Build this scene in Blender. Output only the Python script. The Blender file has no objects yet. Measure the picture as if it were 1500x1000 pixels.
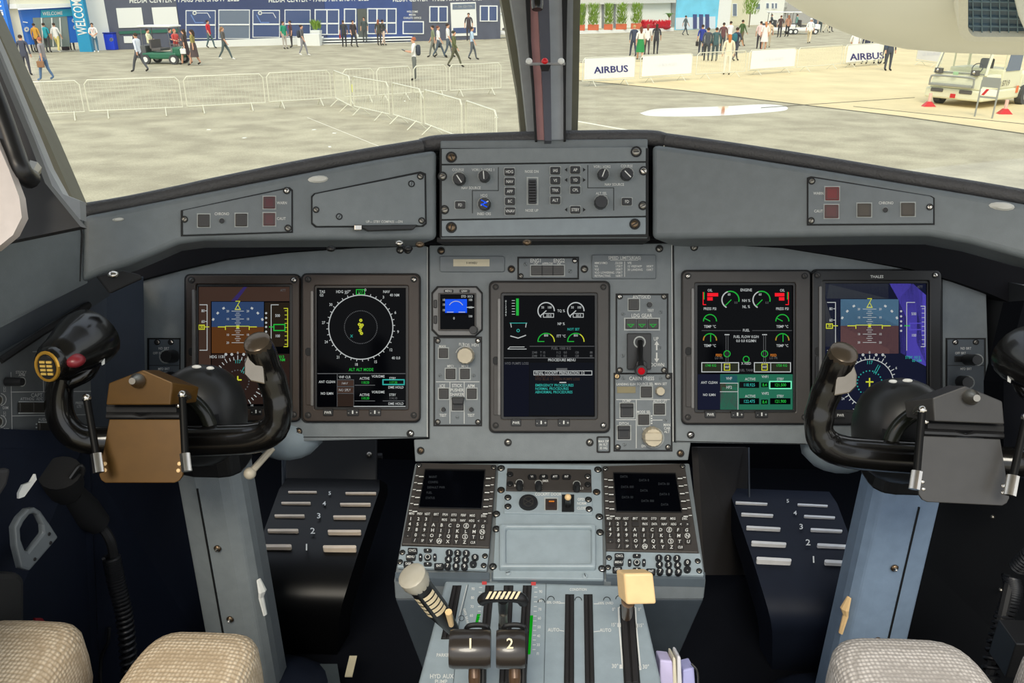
import bpy, bmesh, math, random
from mathutils import Vector as V, Matrix
from math import sin, cos, pi, radians, atan2, sqrt
random.seed(7)
S = bpy.context.scene
# ---------------------------------------------------------------- camera, sky, sun, exposure
F = 1200.0                      # focal length in pixels of the 1500-pixel frame
CAM = V((0, 0, 3.4))            # eye height above the apron
PITCH, YAW = radians(23), radians(2.6)
fw = V((-sin(YAW)*cos(PITCH), cos(YAW)*cos(PITCH), -sin(PITCH)))
rt = V((cos(YAW), sin(YAW), 0))
up = rt.cross(fw)
cd = bpy.data.cameras.new('camera'); cam = bpy.data.objects.new('camera', cd); S.collection.objects.link(cam)
cam.matrix_world = Matrix((( rt.x, up.x, -fw.x, CAM.x), (rt.y, up.y, -fw.y, CAM.y), (rt.z, up.z, -fw.z, CAM.z), (0, 0, 0, 1)))
cd.sensor_width = 36; cd.lens = 36*F/1500; cd.clip_start = 0.02; cd.clip_end = 500
S.camera = cam
W = bpy.data.worlds.new('sky'); S.world = W; W.use_nodes = True
nt = W.node_tree; bg = nt.nodes['Background']
tc = nt.nodes.new('ShaderNodeTexCoord'); sp = nt.nodes.new('ShaderNodeSeparateXYZ'); cr = nt.nodes.new('ShaderNodeValToRGB')
nt.links.new(tc.outputs['Generated'], sp.inputs[0]); nt.links.new(sp.outputs['Z'], cr.inputs[0]); nt.links.new(cr.outputs[0], bg.inputs[0])
cr.color_ramp.elements[0].position = 0.0; cr.color_ramp.elements[0].color = (0.97, 0.97, 0.93, 1)
cr.color_ramp.elements[1].position = 0.9; cr.color_ramp.elements[1].color = (0.74, 0.84, 1.0, 1)
bg.inputs[1].default_value = 1.35
sd = bpy.data.lights.new('sun', 'SUN'); sd.energy = 2.3; sd.angle = radians(22); sd.color = (1, .93, .78)
so = bpy.data.objects.new('sun', sd); S.collection.objects.link(so); so.rotation_euler = (radians(42), radians(-10), radians(6)); so.location = (0, -4, 12)
ld = bpy.data.lights.new('warm_fill_light', 'AREA'); ld.energy = 1.5; ld.size = .35; ld.color = (1, .62, .28)  # added warm fill light, out of view, tints the left side orange
lo = bpy.data.objects.new('warm_fill_light', ld); S.collection.objects.link(lo); lo.location = (-.75, -.25, 3.95)
lo.rotation_euler = (V((-.35, .9, 2.9))-lo.location).to_track_quat('-Z', 'Y').to_euler()
S.view_settings.view_transform = 'Standard'; S.view_settings.look = 'None'
S.view_settings.gamma = 1; S.view_settings.exposure = 0.0; S.view_settings.use_curve_mapping = False

# ---------------------------------------------------------------- helpers
def ray(px, py): return fw + rt*((px-750)/F) + up*((500-py)/F)
def at(px, py, D): return CAM + ray(px, py)*D           # the point D metres deep that is seen at this pixel
def gnd(px, py, z=0.0):                                  # the point at height z seen at this pixel
    r = ray(px, py); return CAM + r*((z-CAM.z)/r.z)
def mir(p): return V((-p.x, p.y, p.z))
class Pl:
    """A real plane in the cockpit or outside: origin, x, y, normal."""
    def __init__(s, o, X, Y):
        s.o = V(o); s.X = V(X).normalized(); Y = V(Y); s.Y = (Y - s.X*Y.dot(s.X)).normalized(); s.N = s.X.cross(s.Y)
    def uv(s, px, py, h=0.0):
        r = ray(px, py); p = CAM + r*((s.o + s.N*h - CAM).dot(s.N)/r.dot(s.N)) - s.o
        return p.dot(s.X), p.dot(s.Y)
    def w(s, u, v, h=0.0): return s.o + s.X*u + s.Y*v + s.N*h
    def pt(s, px, py, h=0.0): u, v = s.uv(px, py, h); return s.w(u, v, h)
    def scale(s, px, py): a = s.pt(px, py); return (s.pt(px+1, py)-a).length
def tilt(o, a, t):
    a, t = radians(a), radians(t); R = Matrix.Rotation(a, 3, 'Z')
    return Pl(o, R @ V((1, 0, 0)), R @ V((0, sin(t), cos(t))))
def lin(c):
    return tuple(((x/255)/12.92 if x/255 <= .04045 else ((x/255+.055)/1.055)**2.4) for x in c)
MATS = {}
def M(name, rgb=None, rough=.5, metal=0, var=.06, scale=60, bump=0, emit=0, alpha=1, trans=0, coat=0, bscale=None, spec=None):
    if name in MATS: return MATS[name]
    m = bpy.data.materials.new(name); m.use_nodes = True; MATS[name] = m
    t = m.node_tree; b = t.nodes['Principled BSDF']; c = lin(rgb)
    b.inputs['Roughness'].default_value = rough; b.inputs['Metallic'].default_value = metal
    b.inputs['Coat Weight'].default_value = coat
    if spec is not None: b.inputs['Specular IOR Level'].default_value = spec
    if trans: b.inputs['Transmission Weight'].default_value = trans
    if emit:
        b.inputs['Emission Color'].default_value = (*c, 1); b.inputs['Emission Strength'].default_value = emit
        b.inputs['Base Color'].default_value = (*[x*.15 for x in c], 1); b.inputs['Specular IOR Level'].default_value = .04; return m
    g = t.nodes.new('ShaderNodeTexCoord'); n = t.nodes.new('ShaderNodeTexNoise'); n.inputs['Scale'].default_value = scale
    n.inputs['Detail'].default_value = 4
    t.links.new(g.outputs['Object'], n.inputs['Vector'])
    r = t.nodes.new('ShaderNodeValToRGB'); r.color_ramp.elements[0].position = .3; r.color_ramp.elements[1].position = .7
    r.color_ramp.elements[0].color = (*[x*(1-var) for x in c], 1); r.color_ramp.elements[1].color = (*[min(1, x*(1+var)) for x in c], 1)
    t.links.new(n.outputs['Fac'], r.inputs[0]); t.links.new(r.outputs[0], b.inputs['Base Color'])
    if bump:
        n2 = t.nodes.new('ShaderNodeTexNoise'); n2.inputs['Scale'].default_value = bscale or 900
        t.links.new(g.outputs['Object'], n2.inputs['Vector'])
        bp = t.nodes.new('ShaderNodeBump'); bp.inputs['Strength'].default_value = bump; bp.inputs['Distance'].default_value = .001
        t.links.new(n2.outputs['Fac'], bp.inputs['Height']); t.links.new(bp.outputs[0], b.inputs['Normal'])
    return m
grey = M('grey_paint', (128, 135, 138), .5, bump=.25)
greyd = M('grey_panel', (118, 125, 129), .5, bump=.2)
greyl = M('pale_grey_paint', (150, 163, 170), .45, bump=.15)
hood = M('hood_paint', (118, 125, 128), .45, bump=.25)
blk = M('black_plastic', (28, 28, 29), .35)
blkm = M('matt_black', (17, 17, 19), .7)
gloss = M('gloss_black', (15, 14, 13), .2, coat=.25)
bezel = M('bezel_plastic', (62, 58, 55), .42, bump=.1)
bezw = M('bezel_warm_reflection', (56, 45, 38), .42, bump=.1)  # bezel plastic with the left side's warm reflection put into its colour
scr = M('screen_glass', (4, 5, 9), .12, var=.02, spec=.06)
navy = M('navy_lining', (22, 28, 42), .6, spec=.2)
navyd = M('dark_lining', (10, 12, 18), .8, spec=.1)
leather = M('padded_vinyl', (74, 73, 74), .5, bump=1.0, bscale=350)
chrome = M('bright_steel', (205, 200, 192), .22, 1)
steel = M('dull_steel', (150, 146, 138), .38, 1)
brass = M('bronze_fitting', (120, 102, 82), .35, .9)
ivory = M('ivory_knob', (206, 194, 168), .4)
wht = M('white_print', (225, 226, 222), .6, var=.01)
blkp = M('black_print', (12, 14, 16), .6, var=.01)
cream = M('cream_plastic', (238, 202, 148), .4)
korry = M('dim_legend', (62, 58, 52), .3)
shade_backing = M('shade_and_backing', (20, 20, 24), .8, spec=.15)  # dark tone for the painted hood shade and the backing boards
white = M('white_paint', (235, 236, 232), .5)
paper = M('paper', (230, 228, 235), .7)

ROOT = {}
class MB:
    def __init__(s): s.v = []; s.f = []; s.m = []; s.mats = []
    def mi(s, m):
        if m not in s.mats: s.mats.append(m)
        return s.mats.index(m)
    def add(s, vs, fs, m):
        o = len(s.v); s.v += [V(p) for p in vs]; k = s.mi(m)
        for f in fs: s.f.append([o+i for i in f]); s.m.append(k)
        return s
    def loft(s, rings, m, caps=True, closed=True):
        n = len(rings[0]); fs = []
        for i in range(len(rings)-1):
            for j in range(n if closed else n-1):
                k = (j+1) % n; fs.append((i*n+j, i*n+k, (i+1)*n+k, (i+1)*n+j))
        if caps: fs += [tuple(range(n)), tuple((len(rings)-1)*n+j for j in range(n))]
        return s.add([p for r in rings for p in r], fs, m)
    def prism(s, pl, pts, h0, h1, m):        # pts in pixels, seen at height h1; solid from h0 to h1
        q = [pl.uv(x, y, h1) for x, y in pts]
        return s.loft([[pl.w(u, v, h0) for u, v in q], [pl.w(u, v, h1) for u, v in q]], m)
    def ring(s, pl, outer, inner, h0, h1, m):
        q = [pl.uv(x, y, h1) for x, y in outer]; i = [pl.uv(x, y, h1) for x, y in inner]
        R = [[pl.w(u, v, h0) for u, v in q], [pl.w(u, v, h1) for u, v in q], [pl.w(u, v, h1) for u, v in i], [pl.w(u, v, h0) for u, v in i]]
        R.append(R[0]); return s.loft(R, m, caps=False)
    def disc(s, pl, px, py, R, h0, h1, m, R1=None, n=16):       # R in metres
        u, v = pl.uv(px, py, h1); R1 = R if R1 is None else R1
        c = lambda r, h: [pl.w(u+r*cos(2*pi*i/n), v+r*sin(2*pi*i/n), h) for i in range(n)]
        return s.loft([c(R, h0), c(R1, h1)], m)
    def dome(s, pl, px, py, R, h0, h, m, n=14):
        u, v = pl.uv(px, py, h0+h)
        rr = [[pl.w(u+R*cos(a)*cos(2*pi*i/n), v+R*cos(a)*sin(2*pi*i/n), h0+h*sin(a)) for i in range(n)] for a in (0, .5, 1.0, 1.4)]
        return s.loft(rr, m)
    def tube(s, pts, rad, m, n=10, caps=True, flat=1.0):
        pts = [V(p) for p in pts]; rad = rad if isinstance(rad, (list, tuple)) else [rad]*len(pts)
        t0 = (pts[1]-pts[0]).normalized(); a = t0.orthogonal().normalized(); rings = []
        for i, p in enumerate(pts):
            t = ((pts[min(i+1, len(pts)-1)]-p).normalized() + (p-pts[max(i-1, 0)]).normalized()).normalized()
            a = (a - t*a.dot(t)).normalized(); b = t.cross(a)
            rings.append([p + a*rad[i]*cos(2*pi*j/n) + b*rad[i]*flat*sin(2*pi*j/n) for j in range(n)])
        return s.loft(rings, m, caps)
    def box(s, c, size, m, R=None):
        c = V(c); R = R or Matrix.Identity(3); x, y, z = [k/2 for k in size]
        vs = [c + R @ V((i*x, j*y, k*z)) for k in (-1, 1) for i, j in ((-1, -1), (1, -1), (1, 1), (-1, 1))]
        return s.add(vs, [(0, 1, 2, 3), (4, 5, 6, 7), (0, 1, 5, 4), (1, 2, 6, 5), (2, 3, 7, 6), (3, 0, 4, 7)], m)
    def ell(s, c, r, m, R=None, n=14, k=8, e=1.0):
        c = V(c); R = R or Matrix.Identity(3); rings = []
        pw = lambda x: math.copysign(abs(x)**e, x)
        for i in range(k+1):
            a = -pi/2 + pi*(i+.02 if i == 0 else (i-.02 if i == k else i))/k
            rings.append([c + R @ V((r[0]*pw(cos(a))*pw(cos(2*pi*j/n)), r[1]*pw(cos(a))*pw(sin(2*pi*j/n)), r[2]*pw(sin(a)))) for j in range(n)])
        return s.loft(rings, m)
    def mirror(s): s.v = [mir(p) for p in s.v]; return s
def link(o): S.collection.objects.link(o); return o
def build(name, mb, parent=None, bevel=0, smooth=False, seg=2, keep=False, sub=0, mirror=False):
    if mirror: mb.mirror()
    me = bpy.data.meshes.new(name)
    if parent: off = ROOT[parent]
    else:
        xs = [p.x for p in mb.v]; ys = [p.y for p in mb.v]; zs = [p.z for p in mb.v]
        off = V(((min(xs)+max(xs))/2, (min(ys)+max(ys))/2, min(zs)))
    me.from_pydata([tuple(p-off) for p in mb.v], [], mb.f)
    for m in mb.mats: me.materials.append(m)
    me.polygons.foreach_set('material_index', mb.m)
    if not keep:
        bm = bmesh.new(); bm.from_mesh(me); bmesh.ops.recalc_face_normals(bm, faces=bm.faces); bm.to_mesh(me); bm.free()
    me.update()
    if smooth:
        me.polygons.foreach_set('use_smooth', [True]*len(me.polygons))
        if not sub: me.set_sharp_from_angle(angle=radians(42))
    o = link(bpy.data.objects.new(name, me))
    ROOT[o] = off
    if parent: o.parent = parent
    else: o.location = off
    if bevel:
        b = o.modifiers.new('bevel', 'BEVEL'); b.width = bevel; b.segments = seg; b.limit_method = 'ANGLE'; b.angle_limit = radians(35)
    if sub: k = o.modifiers.new('sub', 'SUBSURF'); k.levels = k.render_levels = sub
    return o
def thing(name, label, cat, loc, group=None):
    o = link(bpy.data.objects.new(name, None)); o.location = loc; o.empty_display_size = .02; ROOT[o] = V(loc)
    o['label'] = label; o['category'] = cat
    if group: o['group'] = group
    return o
def tag(o, label, cat, group=None):
    o['label'] = label; o['category'] = cat
    if group: o['group'] = group
    return o
def st(o): o['kind'] = 'structure'; return o
def stuff(o): o['kind'] = 'stuff'; return o
def rr(x0, y0, x1, y1, r, n=4):
    out = []
    for cx, cy, a in ((x1-r, y0+r, -90), (x1-r, y1-r, 0), (x0+r, y1-r, 90), (x0+r, y0+r, 180)):
        for i in range(n+1):
            t = radians(a + 90*i/n); out.append((cx+r*cos(t), cy+r*sin(t)))
    return out
def quad(a, b, c, d): return [a, b, c, d]
def lerp2(q, s, t):                              # bilinear in a pixel quad given as tl, tr, br, bl
    (a, b, c, d) = q
    return tuple((a[i]*(1-s)+b[i]*s)*(1-t)+(d[i]*(1-s)+c[i]*s)*t for i in (0, 1))
def path(pts, n=6):                              # Catmull-Rom
    P = [V(p) for p in pts]; P = [P[0]*2-P[1]]+P+[P[-1]*2-P[-2]]; out = []
    for i in range(1, len(P)-2):
        for k in range(n):
            t = k/n; a, b, c, d = P[i-1:i+3]
            out.append(.5*((2*b)+(c-a)*t+(2*a-5*b+4*c-d)*t*t+(3*b-a-3*c+d)*t**3))
    return out+[P[-2]]

# glyphs of Blender's built-in font, taken once as flat meshes
GL = {}
def load_glyphs(chars):
    col = bpy.data.collections.new('glyph_tmp'); S.collection.children.link(col); obs = []
    def mk(txt):
        c = bpy.data.curves.new('g', 'FONT'); c.body = txt; c.resolution_u = 2; c.fill_mode = 'BOTH' if False else 'FRONT'; c.offset = .012
        o = bpy.data.objects.new('g', c); col.objects.link(o); return o
    base = mk('I')
    for ch in chars: obs.append((ch, mk(ch), mk(ch+'I')))
    dg = bpy.context.evaluated_depsgraph_get()
    def grab(o):
        e = o.evaluated_get(dg); me = e.to_mesh(); vs = [(v.co.x, v.co.y) for v in me.vertices]; fs = [tuple(p.vertices) for p in me.polygons]; e.to_mesh_clear(); return vs, fs
    bx = max(x for x, y in grab(base)[0]); 
    cap = max(y for x, y in grab(base)[0])
    for ch, a, b in obs:
        vs, fs = grab(a); w = max(x for x, y in grab(b)[0]) - bx
        GL[ch] = ([(x/cap, y/cap) for x, y in vs], fs, w/cap)
    GL[' '] = ([], [], .5)
    for o in list(col.objects):
        d = o.data; bpy.data.objects.remove(o); bpy.data.curves.remove(d)
    bpy.data.collections.remove(col)
load_glyphs("ABCDEFGHIJKLMNOPQRSTUVWXYZ0123456789-./°+*<>=:()|%,")
class Print:
    """Flat print or screen symbols lying on a plane."""
    def __init__(s, pl, h): s.pl = pl; s.h = h; s.mb = MB()
    def poly(s, pts, m): s.mb.add([s.pl.pt(x, y, s.h) for x, y in pts], [tuple(range(len(pts)))], m)
    def rect(s, x0, y0, x1, y1, m): s.poly([(x0, y0), (x1, y0), (x1, y1), (x0, y1)], m)
    def line(s, pts, w, m, close=False):
        pts = list(pts); 
        if close: pts.append(pts[0])
        for (a, b), (c, d) in zip(pts, pts[1:]):
            L = math.hypot(c-a, d-b) or 1; nx, ny = -(d-b)/L*w/2, (c-a)/L*w/2; ex, ey = (c-a)/L*w/3, (d-b)/L*w/3
            s.poly([(a+nx-ex, b+ny-ey), (c+nx+ex, d+ny+ey), (c-nx+ex, d-ny+ey), (a-nx-ex, b-ny-ey)], m)
    def box(s, x0, y0, x1, y1, w, m): s.line([(x0, y0), (x1, y0), (x1, y1), (x0, y1)], w, m, True)
    def arc(s, cx, cy, r, a0, a1, w, m, n=24, ry=None):
        ry = ry or r; s.line([(cx+r*cos(radians(a0+(a1-a0)*i/n)), cy+ry*sin(radians(a0+(a1-a0)*i/n))) for i in range(n+1)], w, m)
    def text(s, t, px, py, size, m, al='C', sx=1.0, rot=0, shear=0):
        if size < 6.5 and len(t) > 1: sx *= .84
        wd = sum(GL[c][2] for c in t)*size*sx; x = px - (wd/2 if al == 'C' else (wd if al == 'R' else 0)); x -= px; ca, sa = cos(radians(rot)), sin(radians(rot))
        for c in t:
            vs, fs, w = GL[c]
            if fs:
                P = []
                for gx, gy in vs:
                    dx = x+gx*size*sx+gy*size*shear; dy = -(gy-.5)*size
                    P.append(s.pl.pt(px+dx*ca-dy*sa, py+dx*sa+dy*ca, s.h))
                s.mb.add(P, fs, m)
            x += w*size*sx
    def out(s, name, parent): return stuff(build(name, s.mb, parent, keep=True)) if s.mb.v else None

E_ = lambda n, c, e=.9: M('lit_'+n, c, emit=e)
eW = E_('white', (210, 215, 215), .6); eG = E_('green', (40, 200, 70), .6); eY = E_('yellow', (215, 220, 60), .7); eC = E_('cyan', (60, 200, 190), .5)
eR = E_('red', (235, 25, 40), 1); eSky = E_('sky', (48, 70, 108), .75); eGr = E_('earth', (92, 56, 28), .75); eB = E_('blue', (20, 80, 230), 1); eDG = E_('panel_teal', (38, 108, 84), .8)
eSk2 = E_('sky_pale', (78, 112, 138), .8); eGr2 = E_('earth_pale', (100, 72, 72), .8); eVi = E_('violet', (86, 76, 190), .8); eDim = E_('dim_grey', (110, 112, 115), .5); eBr = E_('brown', (70, 52, 44), .7)
eN = E_('deep_navy', (22, 26, 48), .7); eGl = E_('haze_grey', (72, 74, 76), .7); eO = E_('orange', (220, 130, 50), .7); eTe = E_('teal', (40, 90, 100), .7)

# ---------------------------------------------------------------- planes of the cockpit
PM = tilt(at(805, 500, 1.2), 0, 23)          # main instrument panel
PG = tilt(at(797, 345, 1.11), 0, 20)         # centre of the glareshield face
_l = PG.pt(643, 285); PGL = tilt(_l, 24, 20)
_r = PG.pt(952, 285); PGR = tilt(_r, -24, 20)
PC = tilt(at(805, 678, 1.185), 0, 74)        # forward pedestal with the keypads
_q = PC.pt(805, 852); PQ = tilt(at(805, 852, 1.035), 0, 86)
ZF = CAM.z - .98                              # cockpit floor
def screw(pl, px, py, rpx, parent, h=0.0, m=None, dark=True, name='screw'):
    R = rpx*pl.scale(px, py); mb = MB()
    if dark: mb.disc(pl, px, py, R*1.35, h, h+.0012, blkp)
    mb.dome(pl, px, py, R, h+.0008, R*.35, m or steel, n=12)
    u, v = pl.uv(px, py, h+.001+R*.35); a = random.random()*3
    d = V((cos(a), sin(a))); e = V((-sin(a), cos(a)))
    q = [(u, v)]; mb.add([pl.w(u+d.x*R*.7*i+e.x*R*.12*j, v+d.y*R*.7*i+e.y*R*.12*j, h+.0012+R*.35) for i, j in ((-1, -1), (1, -1), (1, 1), (-1, 1))], [(0, 1, 2, 3)], blkp)
    return build(name, mb, parent, smooth=True)
def key(pl, pts, h0, h1, m, parent, name='button', bev=.0008):
    mb = MB(); mb.prism(pl, pts, h0, h1, m); return build(name, mb, parent, bevel=bev)
def R4(x0, y0, x1, y1): return [(x0, y0), (x1, y0), (x1, y1), (x0, y1)]
# ================================================================ COCKPIT STRUCTURE
def slab(name, pts, m, th=V((0, 0, -.02)), **k):
    mb = MB(); mb.loft([pts, [p+th for p in pts]], m); return st(build(name, mb, **k))
# floor of the flight deck, walls of the footwells
mb = MB(); mb.box((0, .75, ZF-.02), (2.6, 2.3, .04), navyd); st(build('floor', mb))
mb = MB(); mb.box((0, 1.62, ZF+.24), (2.3, .03, .48), navyd); st(build('wall_front', mb))
for sg, nm in ((-1, 'left'), (1, 'right')):
    mb = MB(); mb.box((sg*.98, .80, ZF+.22), (.03, 1.6, .44), navy); st(build('wall_'+nm, mb))
# ---- main instrument panel
ip = thing('instrument_panel', 'wide grey instrument panel carrying the five large displays, below the glareshield', 'instrument panel', PM.pt(805, 650))
mb = MB()
mb.prism(PM, [(205, 412), (265, 396), (330, 381), (420, 370), (520, 363), (625, 360), (627, 641), (240, 652), (212, 560)], -.02, 0, grey)
build('left_panel', mb, ip, bevel=.0015)
mb = MB()
mb.prism(PM, [(629, 359), (984, 356), (987, 648), (1012, 648), (1008, 674), (608, 676), (606, 644), (629, 643)], -.02, .0, grey)
build('centre_panel', mb, ip, bevel=.0015)
mb = MB()
mb.prism(PM, [(987, 356), (1060, 357), (1150, 362), (1250, 378), (1330, 393), (1400, 412), (1445, 428), (1452, 655), (990, 648)], -.02, 0, grey)
build('right_panel', mb, ip, bevel=.0015)
mb = MB(); mb.prism(PM, [(120, 345), (300, 310), (640, 250), (950, 245), (1300, 300), (1500, 335), (1500, 640), (120, 645)], -.06, -.021, shade_backing); build('backing_board', mb, ip)
# outboard facets at the two ends
for sg in (0, 1):
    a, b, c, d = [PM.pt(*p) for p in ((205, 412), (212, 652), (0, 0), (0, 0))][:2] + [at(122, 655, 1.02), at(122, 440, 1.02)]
    mb = MB(); mb.loft([[a, b, c, d], [p+V((-.01, .02, 0)) for p in (a, b, c, d)]], M('shaded_panel', (64, 72, 82), .5));  # darker panel grey, shade of the outboard end put into the colour
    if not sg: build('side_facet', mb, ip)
p = Print(PM, .0006)
p.line([(628, 362), (628, 640)], 1.6, blkp); p.line([(986, 358), (988, 646)], 1.6, blkp); p.line([(984, 358), (986, 646)], 1.2, wht); p.line([(626, 362), (626, 640)], .9, wht)
p.line([(428, 640), (626, 640)], 1.2, blkp); p.line([(990, 646), (1180, 650)], 1.2, blkp)
p.out('seam', ip)
for x, y in ((601, 635), (1012, 637)): screw(PM, x, y, 4.2, ip, m=chrome)
for x, y in ((744, 648), (864, 648), (997, 664), (616, 660), (646, 367), (966, 364), (749, 394), (856, 394), (586, 366), (597, 366), (1017, 362), (437, 632)):
    screw(PM, x, y, 4.2, ip, m=brass if random.random() < .2 else steel)
# belly of the panel between the knees
for sg in (0, 1):
    mb = MB(); c = PM.pt(418, 648, -.02)
    mb.ell(c+V((-.045 if sg else 0, .02, .005)), (.055, .05, .038), greyl)
    build('knee_bulge', mb, ip, smooth=True, mirror=sg)
mb = MB(); mb.tube([at(399, 656, 1.0), at(368, 691, .98)], .0042, M('lever_ivory', (190, 180, 160), .4), 8); mb.ell(at(366, 693, .98), (.0075, .0075, .0075), M('lever_ivory'))
build('adjustment_lever', mb, ip, smooth=True)

# ---- display units
def display(name, q, s, bm, label, group='portrait display units', brand=True, notch=True):
    """q = outer pixel rect, s = screen pixel rect"""
    x0, y0, x1, y1 = q; t = thing(name, label, 'display', PM.pt((x0+x1)/2, y1, .012), group)
    mb = MB(); mb.ring(PM, rr(x0, y0, x1, y1, 7), rr(s[0]-4, s[1]-4, s[2]+4, s[3]+4, 3), 0, .014, bm); build('bezel', mb, t, bevel=.0016)
    mb = MB(); mb.ring(PM, rr(x0-2, y0-2, x1+2, y1+2, 8), rr(x0+3, y0+3, x1-3, y1-3, 6), 0, .0035, blkp); build('gasket', mb, t)
    mb = MB(); mb.ring(PM, rr(s[0]-6, s[1]-5, s[2]+5, s[3]+5, 3), rr(s[0], s[1], s[2], s[3], 1), .004, .0105, blk); build('screen_surround', mb, t, bevel=.0008)
    mb = MB(); mb.prism(PM, R4(s[0]-3, s[1]-3, s[2]+3, s[3]+3), .003, .007, scr); build('screen', mb, t)
    mb = MB(); mb.prism(PM, rr(s[0]-9, s[1]+4, s[0]-5, s[3]-2, 1.5), .01, .0165, M('edge_strip', (120, 118, 116), .35, .3)); build('light_strip', mb, t, bevel=.0005)
    for cx, cy, mm in ((x0+8, y0+7, steel if x0 > 500 and x0 < 1100 else bezel), (x1-8, y0+7, chrome), (x0+8, y1-9, bezel), (x1-8, y1-9, chrome if x0 > 700 and x0 < 720 else bezel)):
        if x0 > 1100 and cx > x1-20 and cy < y0+20: mm = chrome
        if x0 == 1000: mm = chrome if (cx < x0+20 and cy < y0+20) else bezel
        if x0 == 718 and cy < y0+20: mm = bezel
        screw(PM, cx, cy, 3.4, t, .014, mm)
    for k, (kx, kw) in enumerate(((.155, .085), (.36, .1), (.55, .1))):
        cx = x0+(x1-x0)*(kx+kw/2+.02); w = (x1-x0)*kw/2; cy = y1-13
        mb = MB(); mb.prism(PM, rr(cx-w, cy-5, cx+w, cy+5, 1.5), .0135, .0165, blk); build('button', mb, t, bevel=.0006)
    p = Print(PM, .0172); cy = y1-13; X = lambda f: x0+(x1-x0)*f
    p.text('PWR', X(.218), cy, 4, wht)
    for f in (.43, .62): p.text('-', X(f)-6, cy, 4, wht); p.text('+', X(f)+6, cy, 4, wht); p.rect(X(f)-1, cy-3, X(f)+1, cy+2, wht)
    p.out('button_lettering', t)
    p = Print(PM, .0145); p.text('THALES', (x0+x1)/2, y0+9, 4, korry if not x0 > 1180 else wht, sx=1.15); p.out('lettering', t)
    if notch:
        ny = y0+(y1-y0)*.53
        mb = MB(); mb.prism(PM, rr(x0+4, ny-7, x0+13, ny+5, 4), .012, .0146, blkp); mb.prism(PM, rr(x0+5, ny+6, x0+13, y1-24, 2), .012, .016, bm); build('brightness_slider', mb, t, bevel=.0005)
    return t
def pfd(t, s, right):
    x0, y0, x1, y1 = s; w, h = x1-x0, y1-y0; X = lambda f: x0+w*f; Y = lambda f: y0+h*f
    p = Print(PM, .0073)
    sky, gr = (eSk2, eGr2) if right else (eSky, eGr)
    if right: p.rect(x0, y0, x1, y1, eN)
    p.rect(X(.15), Y(.125), X(.72), Y(.335), sky); p.rect(X(.15), Y(.335), X(.72), Y(.555), gr)
    if right:
        p.rect(x0, y0, X(.62), Y(.12), M('lit_slate', (62, 66, 72), emit=.7)); p.poly([(X(.63), y0), (X(.86), y0), (x1, Y(.1)), (x1, Y(.66)), (X(.74), Y(.55)), (X(.72), Y(.13))], eVi)  # violet polygon is a reflection painted onto the screen
        p.rect(x0, Y(.125), X(.14), Y(.5), eGl)
    else: p.rect(x0, y0, x1, Y(.12), eBr); p.rect(x0, Y(.12), X(.14), Y(.95), eBr); p.rect(X(.15), Y(.56), x1, Y(.98), M('lit_umber', (46, 32, 28), emit=.7)); p.rect(X(.73), Y(.13), x1, Y(.5), M('lit_soot', (40, 32, 24), emit=.7)); p.poly([(X(.36), Y(.12)), (X(.5), y0), (X(.54), y0), (X(.42), Y(.12))], M('lit_indigo', (60, 50, 120), emit=.6))
    p.h = .0076; cx = X(.435); cy = Y(.335)
    for i in range(-9, 9):
        yy = cy+i*h*.0165; 
        if i == 0: continue
        ww = w*.065 if i % 4 == 0 else (w*.03 if i % 2 == 0 else w*.018)
        p.line([(cx-ww, yy), (cx+ww, yy)], .7, eW)
        if i % 4 == 0: p.text('10' if abs(i) == 4 else '20', cx-ww-6, yy, 3.2, eW); p.text('10' if abs(i) == 4 else '20', cx+ww+6, yy, 3.2, eW)
    p.line([(X(.22), cy), (X(.3), cy), (X(.3), cy+4)], 1.3, eY); p.line([(X(.64), cy), (X(.56), cy), (X(.56), cy+4)], 1.3, eY); p.line([(X(.3), cy-1), (X(.56), cy-1)], 1, eY); p.rect(cx-2, cy-2, cx+2, cy+2, eY)
    p.line([(cx-3, Y(.12)), (cx+3, Y(.12)), (cx, Y(.15)), (cx-4, Y(.19)), (cx+4, Y(.19)), (cx, Y(.15))], 1, eY)
    for a in (-60, -45, -30, 30, 45, 60): p.arc(cx, Y(.40), w*.31, a-91, a-89, 3, eW, n=1, ry=h*.255)
    # tapes
    p.line([(X(.02), Y(.15)), (X(.1), Y(.15)), (X(.1), Y(.53)), (X(.02), Y(.53))], 1.1, eW)
    for k, nn in ((.2, '80'), (.29, '60')): p.text(nn, X(.055), Y(k), 4, eW); p.line([(X(.08), Y(k)), (X(.1), Y(k))], 1, eW)
    p.box(X(.01), Y(.32), X(.07), Y(.355), 1.3, eY); p.line([(X(.07), cy), (X(.12), cy)], 1.2, eY); p.text('30', X(.04), cy, 4, eY)
    p.line([(X(.80), Y(.15)), (X(.80), Y(.53))], 1, eW); p.line([(X(.80), Y(.15)), (X(.88), Y(.15))], 1, eW)
    for k, nn in ((.24, '500'), (.41, '100')): p.text(nn, X(.87), Y(k), 4, eW)
    p.box(X(.83), Y(.315), X(.95), Y(.365), 1.6, eG if not right else eVi); p.line([(X(.78), cy), (X(.83), cy)], 1.5, eG); p.line([(X(.94), Y(.18)), (X(.98), Y(.18)), (X(.98), Y(.5)), (X(.94), Y(.5))], 1.1, eY if not right else eW)
    for k in range(9): p.line([(X(.95), Y(.2+.035*k)), (X(.98), Y(.2+.035*k))], .8, eY if not right else eW)
    for k in (.22, .26, .30, .335, .375): p.arc(X(.745), Y(k), 1, 0, 360, 1.2, eW, n=6)
    p.text('STBY 1013', X(.86), Y(.585), 4, eG if not right else eC); p.text('00 NM', X(.9), Y(.61), 4, eG if not right else eC)
    for k in (-.13, -.065, .065, .13): p.arc(cx+k*w, Y(.565), 1.3, 0, 360, 1.6, eW, n=6)
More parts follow.
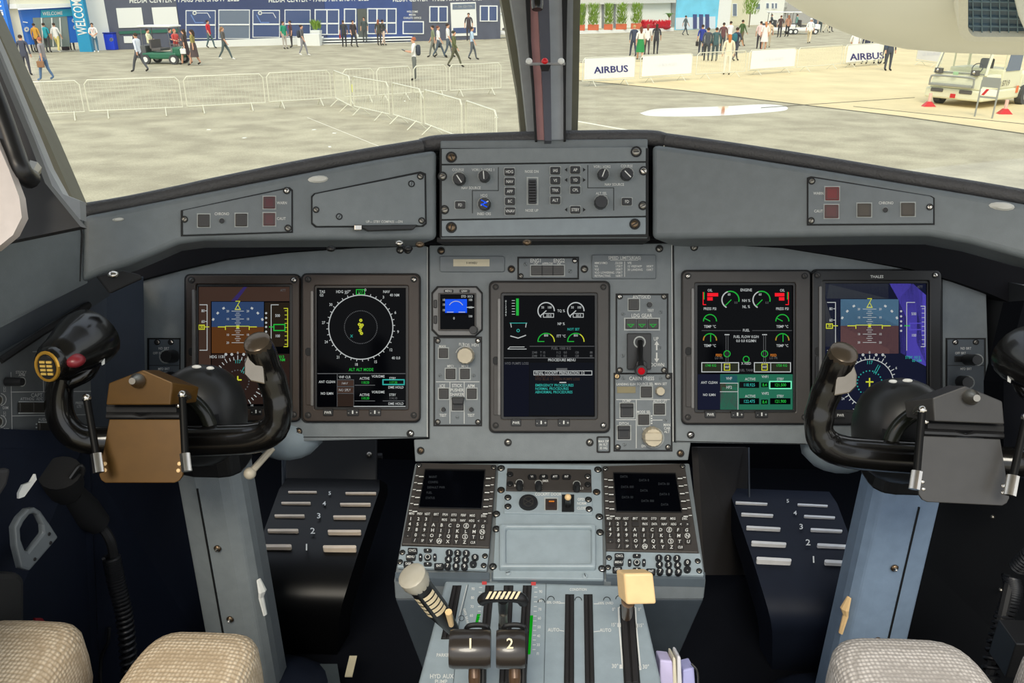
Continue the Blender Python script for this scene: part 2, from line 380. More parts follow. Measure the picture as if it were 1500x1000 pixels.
    p.text('HDG 117', X(.2), Y(.585), 4, eW)
    # compass rose
    rc = (cx, Y(.79)); R = w*.235
    if right: p.arc(rc[0], rc[1], R, 0, 360, 1.2, eW, n=48)
    for k in range(36): a = radians(k*10); r1 = R+(4 if k % 3 else 6); p.line([(rc[0]+R*cos(a), rc[1]+R*sin(a)), (rc[0]+r1*cos(a), rc[1]+r1*sin(a))], 1.1, eW)
    for k in range(24): a = radians(k*15); p.arc(rc[0]+R*.52*cos(a), rc[1]+R*.52*sin(a), .7, 0, 360, .8, eC if right else eDim, n=4)
    for k in range(12):
        a = radians(k*30-90); p.text('NEXT36912SWE'[k] if False else str((k*3) % 36), rc[0]+(R+10)*cos(a), rc[1]+(R+10)*sin(a), 3.6, eW)
    p.line([(rc[0], rc[1]-7), (rc[0], rc[1]+7)], 2, eY); p.line([(rc[0]-5, rc[1]-2), (rc[0]+5, rc[1]-2)], 2, eY)
    p.text('117', rc[0], Y(.625), 5, eC)
    a = radians(-62); d = V((cos(a), sin(a))); e = V((-d.y, d.x))
    for sgn in (1, -1):
        for k in (-1.5, 1.5):
            q0 = V(rc)+d*(sgn*R*.45)+e*k; q1 = V(rc)+d*(sgn*R*.85)+e*k; p.line([tuple(q0), tuple(q1)], .9, eC)
    p.text('ATT', X(.93), y0+5, 3.5, eDim)
    p.out('screen_symbols', t)
# captain flight display, navigation display, centre, system display, first officer flight display
s = (290, 420, 424, 595); t = display('display_unit', (272, 403, 438, 616), s, bezw, 'leftmost display, dim brown flight instrument page half hidden by the yoke'); pfd(t, s, False)
s = (464, 422, 594, 596); t = display('display_unit', (443, 402, 614, 617), s, bezw, 'display with the large white compass circle, second from the left')
p = Print(PM, .0074); cx, cy, R = 528.5, 479, 47
p.arc(cx, cy, R, 0, 360, 1.4, eW, n=64)
for k in range(36):
    a = radians(k*10+7); p.line([(cx+R*cos(a), cy+R*sin(a)), (cx+(R+3)*cos(a), cy+(R+3)*sin(a))], 1, eW)
for k in range(12):
    a = radians(k*30+7); p.text(str((k*3+9) % 36), cx+(R+8)*cos(a), cy+(R+8)*sin(a), 4, eW)
for k in range(60):
    a = radians(k*6); p.arc(cx+24*cos(a), cy+24*sin(a), .5, 0, 360, .6, eDim, n=4)
for dx, dy in ((0, -10), (-2, -4), (2, -3), (0, 0), (-1, 5), (1, 9)): p.arc(cx+dx, cy+dy, 1.6, 0, 360, 1.6, eY, n=6)
p.text('TAS', 472, 427, 4, eW); p.text('GS', 471, 432, 4, eW); p.text('HDG 117°', 503, 427, 4, eW); p.box(522, 424, 534, 431, 1.2, eG); p.text('117', 528, 427.5, 4, eG); p.text('NAV', 566, 427, 4, eW); p.text('40 NM', 578, 432, 4, eW)
p.text('ALT ALT MODE', 529, 541, 4.2, eG); p.text('40 0.0', 580, 524, 4, eW); p.text('X', 515, 492, 4, eC)
p.line([(464, 547), (594, 547)], 1.1, eDim); p.rect(494, 557, 518, 565, eBr); p.rect(494, 567, 518, 576, eBr); p.rect(494, 577, 518, 595, M('lit_rust', (48, 36, 30), emit=.7))
for y in (556, 566, 576): p.line([(494, y), (518, y)], 1, eDim)
p.line([(494, 547), (494, 595)], 1, eDim); p.line([(518, 556), (518, 595)], 1, eDim); p.line([(518, 595), (594, 595)], 1.1, eW)
for tx, x, y, m in (('VHF CLR', 505, 552, eW), ('NAV', 505, 561, eW), ('NO SPLY', 505, 571, eW), ('ANT CLEAN', 479, 559, eW), ('NO ILMN', 479, 576, eW), ('ACTIVE', 534, 554, eW), ('VOR/DME', 554, 551, eW), ('STBY', 575, 554, eW), ('118.50', 535, 560, eG), ('117.30', 576, 560, eG), ('DME HOLD', 580, 567, eW), ('ACTIVE', 534, 578, eW), ('VOR/DME', 554, 574, eW), ('STBY', 575, 578, eW), ('110.30', 535, 583, eG), ('114.10', 576, 583, eDim), ('DME HOLD', 580, 591, eW)): p.text(tx, x, y, 3.6, m)
p.box(561, 556, 592, 563, 1.8, eC); p.line([(520, 564), (549, 564)], 1, eDim); p.line([(520, 587), (549, 587)], 1, eDim); p.line([(561, 587), (592, 587)], 1, eDim)
p.out('screen_symbols', t)
s = (738, 433, 871, 610); t = display('display_unit', (718, 413, 892, 632), s, bezel, 'middle display of the panel, engine gauges over a dark checklist page')
p = Print(PM, .0073); p.rect(738, 530, 775, 610, M('lit_night', (10, 14, 30), emit=.7)); p.rect(776, 531, 870, 608, M('lit_ink', (12, 16, 26), emit=.7)); p.h = .0075
for cx in (800, 843.5):
    p.arc(cx, 455, 12, 130, 360, 1.6, eW, n=20); p.line([(cx, 455), (cx-9, 463)], 1.4, eW); p.box(cx-4, 459, cx+11, 464.5, 1, eW); p.text('00.0', cx+4, 462, 3.6, eW); p.text('50', cx-5, 450, 3.4, eW); p.text('100', cx+5, 450, 3.4, eW)
    p.arc(cx, 500, 12, 180, 300, 1.4, eG, n=14); p.arc(cx, 500, 12, 300, 360, 1.4, eY, n=8); p.line([(cx-12, 500), (cx-3, 500)], 1.2, eG); p.text('800', cx, 491, 3.4, eW)
p.text('TQ %', 822, 455, 3.8, eW); p.text('NP %', 822, 474, 3.8, eW); p.text('ITT °C', 822, 492, 3.8, eW); p.text('NOT SET', 840, 482, 3.6, eC)
p.rect(756, 437, 760, 462, eG)
for k in range(6): p.text(str(k), 741, 441+k*4, 3, eW); p.line([(750, 440+k*4), (754, 440+k*4)], .8, eW)
p.line([(747, 473), (772, 473)], 1, eC); p.line([(748, 473), (749, 479)], 1.1, eW); p.line([(771, 473), (770, 479)], 1.1, eW); p.line([(748, 492), (759, 495), (770, 491)], 1.4, eW); p.arc(759, 484, 2, 0, 360, 1, eC, n=8)
p.line([(744, 511), (771, 511)], 1, eW); p.line([(744, 511), (747, 508), (768, 508)], 1, eW)
p.line([(776, 507), (871, 507)], .8, eDim); p.line([(738, 524), (871, 524)], 1, eDim); p.text('FUEL 1000 KG', 822, 510, 3.8, eDim)
for i, x in enumerate((783, 795, 818, 828, 845, 866)):
    for j in (516, 521): p.text(('2340', 'T 15', '11.2', '0.0', '120', '88')[i], x, j, 3.2, eDim)
p.text('PROCEDURE MENU', 823, 527, 3.8, eW); p.text('HYD PUMPS LOSS', 757, 532, 3.6, eDim); p.rect(815, 539, 831, 543, eDim)
p.box(782, 543, 867, 549, 1, eW); p.text('FINAL COCKPIT PREPARATION 1/2', 784, 546, 3.8, eW, 'L'); p.text('AIR BLD 1+2 LOSS', 784, 550.5, 3.6, eBr, 'L'); p.text('HYD BLUE + GREEN PUMPS LOSS', 784, 555, 3.6, eBr, 'L'); p.line([(820, 560), (829, 560)], 1.5, eW)
for k, tx in enumerate(('EMERGENCY PROCEDURES', 'NORMAL PROCEDURES', 'ABNORMAL PROCEDURES')): p.text(tx, 784, 564+k*5, 3.8, eC, 'L')
p.out('screen_symbols', t)
s = (1022, 418, 1162, 600); t = display('display_unit', (1000, 397, 1187, 620), s, bezel, 'display with red boxes, green gauges and a teal radio page, fourth from the left')
p = Print(PM, .0073); p.rect(1022, 548, 1055, 600, eN); p.rect(1055, 548, 1162, 600, eDG); p.rect(1055, 561, 1081, 573, eBr); p.rect(1055, 573, 1081, 600, eGl); p.rect(1055, 549, 1080, 561, eTe); p.rect(1028, 531, 1082, 544, M('lit_moss', (44, 48, 36), emit=.7)); p.rect(1105, 531, 1158, 544, M('lit_moss')); p.h = .0075
for x0, x1, y0, y1 in ((1036, 1052, 429, 434), (1036, 1044, 435, 440), (1135, 1149, 429, 434), (1141, 1149, 435, 440)): p.rect(x0, y0, x1, y1, eR)
p.line([(1030, 428), (1030, 446), (1034, 446)], 1.2, eR); p.line([(1155, 428), (1155, 446), (1151, 446)], 1.2, eR); p.line([(1031.5, 428), (1031.5, 438)], 1.2, eG); p.line([(1153.5, 428), (1153.5, 438)], 1.2, eG)
for cx in (1070, 1115.5):
    p.arc(cx, 439, 12.5, 120, 250, 1.7, eW, n=14); p.arc(cx, 439, 12.5, 250, 370, 1.7, eG, n=14); p.line([(cx+1, 439), (cx-8, 448)], 1.3, eG); p.text('60', cx-2, 431, 3.4, eW); p.text('0.0', cx+8, 443, 3.2, eDim)
p.text('NH %', 1093, 440, 4, eW); p.text('NL %', 1093, 449, 4, eW); p.text('ENGINE', 1093, 424.5, 4, eW); p.text('OIL', 1040, 425, 3.8, eW); p.text('OIL', 1146, 425, 3.8, eW); p.text('PRESS PSI', 1040, 452, 3.8, eW); p.text('PRESS PSI', 1146, 452, 3.8, eW)
for cx, cy, top in ((1040, 470, 0), (1146, 470, 0), (1040, 498, 1), (1146, 498, 1)):
    p.arc(cx, cy, 9.5, 180, 360, 1.4, eG, n=16)
    if top: p.arc(cx, cy, 9.5, 180, 215, 1.6, eO, n=5); p.arc(cx, cy, 9.5, 325, 360, 1.6, eO, n=5); p.line([(cx+1, cy+2), (cx+1, cy-8)], 1.2, eG)
    else: p.line([(cx, cy), (cx-8, cy-4)], 1.3, eG)
    p.text('TEMP °C', cx, cy+8, 3.8, eW)
p.line([(1028, 484), (1085, 484)], .7, eDim); p.line([(1102, 484), (1160, 484)], .7, eDim); p.text('FUEL', 1093, 483.5, 3.8, eW); p.text('FUEL FLOW KG/H', 1093, 493, 3.8, eW); p.text('0.0 0.0 KG/MN', 1093, 499, 3.8, eW)
for cx in (1065, 1120):
    p.line([(cx-1.5, 490), (cx-1.5, 536)], .8, eDim); p.line([(cx+1.5, 490), (cx+1.5, 536)], .8, eDim); p.line([(cx-3, 490), (cx+3, 490)], 1.5, eW); p.arc(cx, 518, 4.6, 0, 360, 1.2, eG, n=14); p.box(cx-4, 533, cx+4, 542, 1.1, eY); p.text('WF', cx, 537.5, 3.6, eW)
p.arc(1093, 526, 4.4, 0, 360, 1.2, eG, n=14); p.text('X FEED', 1093, 532, 3.6, eW); p.text('FUEL TANK', 1093, 542, 3.4, eDim); p.text('FEED', 1053, 520, 3.5, eO); p.text('FEED', 1133, 520, 3.5, eO); p.text('LO PR', 1053, 524, 3.5, eDim); p.text('LO PR', 1133, 524, 3.5, eDim)
p.box(1028, 531, 1082, 544.5, 1.3, eW); p.box(1105, 531, 1158, 544.5, 1.3, eW); p.line([(1057, 531), (1057, 544)], 1, eW); p.line([(1129, 531), (1129, 544)], 1, eW); p.text('1740 KG', 1041, 535, 3.6, eG); p.text('1750 KG', 1145, 535, 3.6, eG)
for tx, x, y, m, z in (('VHF', 1068, 554, eW, 4), ('HF2', 1068, 567, eW, 4.2), ('ANT CLEAN', 1039, 560, eW, 3.6), ('NO ILMN', 1039, 578, eW, 3.6), ('ACTIVE', 1099, 555, eW, 3.8), ('VHF1', 1121, 551.5, eW, 3.8), ('STBY', 1143, 555, eW, 3.8), ('ACTIVE', 1099, 580, eW, 3.8), ('VHF2', 1121, 576, eW, 3.8), ('STBY', 1143, 580, eW, 3.8)): p.text(tx, x, y, z, m)
for x0, x1, y0, y1, tx in ((1083, 1112, 559, 568, '118.925'), (1128, 1158, 559, 568, '121.500'), (1083, 1112, 583, 592, '122.475'), (1128, 1158, 583, 592, '121.900'), (1115, 1125, 560, 567, '8.4'), (1115, 1125, 585, 592, '8.4')):
    p.h = .0075; p.rect(x0, y0, x1, y1, scr); p.h = .0078; p.text(tx, (x0+x1)/2, (y0+y1)/2, 4.4, eG if x0 > 1100 else eC)
p.box(1127.5, 558.5, 1159, 569, 1.6, M('lit_mint', (120, 240, 190), emit=.9)); p.line([(1055, 561), (1081, 561)], 1, eW); p.line([(1055, 573.5), (1081, 573.5)], 1, eW); p.line([(1081, 561), (1081, 600)], .8, eW)
p.out('screen_symbols', t)
s = (1209, 415, 1358, 600); t = display('display_unit', (1190, 396, 1379, 621), s, blk, 'rightmost display, bluish flight page with a painted violet reflection'); pfd(t, s, True)

# ---- small panels on the centre
def plate(name, pts, label, cat, pl=PM, h=.003, m=greyd, group=None, edge=True, loc=None, bev=.001):
    xs = [a for a, b in pts]; ys = [b for a, b in pts]; cx, cy = sum(xs)/len(xs), sum(ys)/len(ys)
    t = thing(name, label, cat, loc or pl.pt(cx, max(ys)), group)
    if edge:
        big = [(cx+(x-cx)*(1+2.2/(max(xs)-cx)), cy+(y-cy)*(1+2.2/(max(ys)-cy))) for x, y in pts]
        mb = MB(); mb.prism(pl, big, 0, .0012, blkp); build('gap_edge', mb, t)
    mb = MB(); mb.prism(pl, pts, .0005, h, m); build('plate', mb, t, bevel=bev)
    return t
def korr(pl, x0, y0, x1, y1, t, h, m=None, split=0, name='push_button', rim=True, leg=None):
    if rim: mb = MB(); mb.ring(pl, R4(x0-1.6, y0-1.6, x1+1.6, y1+1.6), R4(x0, y0, x1, y1), h, h+.0012, M('rim_grey', (176, 180, 178), .5)); build('button_rim', mb, t)
    mb = MB(); mb.prism(pl, R4(x0, y0, x1, y1), h, h+.0035, m or M('button_black', (44, 42, 39), .35)); b = build(name, mb, t, bevel=.0007)
    p = Print(pl, h+.0038); p.box(x0+2, y0+2, x1-2, y1-2, .8, leg or korry)
    if split: p.line([(x0+2, (y0+y1)/2), (x1-2, (y0+y1)/2)], .8, leg or korry)
    p.out('legend', t); return b
def knob(pl, px, py, Rpx, t, h0, hh, m, n=24, grip=True, name='knob', skirt=True, mark=None, slot=False):
    k = pl.scale(px, py)*Rpx; mb = MB()
    if skirt: mb.disc(pl, px, py, k*1.12, h0, h0+.0015, M('knob_skirt', (165, 168, 165), .5), n=n)
    u, v = pl.uv(px, py, h0+hh)
    rg = []
    for h, f in ((h0+.0015, 1), (h0+hh*.8, .96), (h0+hh, .86)):
        rg.append([pl.w(u+k*f*(1+(.06 if grip and j % 2 else 0))*cos(2*pi*j/n), v+k*f*(1+(.06 if grip and j % 2 else 0))*sin(2*pi*j/n), h) for j in range(n)])
    mb.loft(rg, m)
    if mark:
        a = radians(mark); d = (cos(a), sin(a)); e = (-sin(a), cos(a)); mb.add([pl.w(u+k*(d[0]*i+e[0]*j), v+k*(d[1]*i+e[1]*j), h0+hh+.0003) for i, j in ((-.6, -.09), (.8, -.09), (.8, .09), (-.6, .09))], [(0, 1, 2, 3)], wht)
    return build(name, mb, t, smooth=True)
# placard with the cream label
t = plate('registration_placard', rr(644, 375, 739, 398, 3), 'grey placard with a cream label at the top left of the centre panel', 'placard', edge=False, h=.004)
mb = MB(); mb.prism(PM, R4(664, 379.5, 717, 390), .004, .0048, M('cream_label', (214, 205, 178), .6)); build('paper_label', mb, t)
p = Print(PM, .0051); p.text('F-WWEU', 691, 385, 3.2, blkp); p.out('lettering', t)
t = plate('engine_hours_meter', R4(760, 378, 846, 407), 'small grey meter plate with a three window display above the middle display', 'meter')
mb = MB()
for k in range(3):
    pass
korr(PM, 778, 389, 826, 403, t, .003, rim=True)
p = Print(PM, .0075); p.line([(794, 389), (794, 403)], 1.2, blkp); p.line([(810, 389), (810, 403)], 1.2, blkp); p.out('divider', t)
p = Print(PM, .0034); p.text('ENG1', 785, 381.5, 5.5, wht); p.text('ENG2', 819, 381.5, 5.5, wht); p.text('OK', 785, 386, 3.4, wht); p.text('APPROX', 802, 386, 3.4, wht); p.text('OK', 819, 386, 3.4, wht); p.out('lettering', t)
screw(PM, 842, 381.5, 3, t, .003, chrome); screw(PM, 763, 404, 3, t, .003); screw(PM, 770, 387, 3, t, .003, grey, False); screw(PM, 835, 397, 3, t, .003, grey, False)
t = plate('speed_limits_placard', rr(867, 373, 961, 408, 2), 'grey speed limits placard with white table, top right of the centre panel', 'placard', edge=False, h=.004)
p = Print(PM, .0044); p.text('SPEED LIMITS(KIAS)', 915, 377.5, 4.6, wht); p.line([(894, 381), (935, 381)], .7, wht); p.line([(915, 383), (915, 405)], .8, wht)
for k, (a, b) in enumerate((('MMO/VMO', '.55/250'), ('VA', '175KT'), ('VLE', '185KT'), ('VLO LOWERING', '170KT'), ('RETRACTING', '160KT'))): p.text(a, 871, 385+k*4.7, 3.2, wht, 'L'); p.text(b, 912, 385+k*4.7, 3.2, wht, 'R')
for k, (a, b) in enumerate((('VFE', ''), ('15 VREF/APP', '185KT'), ('30 LANDING', '150KT'))): p.text(a, 919, 385+k*4.9, 3.2, wht, 'L'); p.text(b, 957, 385+k*4.9, 3.2, wht, 'R')
p.out('lettering', t)
# standby instrument
oc = [(642, 421), (697, 421), (705, 430), (705, 482), (695, 491), (643, 491), (634, 482), (634, 430)]
t = plate('standby_instrument', oc, 'small square standby horizon screen with a blue field, left of the middle display', 'instrument', h=.01, m=M('lt_bezel', (128, 128, 128), .45))
mb = MB(); mb.ring(PM, R4(642, 429, 697, 484), R4(645, 431, 695, 482), .01, .0135, bezel); build('screen_frame', mb, t, bevel=.0005)
mb = MB(); mb.prism(PM, R4(645, 431, 695, 482), .01, .0115, scr); build('screen', mb, t)
p = Print(PM, .0118); p.rect(652, 438, 684, 458, eB); p.rect(652, 458, 684, 462, M('lit_black', (6, 8, 20), emit=.3)); p.h = .012
p.arc(668, 452, 11, 210, 330, 1, eW, n=10); p.text('STD 1013', 684, 434, 3.4, eW); 
for y in (439, 446, 454): p.text('10', 650, y, 3.2, eW); 
for y in (439, 450, 463): p.text('100', 689, y, 3.2, eW)
p.line([(655, 457), (664, 457)], 1.1, eW); p.line([(672, 457), (681, 457)], 1.1, eW); p.line([(684, 450), (694, 450)], 1.2, eW); p.text('0', 665, 466, 3.4, eW); p.out('screen_symbols', t)
for q in ((650, 424, 664, 428), (673, 424, 688, 428), (635, 439, 640, 451), (635, 462, 640, 474)): key(PM, rr(*q, 1.5), .009, .012, blk, t)
knob(PM, 693, 483, 6, t, .01, .012, blk, skirt=False)
p = Print(PM, .0123); p.text('MENU', 657, 426, 3, wht); p.text('QNH', 680, 426, 3, wht); p.out('button_lettering', t)
# stick pusher panel
t = plate('stick_pusher_panel', R4(637, 495, 704, 622), 'grey control plate with a cream knob and stick pusher guard, left of the middle display', 'control panel')
for x, y in ((641, 499), (700, 499), (641, 618), (700, 618)): screw(PM, x, y, 3.2, t, .003, chrome if x == 700 and y < 510 else steel)
knob(PM, 681, 521, 12, t, .003, .02, ivory, mark=None, skirt=False)
korr(PM, 643, 510, 656, 524, t, .003); korr(PM, 653, 540, 667, 555, t, .003); korr(PM, 674, 540, 688, 555, t, .003); korr(PM, 643, 569, 657, 584, t, .003); korr(PM, 684, 569, 698, 584, t, .003)
korr(PM, 662, 583, 679, 601, t, .003, blk)
mb = MB(); mb.prism(PM, [(661, 582), (680, 582), (678, 592), (663, 592)], .004, .014, blk); build('guard', mb, t, bevel=.001)
for x in (649, 690): knob(PM, x, 600, 3.4, t, .003, .006, blk, n=12, grip=False)
p = Print(PM, .0034)
for tx, x, y, z in (('MAN', 648, 507, 3.8), ('FLT', 676, 504, 4), ('FOIL HDT', 690, 505, 4.4), ('MFC1', 660, 536, 3.4), ('MFC2', 681, 536, 3.4), ('ICE', 648, 565, 4.6), ('STICK', 669.5, 564.5, 4.6), ('PUSHER', 669.5, 571, 4.6), ('SHAKER', 669.5, 577.5, 4.6), ('APM', 690, 565, 4.6), ('TEST', 649, 608, 4), ('TEST', 690, 608, 4)): p.text(tx, x, y, z, wht)
p.line([(639, 559), (702, 559)], .9, wht); p.line([(659, 559), (659, 620)], .9, wht); p.line([(680, 559), (680, 620)], .9, wht); p.arc(681, 521, 14, 200, 340, .8, wht, n=10); p.out('lettering', t)
for x, y in ((645, 550), (694, 550), (670, 611)): screw(PM, x, y, 2.6, t, .003, grey, False)
# landing gear panel
t = plate('landing_gear_selector', R4(904, 432, 977, 546), 'grey landing gear panel with black lever housing, right of the middle display', 'control panel')
for x, y in ((908, 434), (973, 434), (908, 542), (973, 542)): screw(PM, x, y, 3.4, t, .003, chrome if (x, y) == (908, 434) else steel)
korr(PM, 921, 438, 936, 454, t, .003); knob(PM, 952, 446, 4, t, .003, .005, blk, n=12, grip=False)
mb = MB(); mb.ring(PM, R4(914, 465, 967, 484), R4(916, 467, 965, 482), .003, .0045, M('rim_grey')); build('button_rim', mb, t)
for k in range(3): korr(PM, 917+k*16.3, 467, 931.5+k*16.3, 481, t, .003, rim=False, name='gear_light')
p = Print(PM, .0072)
for k in range(3): cx = 924+k*16.3; p.line([(cx-5, 475), (cx+5, 475)], .8, eG); p.line([(cx-4, 475), (cx, 479), (cx+4, 475)], .9, eG)
p.out('light_symbols', t)
mb = MB(); mb.prism(PM, rr(919, 488, 954, 541, 1.5), .003, .012, blk); build('lever_housing', mb, t, bevel=.001)
mb = MB(); mb.ring(PM, rr(928, 492, 946, 510, 8.9), rr(930, 494, 944, 508, 6.9), .012, .0135, M('rim_grey')); build('housing_ring', mb, t)
p = Print(PM, .0034); p.text('ANTISKID', 940, 434.8, 5, wht); p.text('TEST', 953, 454.5, 3.6, wht); p.text('LDG GEAR', 940, 462, 5.2, wht); p.text('UP', 961, 496, 5, wht); p.text('DOWN', 963, 534, 5, wht)
p.line([(962, 503), (962, 512)], 2.2, wht); p.poly([(958.5, 505), (965.5, 505), (962, 499)], wht); p.line([(962, 517), (962, 526)], 2.2, wht); p.poly([(958.5, 525), (965.5, 525), (962, 531)], wht); p.out('lettering', t)
for x, y in ((913, 460), (968, 457), (967, 509), (912, 521)): screw(PM, x, y, 2.6, t, .003, grey, False)
# gear lever: its own thing, seated in the housing
t = thing('landing_gear_lever', 'black landing gear lever with a red centred wheel knob, in its down position', 'lever', PM.pt(940, 545, .02))
mb = MB(); mb.tube([PM.pt(938, 500, .013), PM.pt(938, 520, .03), PM.pt(939, 536, .038)], .004, blk, 8); build('arm', mb, t, smooth=True)
mb = MB(); mb.disc(PM, 940, 543, .0085, .03, .05, blk, n=18); mb.prism(PM, rr(932, 528, 948, 549, 5), .028, .036, blk); build('wheel_knob', mb, t, bevel=.001)
mb = MB(); mb.dome(PM, 940, 543.5, .005, .05, .003, M('signal_red', (225, 25, 40), .35, emit=.5)); build('red_button', mb, t, smooth=True)
# cabin pressure panel
t = plate('cabin_pressure_panel', R4(901, 548, 983, 659), 'grey cabin pressure panel with a large cream rotary knob, lower right of the centre panel', 'control panel')
for x, y in ((904, 551), (979, 551), (905, 655), (979, 655)): screw(PM, x, y, 3.4, t, .003, cream if (x, y) == (904, 551) else steel)
mb = MB(); mb.prism(PM, R4(904, 566, 931, 575.5), .003, .0045, M('window_brass', (128, 118, 88), .3, .5)); build('counter_window', mb, t)
korr(PM, 939, 566, 955, 582, t, .003); korr(PM, 958, 591, 974, 607, t, .003); korr(PM, 935, 607, 951, 622, t, .003); korr(PM, 909, 591, 928, 611, t, .003, blk); korr(PM, 905, 624, 923, 643, t, .003, blk)
for q in ((909, 591, 928, 597), (905, 624, 923, 630)): key(PM, R4(*q), .006, .013, blk, t, 'guard')
knob(PM, 968, 573, 6.5, t, .003, .012, ivory, skirt=False, n=16)
knob(PM, 957.5, 641, 14, t, .003, .022, ivory, n=32)
mb = MB(); u, v = PM.uv(957.5, 640, .027); mb.prism(PM, rr(945, 634, 970, 645, 3), .024, .029, ivory); build('knob_grip', mb, t, bevel=.001)
p = Print(PM, .0034)
for tx, x, y, z in (('CABIN PRESS', 940, 554, 5.2), ('LANDING ELEV', 917, 562.5, 3.4), ('SOURCE SEL', 945, 562, 3.6), ('MAN SET', 968, 562, 3.6), ('DUMP', 918, 587, 3.8), ('AUTO LFT', 967, 587.5, 3.6), ('MODE SEL', 943, 603, 3.6), ('DITCH', 914, 620, 3.8), ('UP', 944, 628, 3.6), ('MAN', 977, 622, 3.8), ('CAB', 977, 627, 3.8), ('ALT', 977, 632, 3.8), ('DN', 943, 653, 3.6)): p.text(tx, x, y, z, wht)
p.line([(903, 585), (981, 585)], .9, wht); p.line([(932, 585), (932, 656)], .9, wht); p.line([(903, 614.5), (932, 614.5)], .9, wht); p.line([(956, 615), (970, 615)], .9, wht)
for k in range(4): p.rect(953.5, 608+k*3.6, 955.5, 610+k*3.6, wht)
p.out('lettering', t)
for x, y in ((913, 554), (968, 554), (975, 615), (915, 651)): screw(PM, x, y, 2.6, t, .003, grey, False)
t = plate('small_placard', rr(876, 641, 892, 661, 2), 'tiny square placard with white writing beneath the middle display', 'placard', edge=True, h=.003)
p = Print(PM, .0034)
for k, tx in enumerate(('MAX DP', 'IN FLT', '35 HG')): p.text(tx, 884, 646+k*5, 3.4, wht)
p.out('lettering', t)
# small knob plates at both ends
for (x0, y0, x1, y1), pls, lb in (((218, 497, 262, 560), 0, 'small switch plate left of the leftmost display, just above the left yoke hub'), ((1388, 497, 1442, 590), 1, 'small two knob plate right of the rightmost display')):
    t = plate('lighting_control_plate', R4(x0, y0, x1, y1), lb, 'control panel', m=M('plate_dark', (84, 92, 99), .5))
    screw(PM, x0+12, y0+4, 3.2, t, .003, chrome if pls else steel); screw(PM, x1-12, y0+4, 3.2, t, .003, steel if pls else chrome)
    if pls:
        knob(PM, 1432, 527, 8, t, .003, .03, blk); knob(PM, 1418, 560, 9, t, .003, .02, blk); key(PM, R4(1399, 521, 1412, 530), .003, .005, blk, t)
    else: knob(PM, 243, 522, 9, t, .003, .025, blk); knob(PM, 243, 552, 7, t, .003, .02, blk)
    p = Print(PM, .0034); p.line([(x0, y0+38), (x1, y0+38)], .9, blkp); p.text('ND BRT', (x0+x1)/2, y0+13, 3.6, wht); p.text('OFF BRT', (x0+x1)/2-8, y0+20, 3.4, wht); p.text('MFD BRT', (x0+x1)/2, y0+43, 3.4, wht); p.out('lettering', t)

# ================================================================ GLARESHIELD
gs = thing('glareshield', 'long grey glareshield with a padded black rim running across under the windscreen', 'glareshield', PG.pt(797, 348))
mb = MB(); mb.prism(PG, [(645, 206), (949, 203), (949, 349), (645, 350)], -.16, -.004, hood); build('centre_body', mb, gs, bevel=.002)
mb = MB()
mb.prism(PGL, [(641, 351), (300, 352), (262, 357), (228, 372), (190, 388), (150, 400), (118, 414), (120, 316), (300, 281), (500, 242), (560, 231), (616, 222), (641, 219)], -.12, 0, hood); build('left_body', mb, gs, bevel=.008, seg=4, smooth=True)
mb = MB()
mb.prism(PGR, [(954, 211), (954, 350), (1100, 348), (1280, 345), (1360, 345), (1420, 356), (1500, 378), (1560, 392), (1560, 308), (1430, 285), (1200, 247), (1060, 225), (976, 213)], -.12, 0, hood); build('right_body', mb, gs, bevel=.008, seg=4, smooth=True)
mb = MB(); mb.prism(PG, [(630, 216), (965, 208), (965, 350), (630, 350)], -.17, -.05, shade_backing); build('gap_board', mb, gs)
# padded rim: three rolls, butt joints between them
mb = MB(); P = [PG.pt(617, 214, -.02), PG.pt(640, 209, -.02), PG.pt(700, 206, -.02), PG.pt(800, 203, -.02), PG.pt(900, 201.5, -.02), PG.pt(955, 202, -.02), PG.pt(974, 206, -.02)]
mb.tube(path(P, 4), .0105, leather, 12); build('padded_rim', mb, gs, smooth=True)
mb = MB(); P = [PGL.pt(618, 214, -.015), PGL.pt(540, 227, -.015), PGL.pt(430, 247, -.015), PGL.pt(300, 274, -.015), PGL.pt(200, 295, -.015), PGL.pt(150, 304, -.015), PGL.pt(118, 309, -.015)]
mb.tube(path(P, 4), [.0095]*13+[.009]*12, leather, 12); build('padded_rim', mb, gs, smooth=True)
mb = MB(); P = [PGR.pt(976, 205, -.015), PGR.pt(1060, 217, -.015), PGR.pt(1200, 239, -.015), PGR.pt(1330, 261, -.015), PGR.pt(1430, 277, -.015), PGR.pt(1560, 300, -.015)]
mb.tube(path(P, 4), .0093, leather, 12); build('padded_rim', mb, gs, smooth=True)
# dark sheet standing in for shade between hood lip and panel
mb = MB(); mb.prism(PM, [(128, 345), (645, 320), (949, 320), (1500, 345), (1500, 452), (1445, 428), (1400, 412), (1330, 393), (1250, 378), (1150, 362), (1060, 357), (985, 355), (630, 357), (520, 361), (420, 368), (330, 379), (265, 394), (205, 410), (150, 432)], -.019, .012, shade_backing); build('hood_shade_sheet', mb, gs)
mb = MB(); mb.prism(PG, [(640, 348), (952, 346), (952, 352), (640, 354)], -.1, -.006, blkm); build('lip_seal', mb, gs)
# white reflective spots
for pl, x, y in ((PGL, 468, 262), (PGR, 1470, 302), (PGL, 174, 321)):
    mb = MB(); s_ = .006 if x != 174 else .003; u, v = pl.uv(x, y, .002); mb.loft([[pl.w(u+s_*1.9*cos(a)*(1 if cos(a) > 0 else 1.3), v+s_*.8*sin(a), .0005) for a in [2*pi*i/12 for i in range(12)]], [pl.w(u+s_*1.5*cos(a), v+s_*.5*sin(a), .003) for a in [2*pi*i/12 for i in range(12)]]], M('lens_white', (215, 214, 205), .25)); build('indicator_lens', mb, gs, smooth=True)
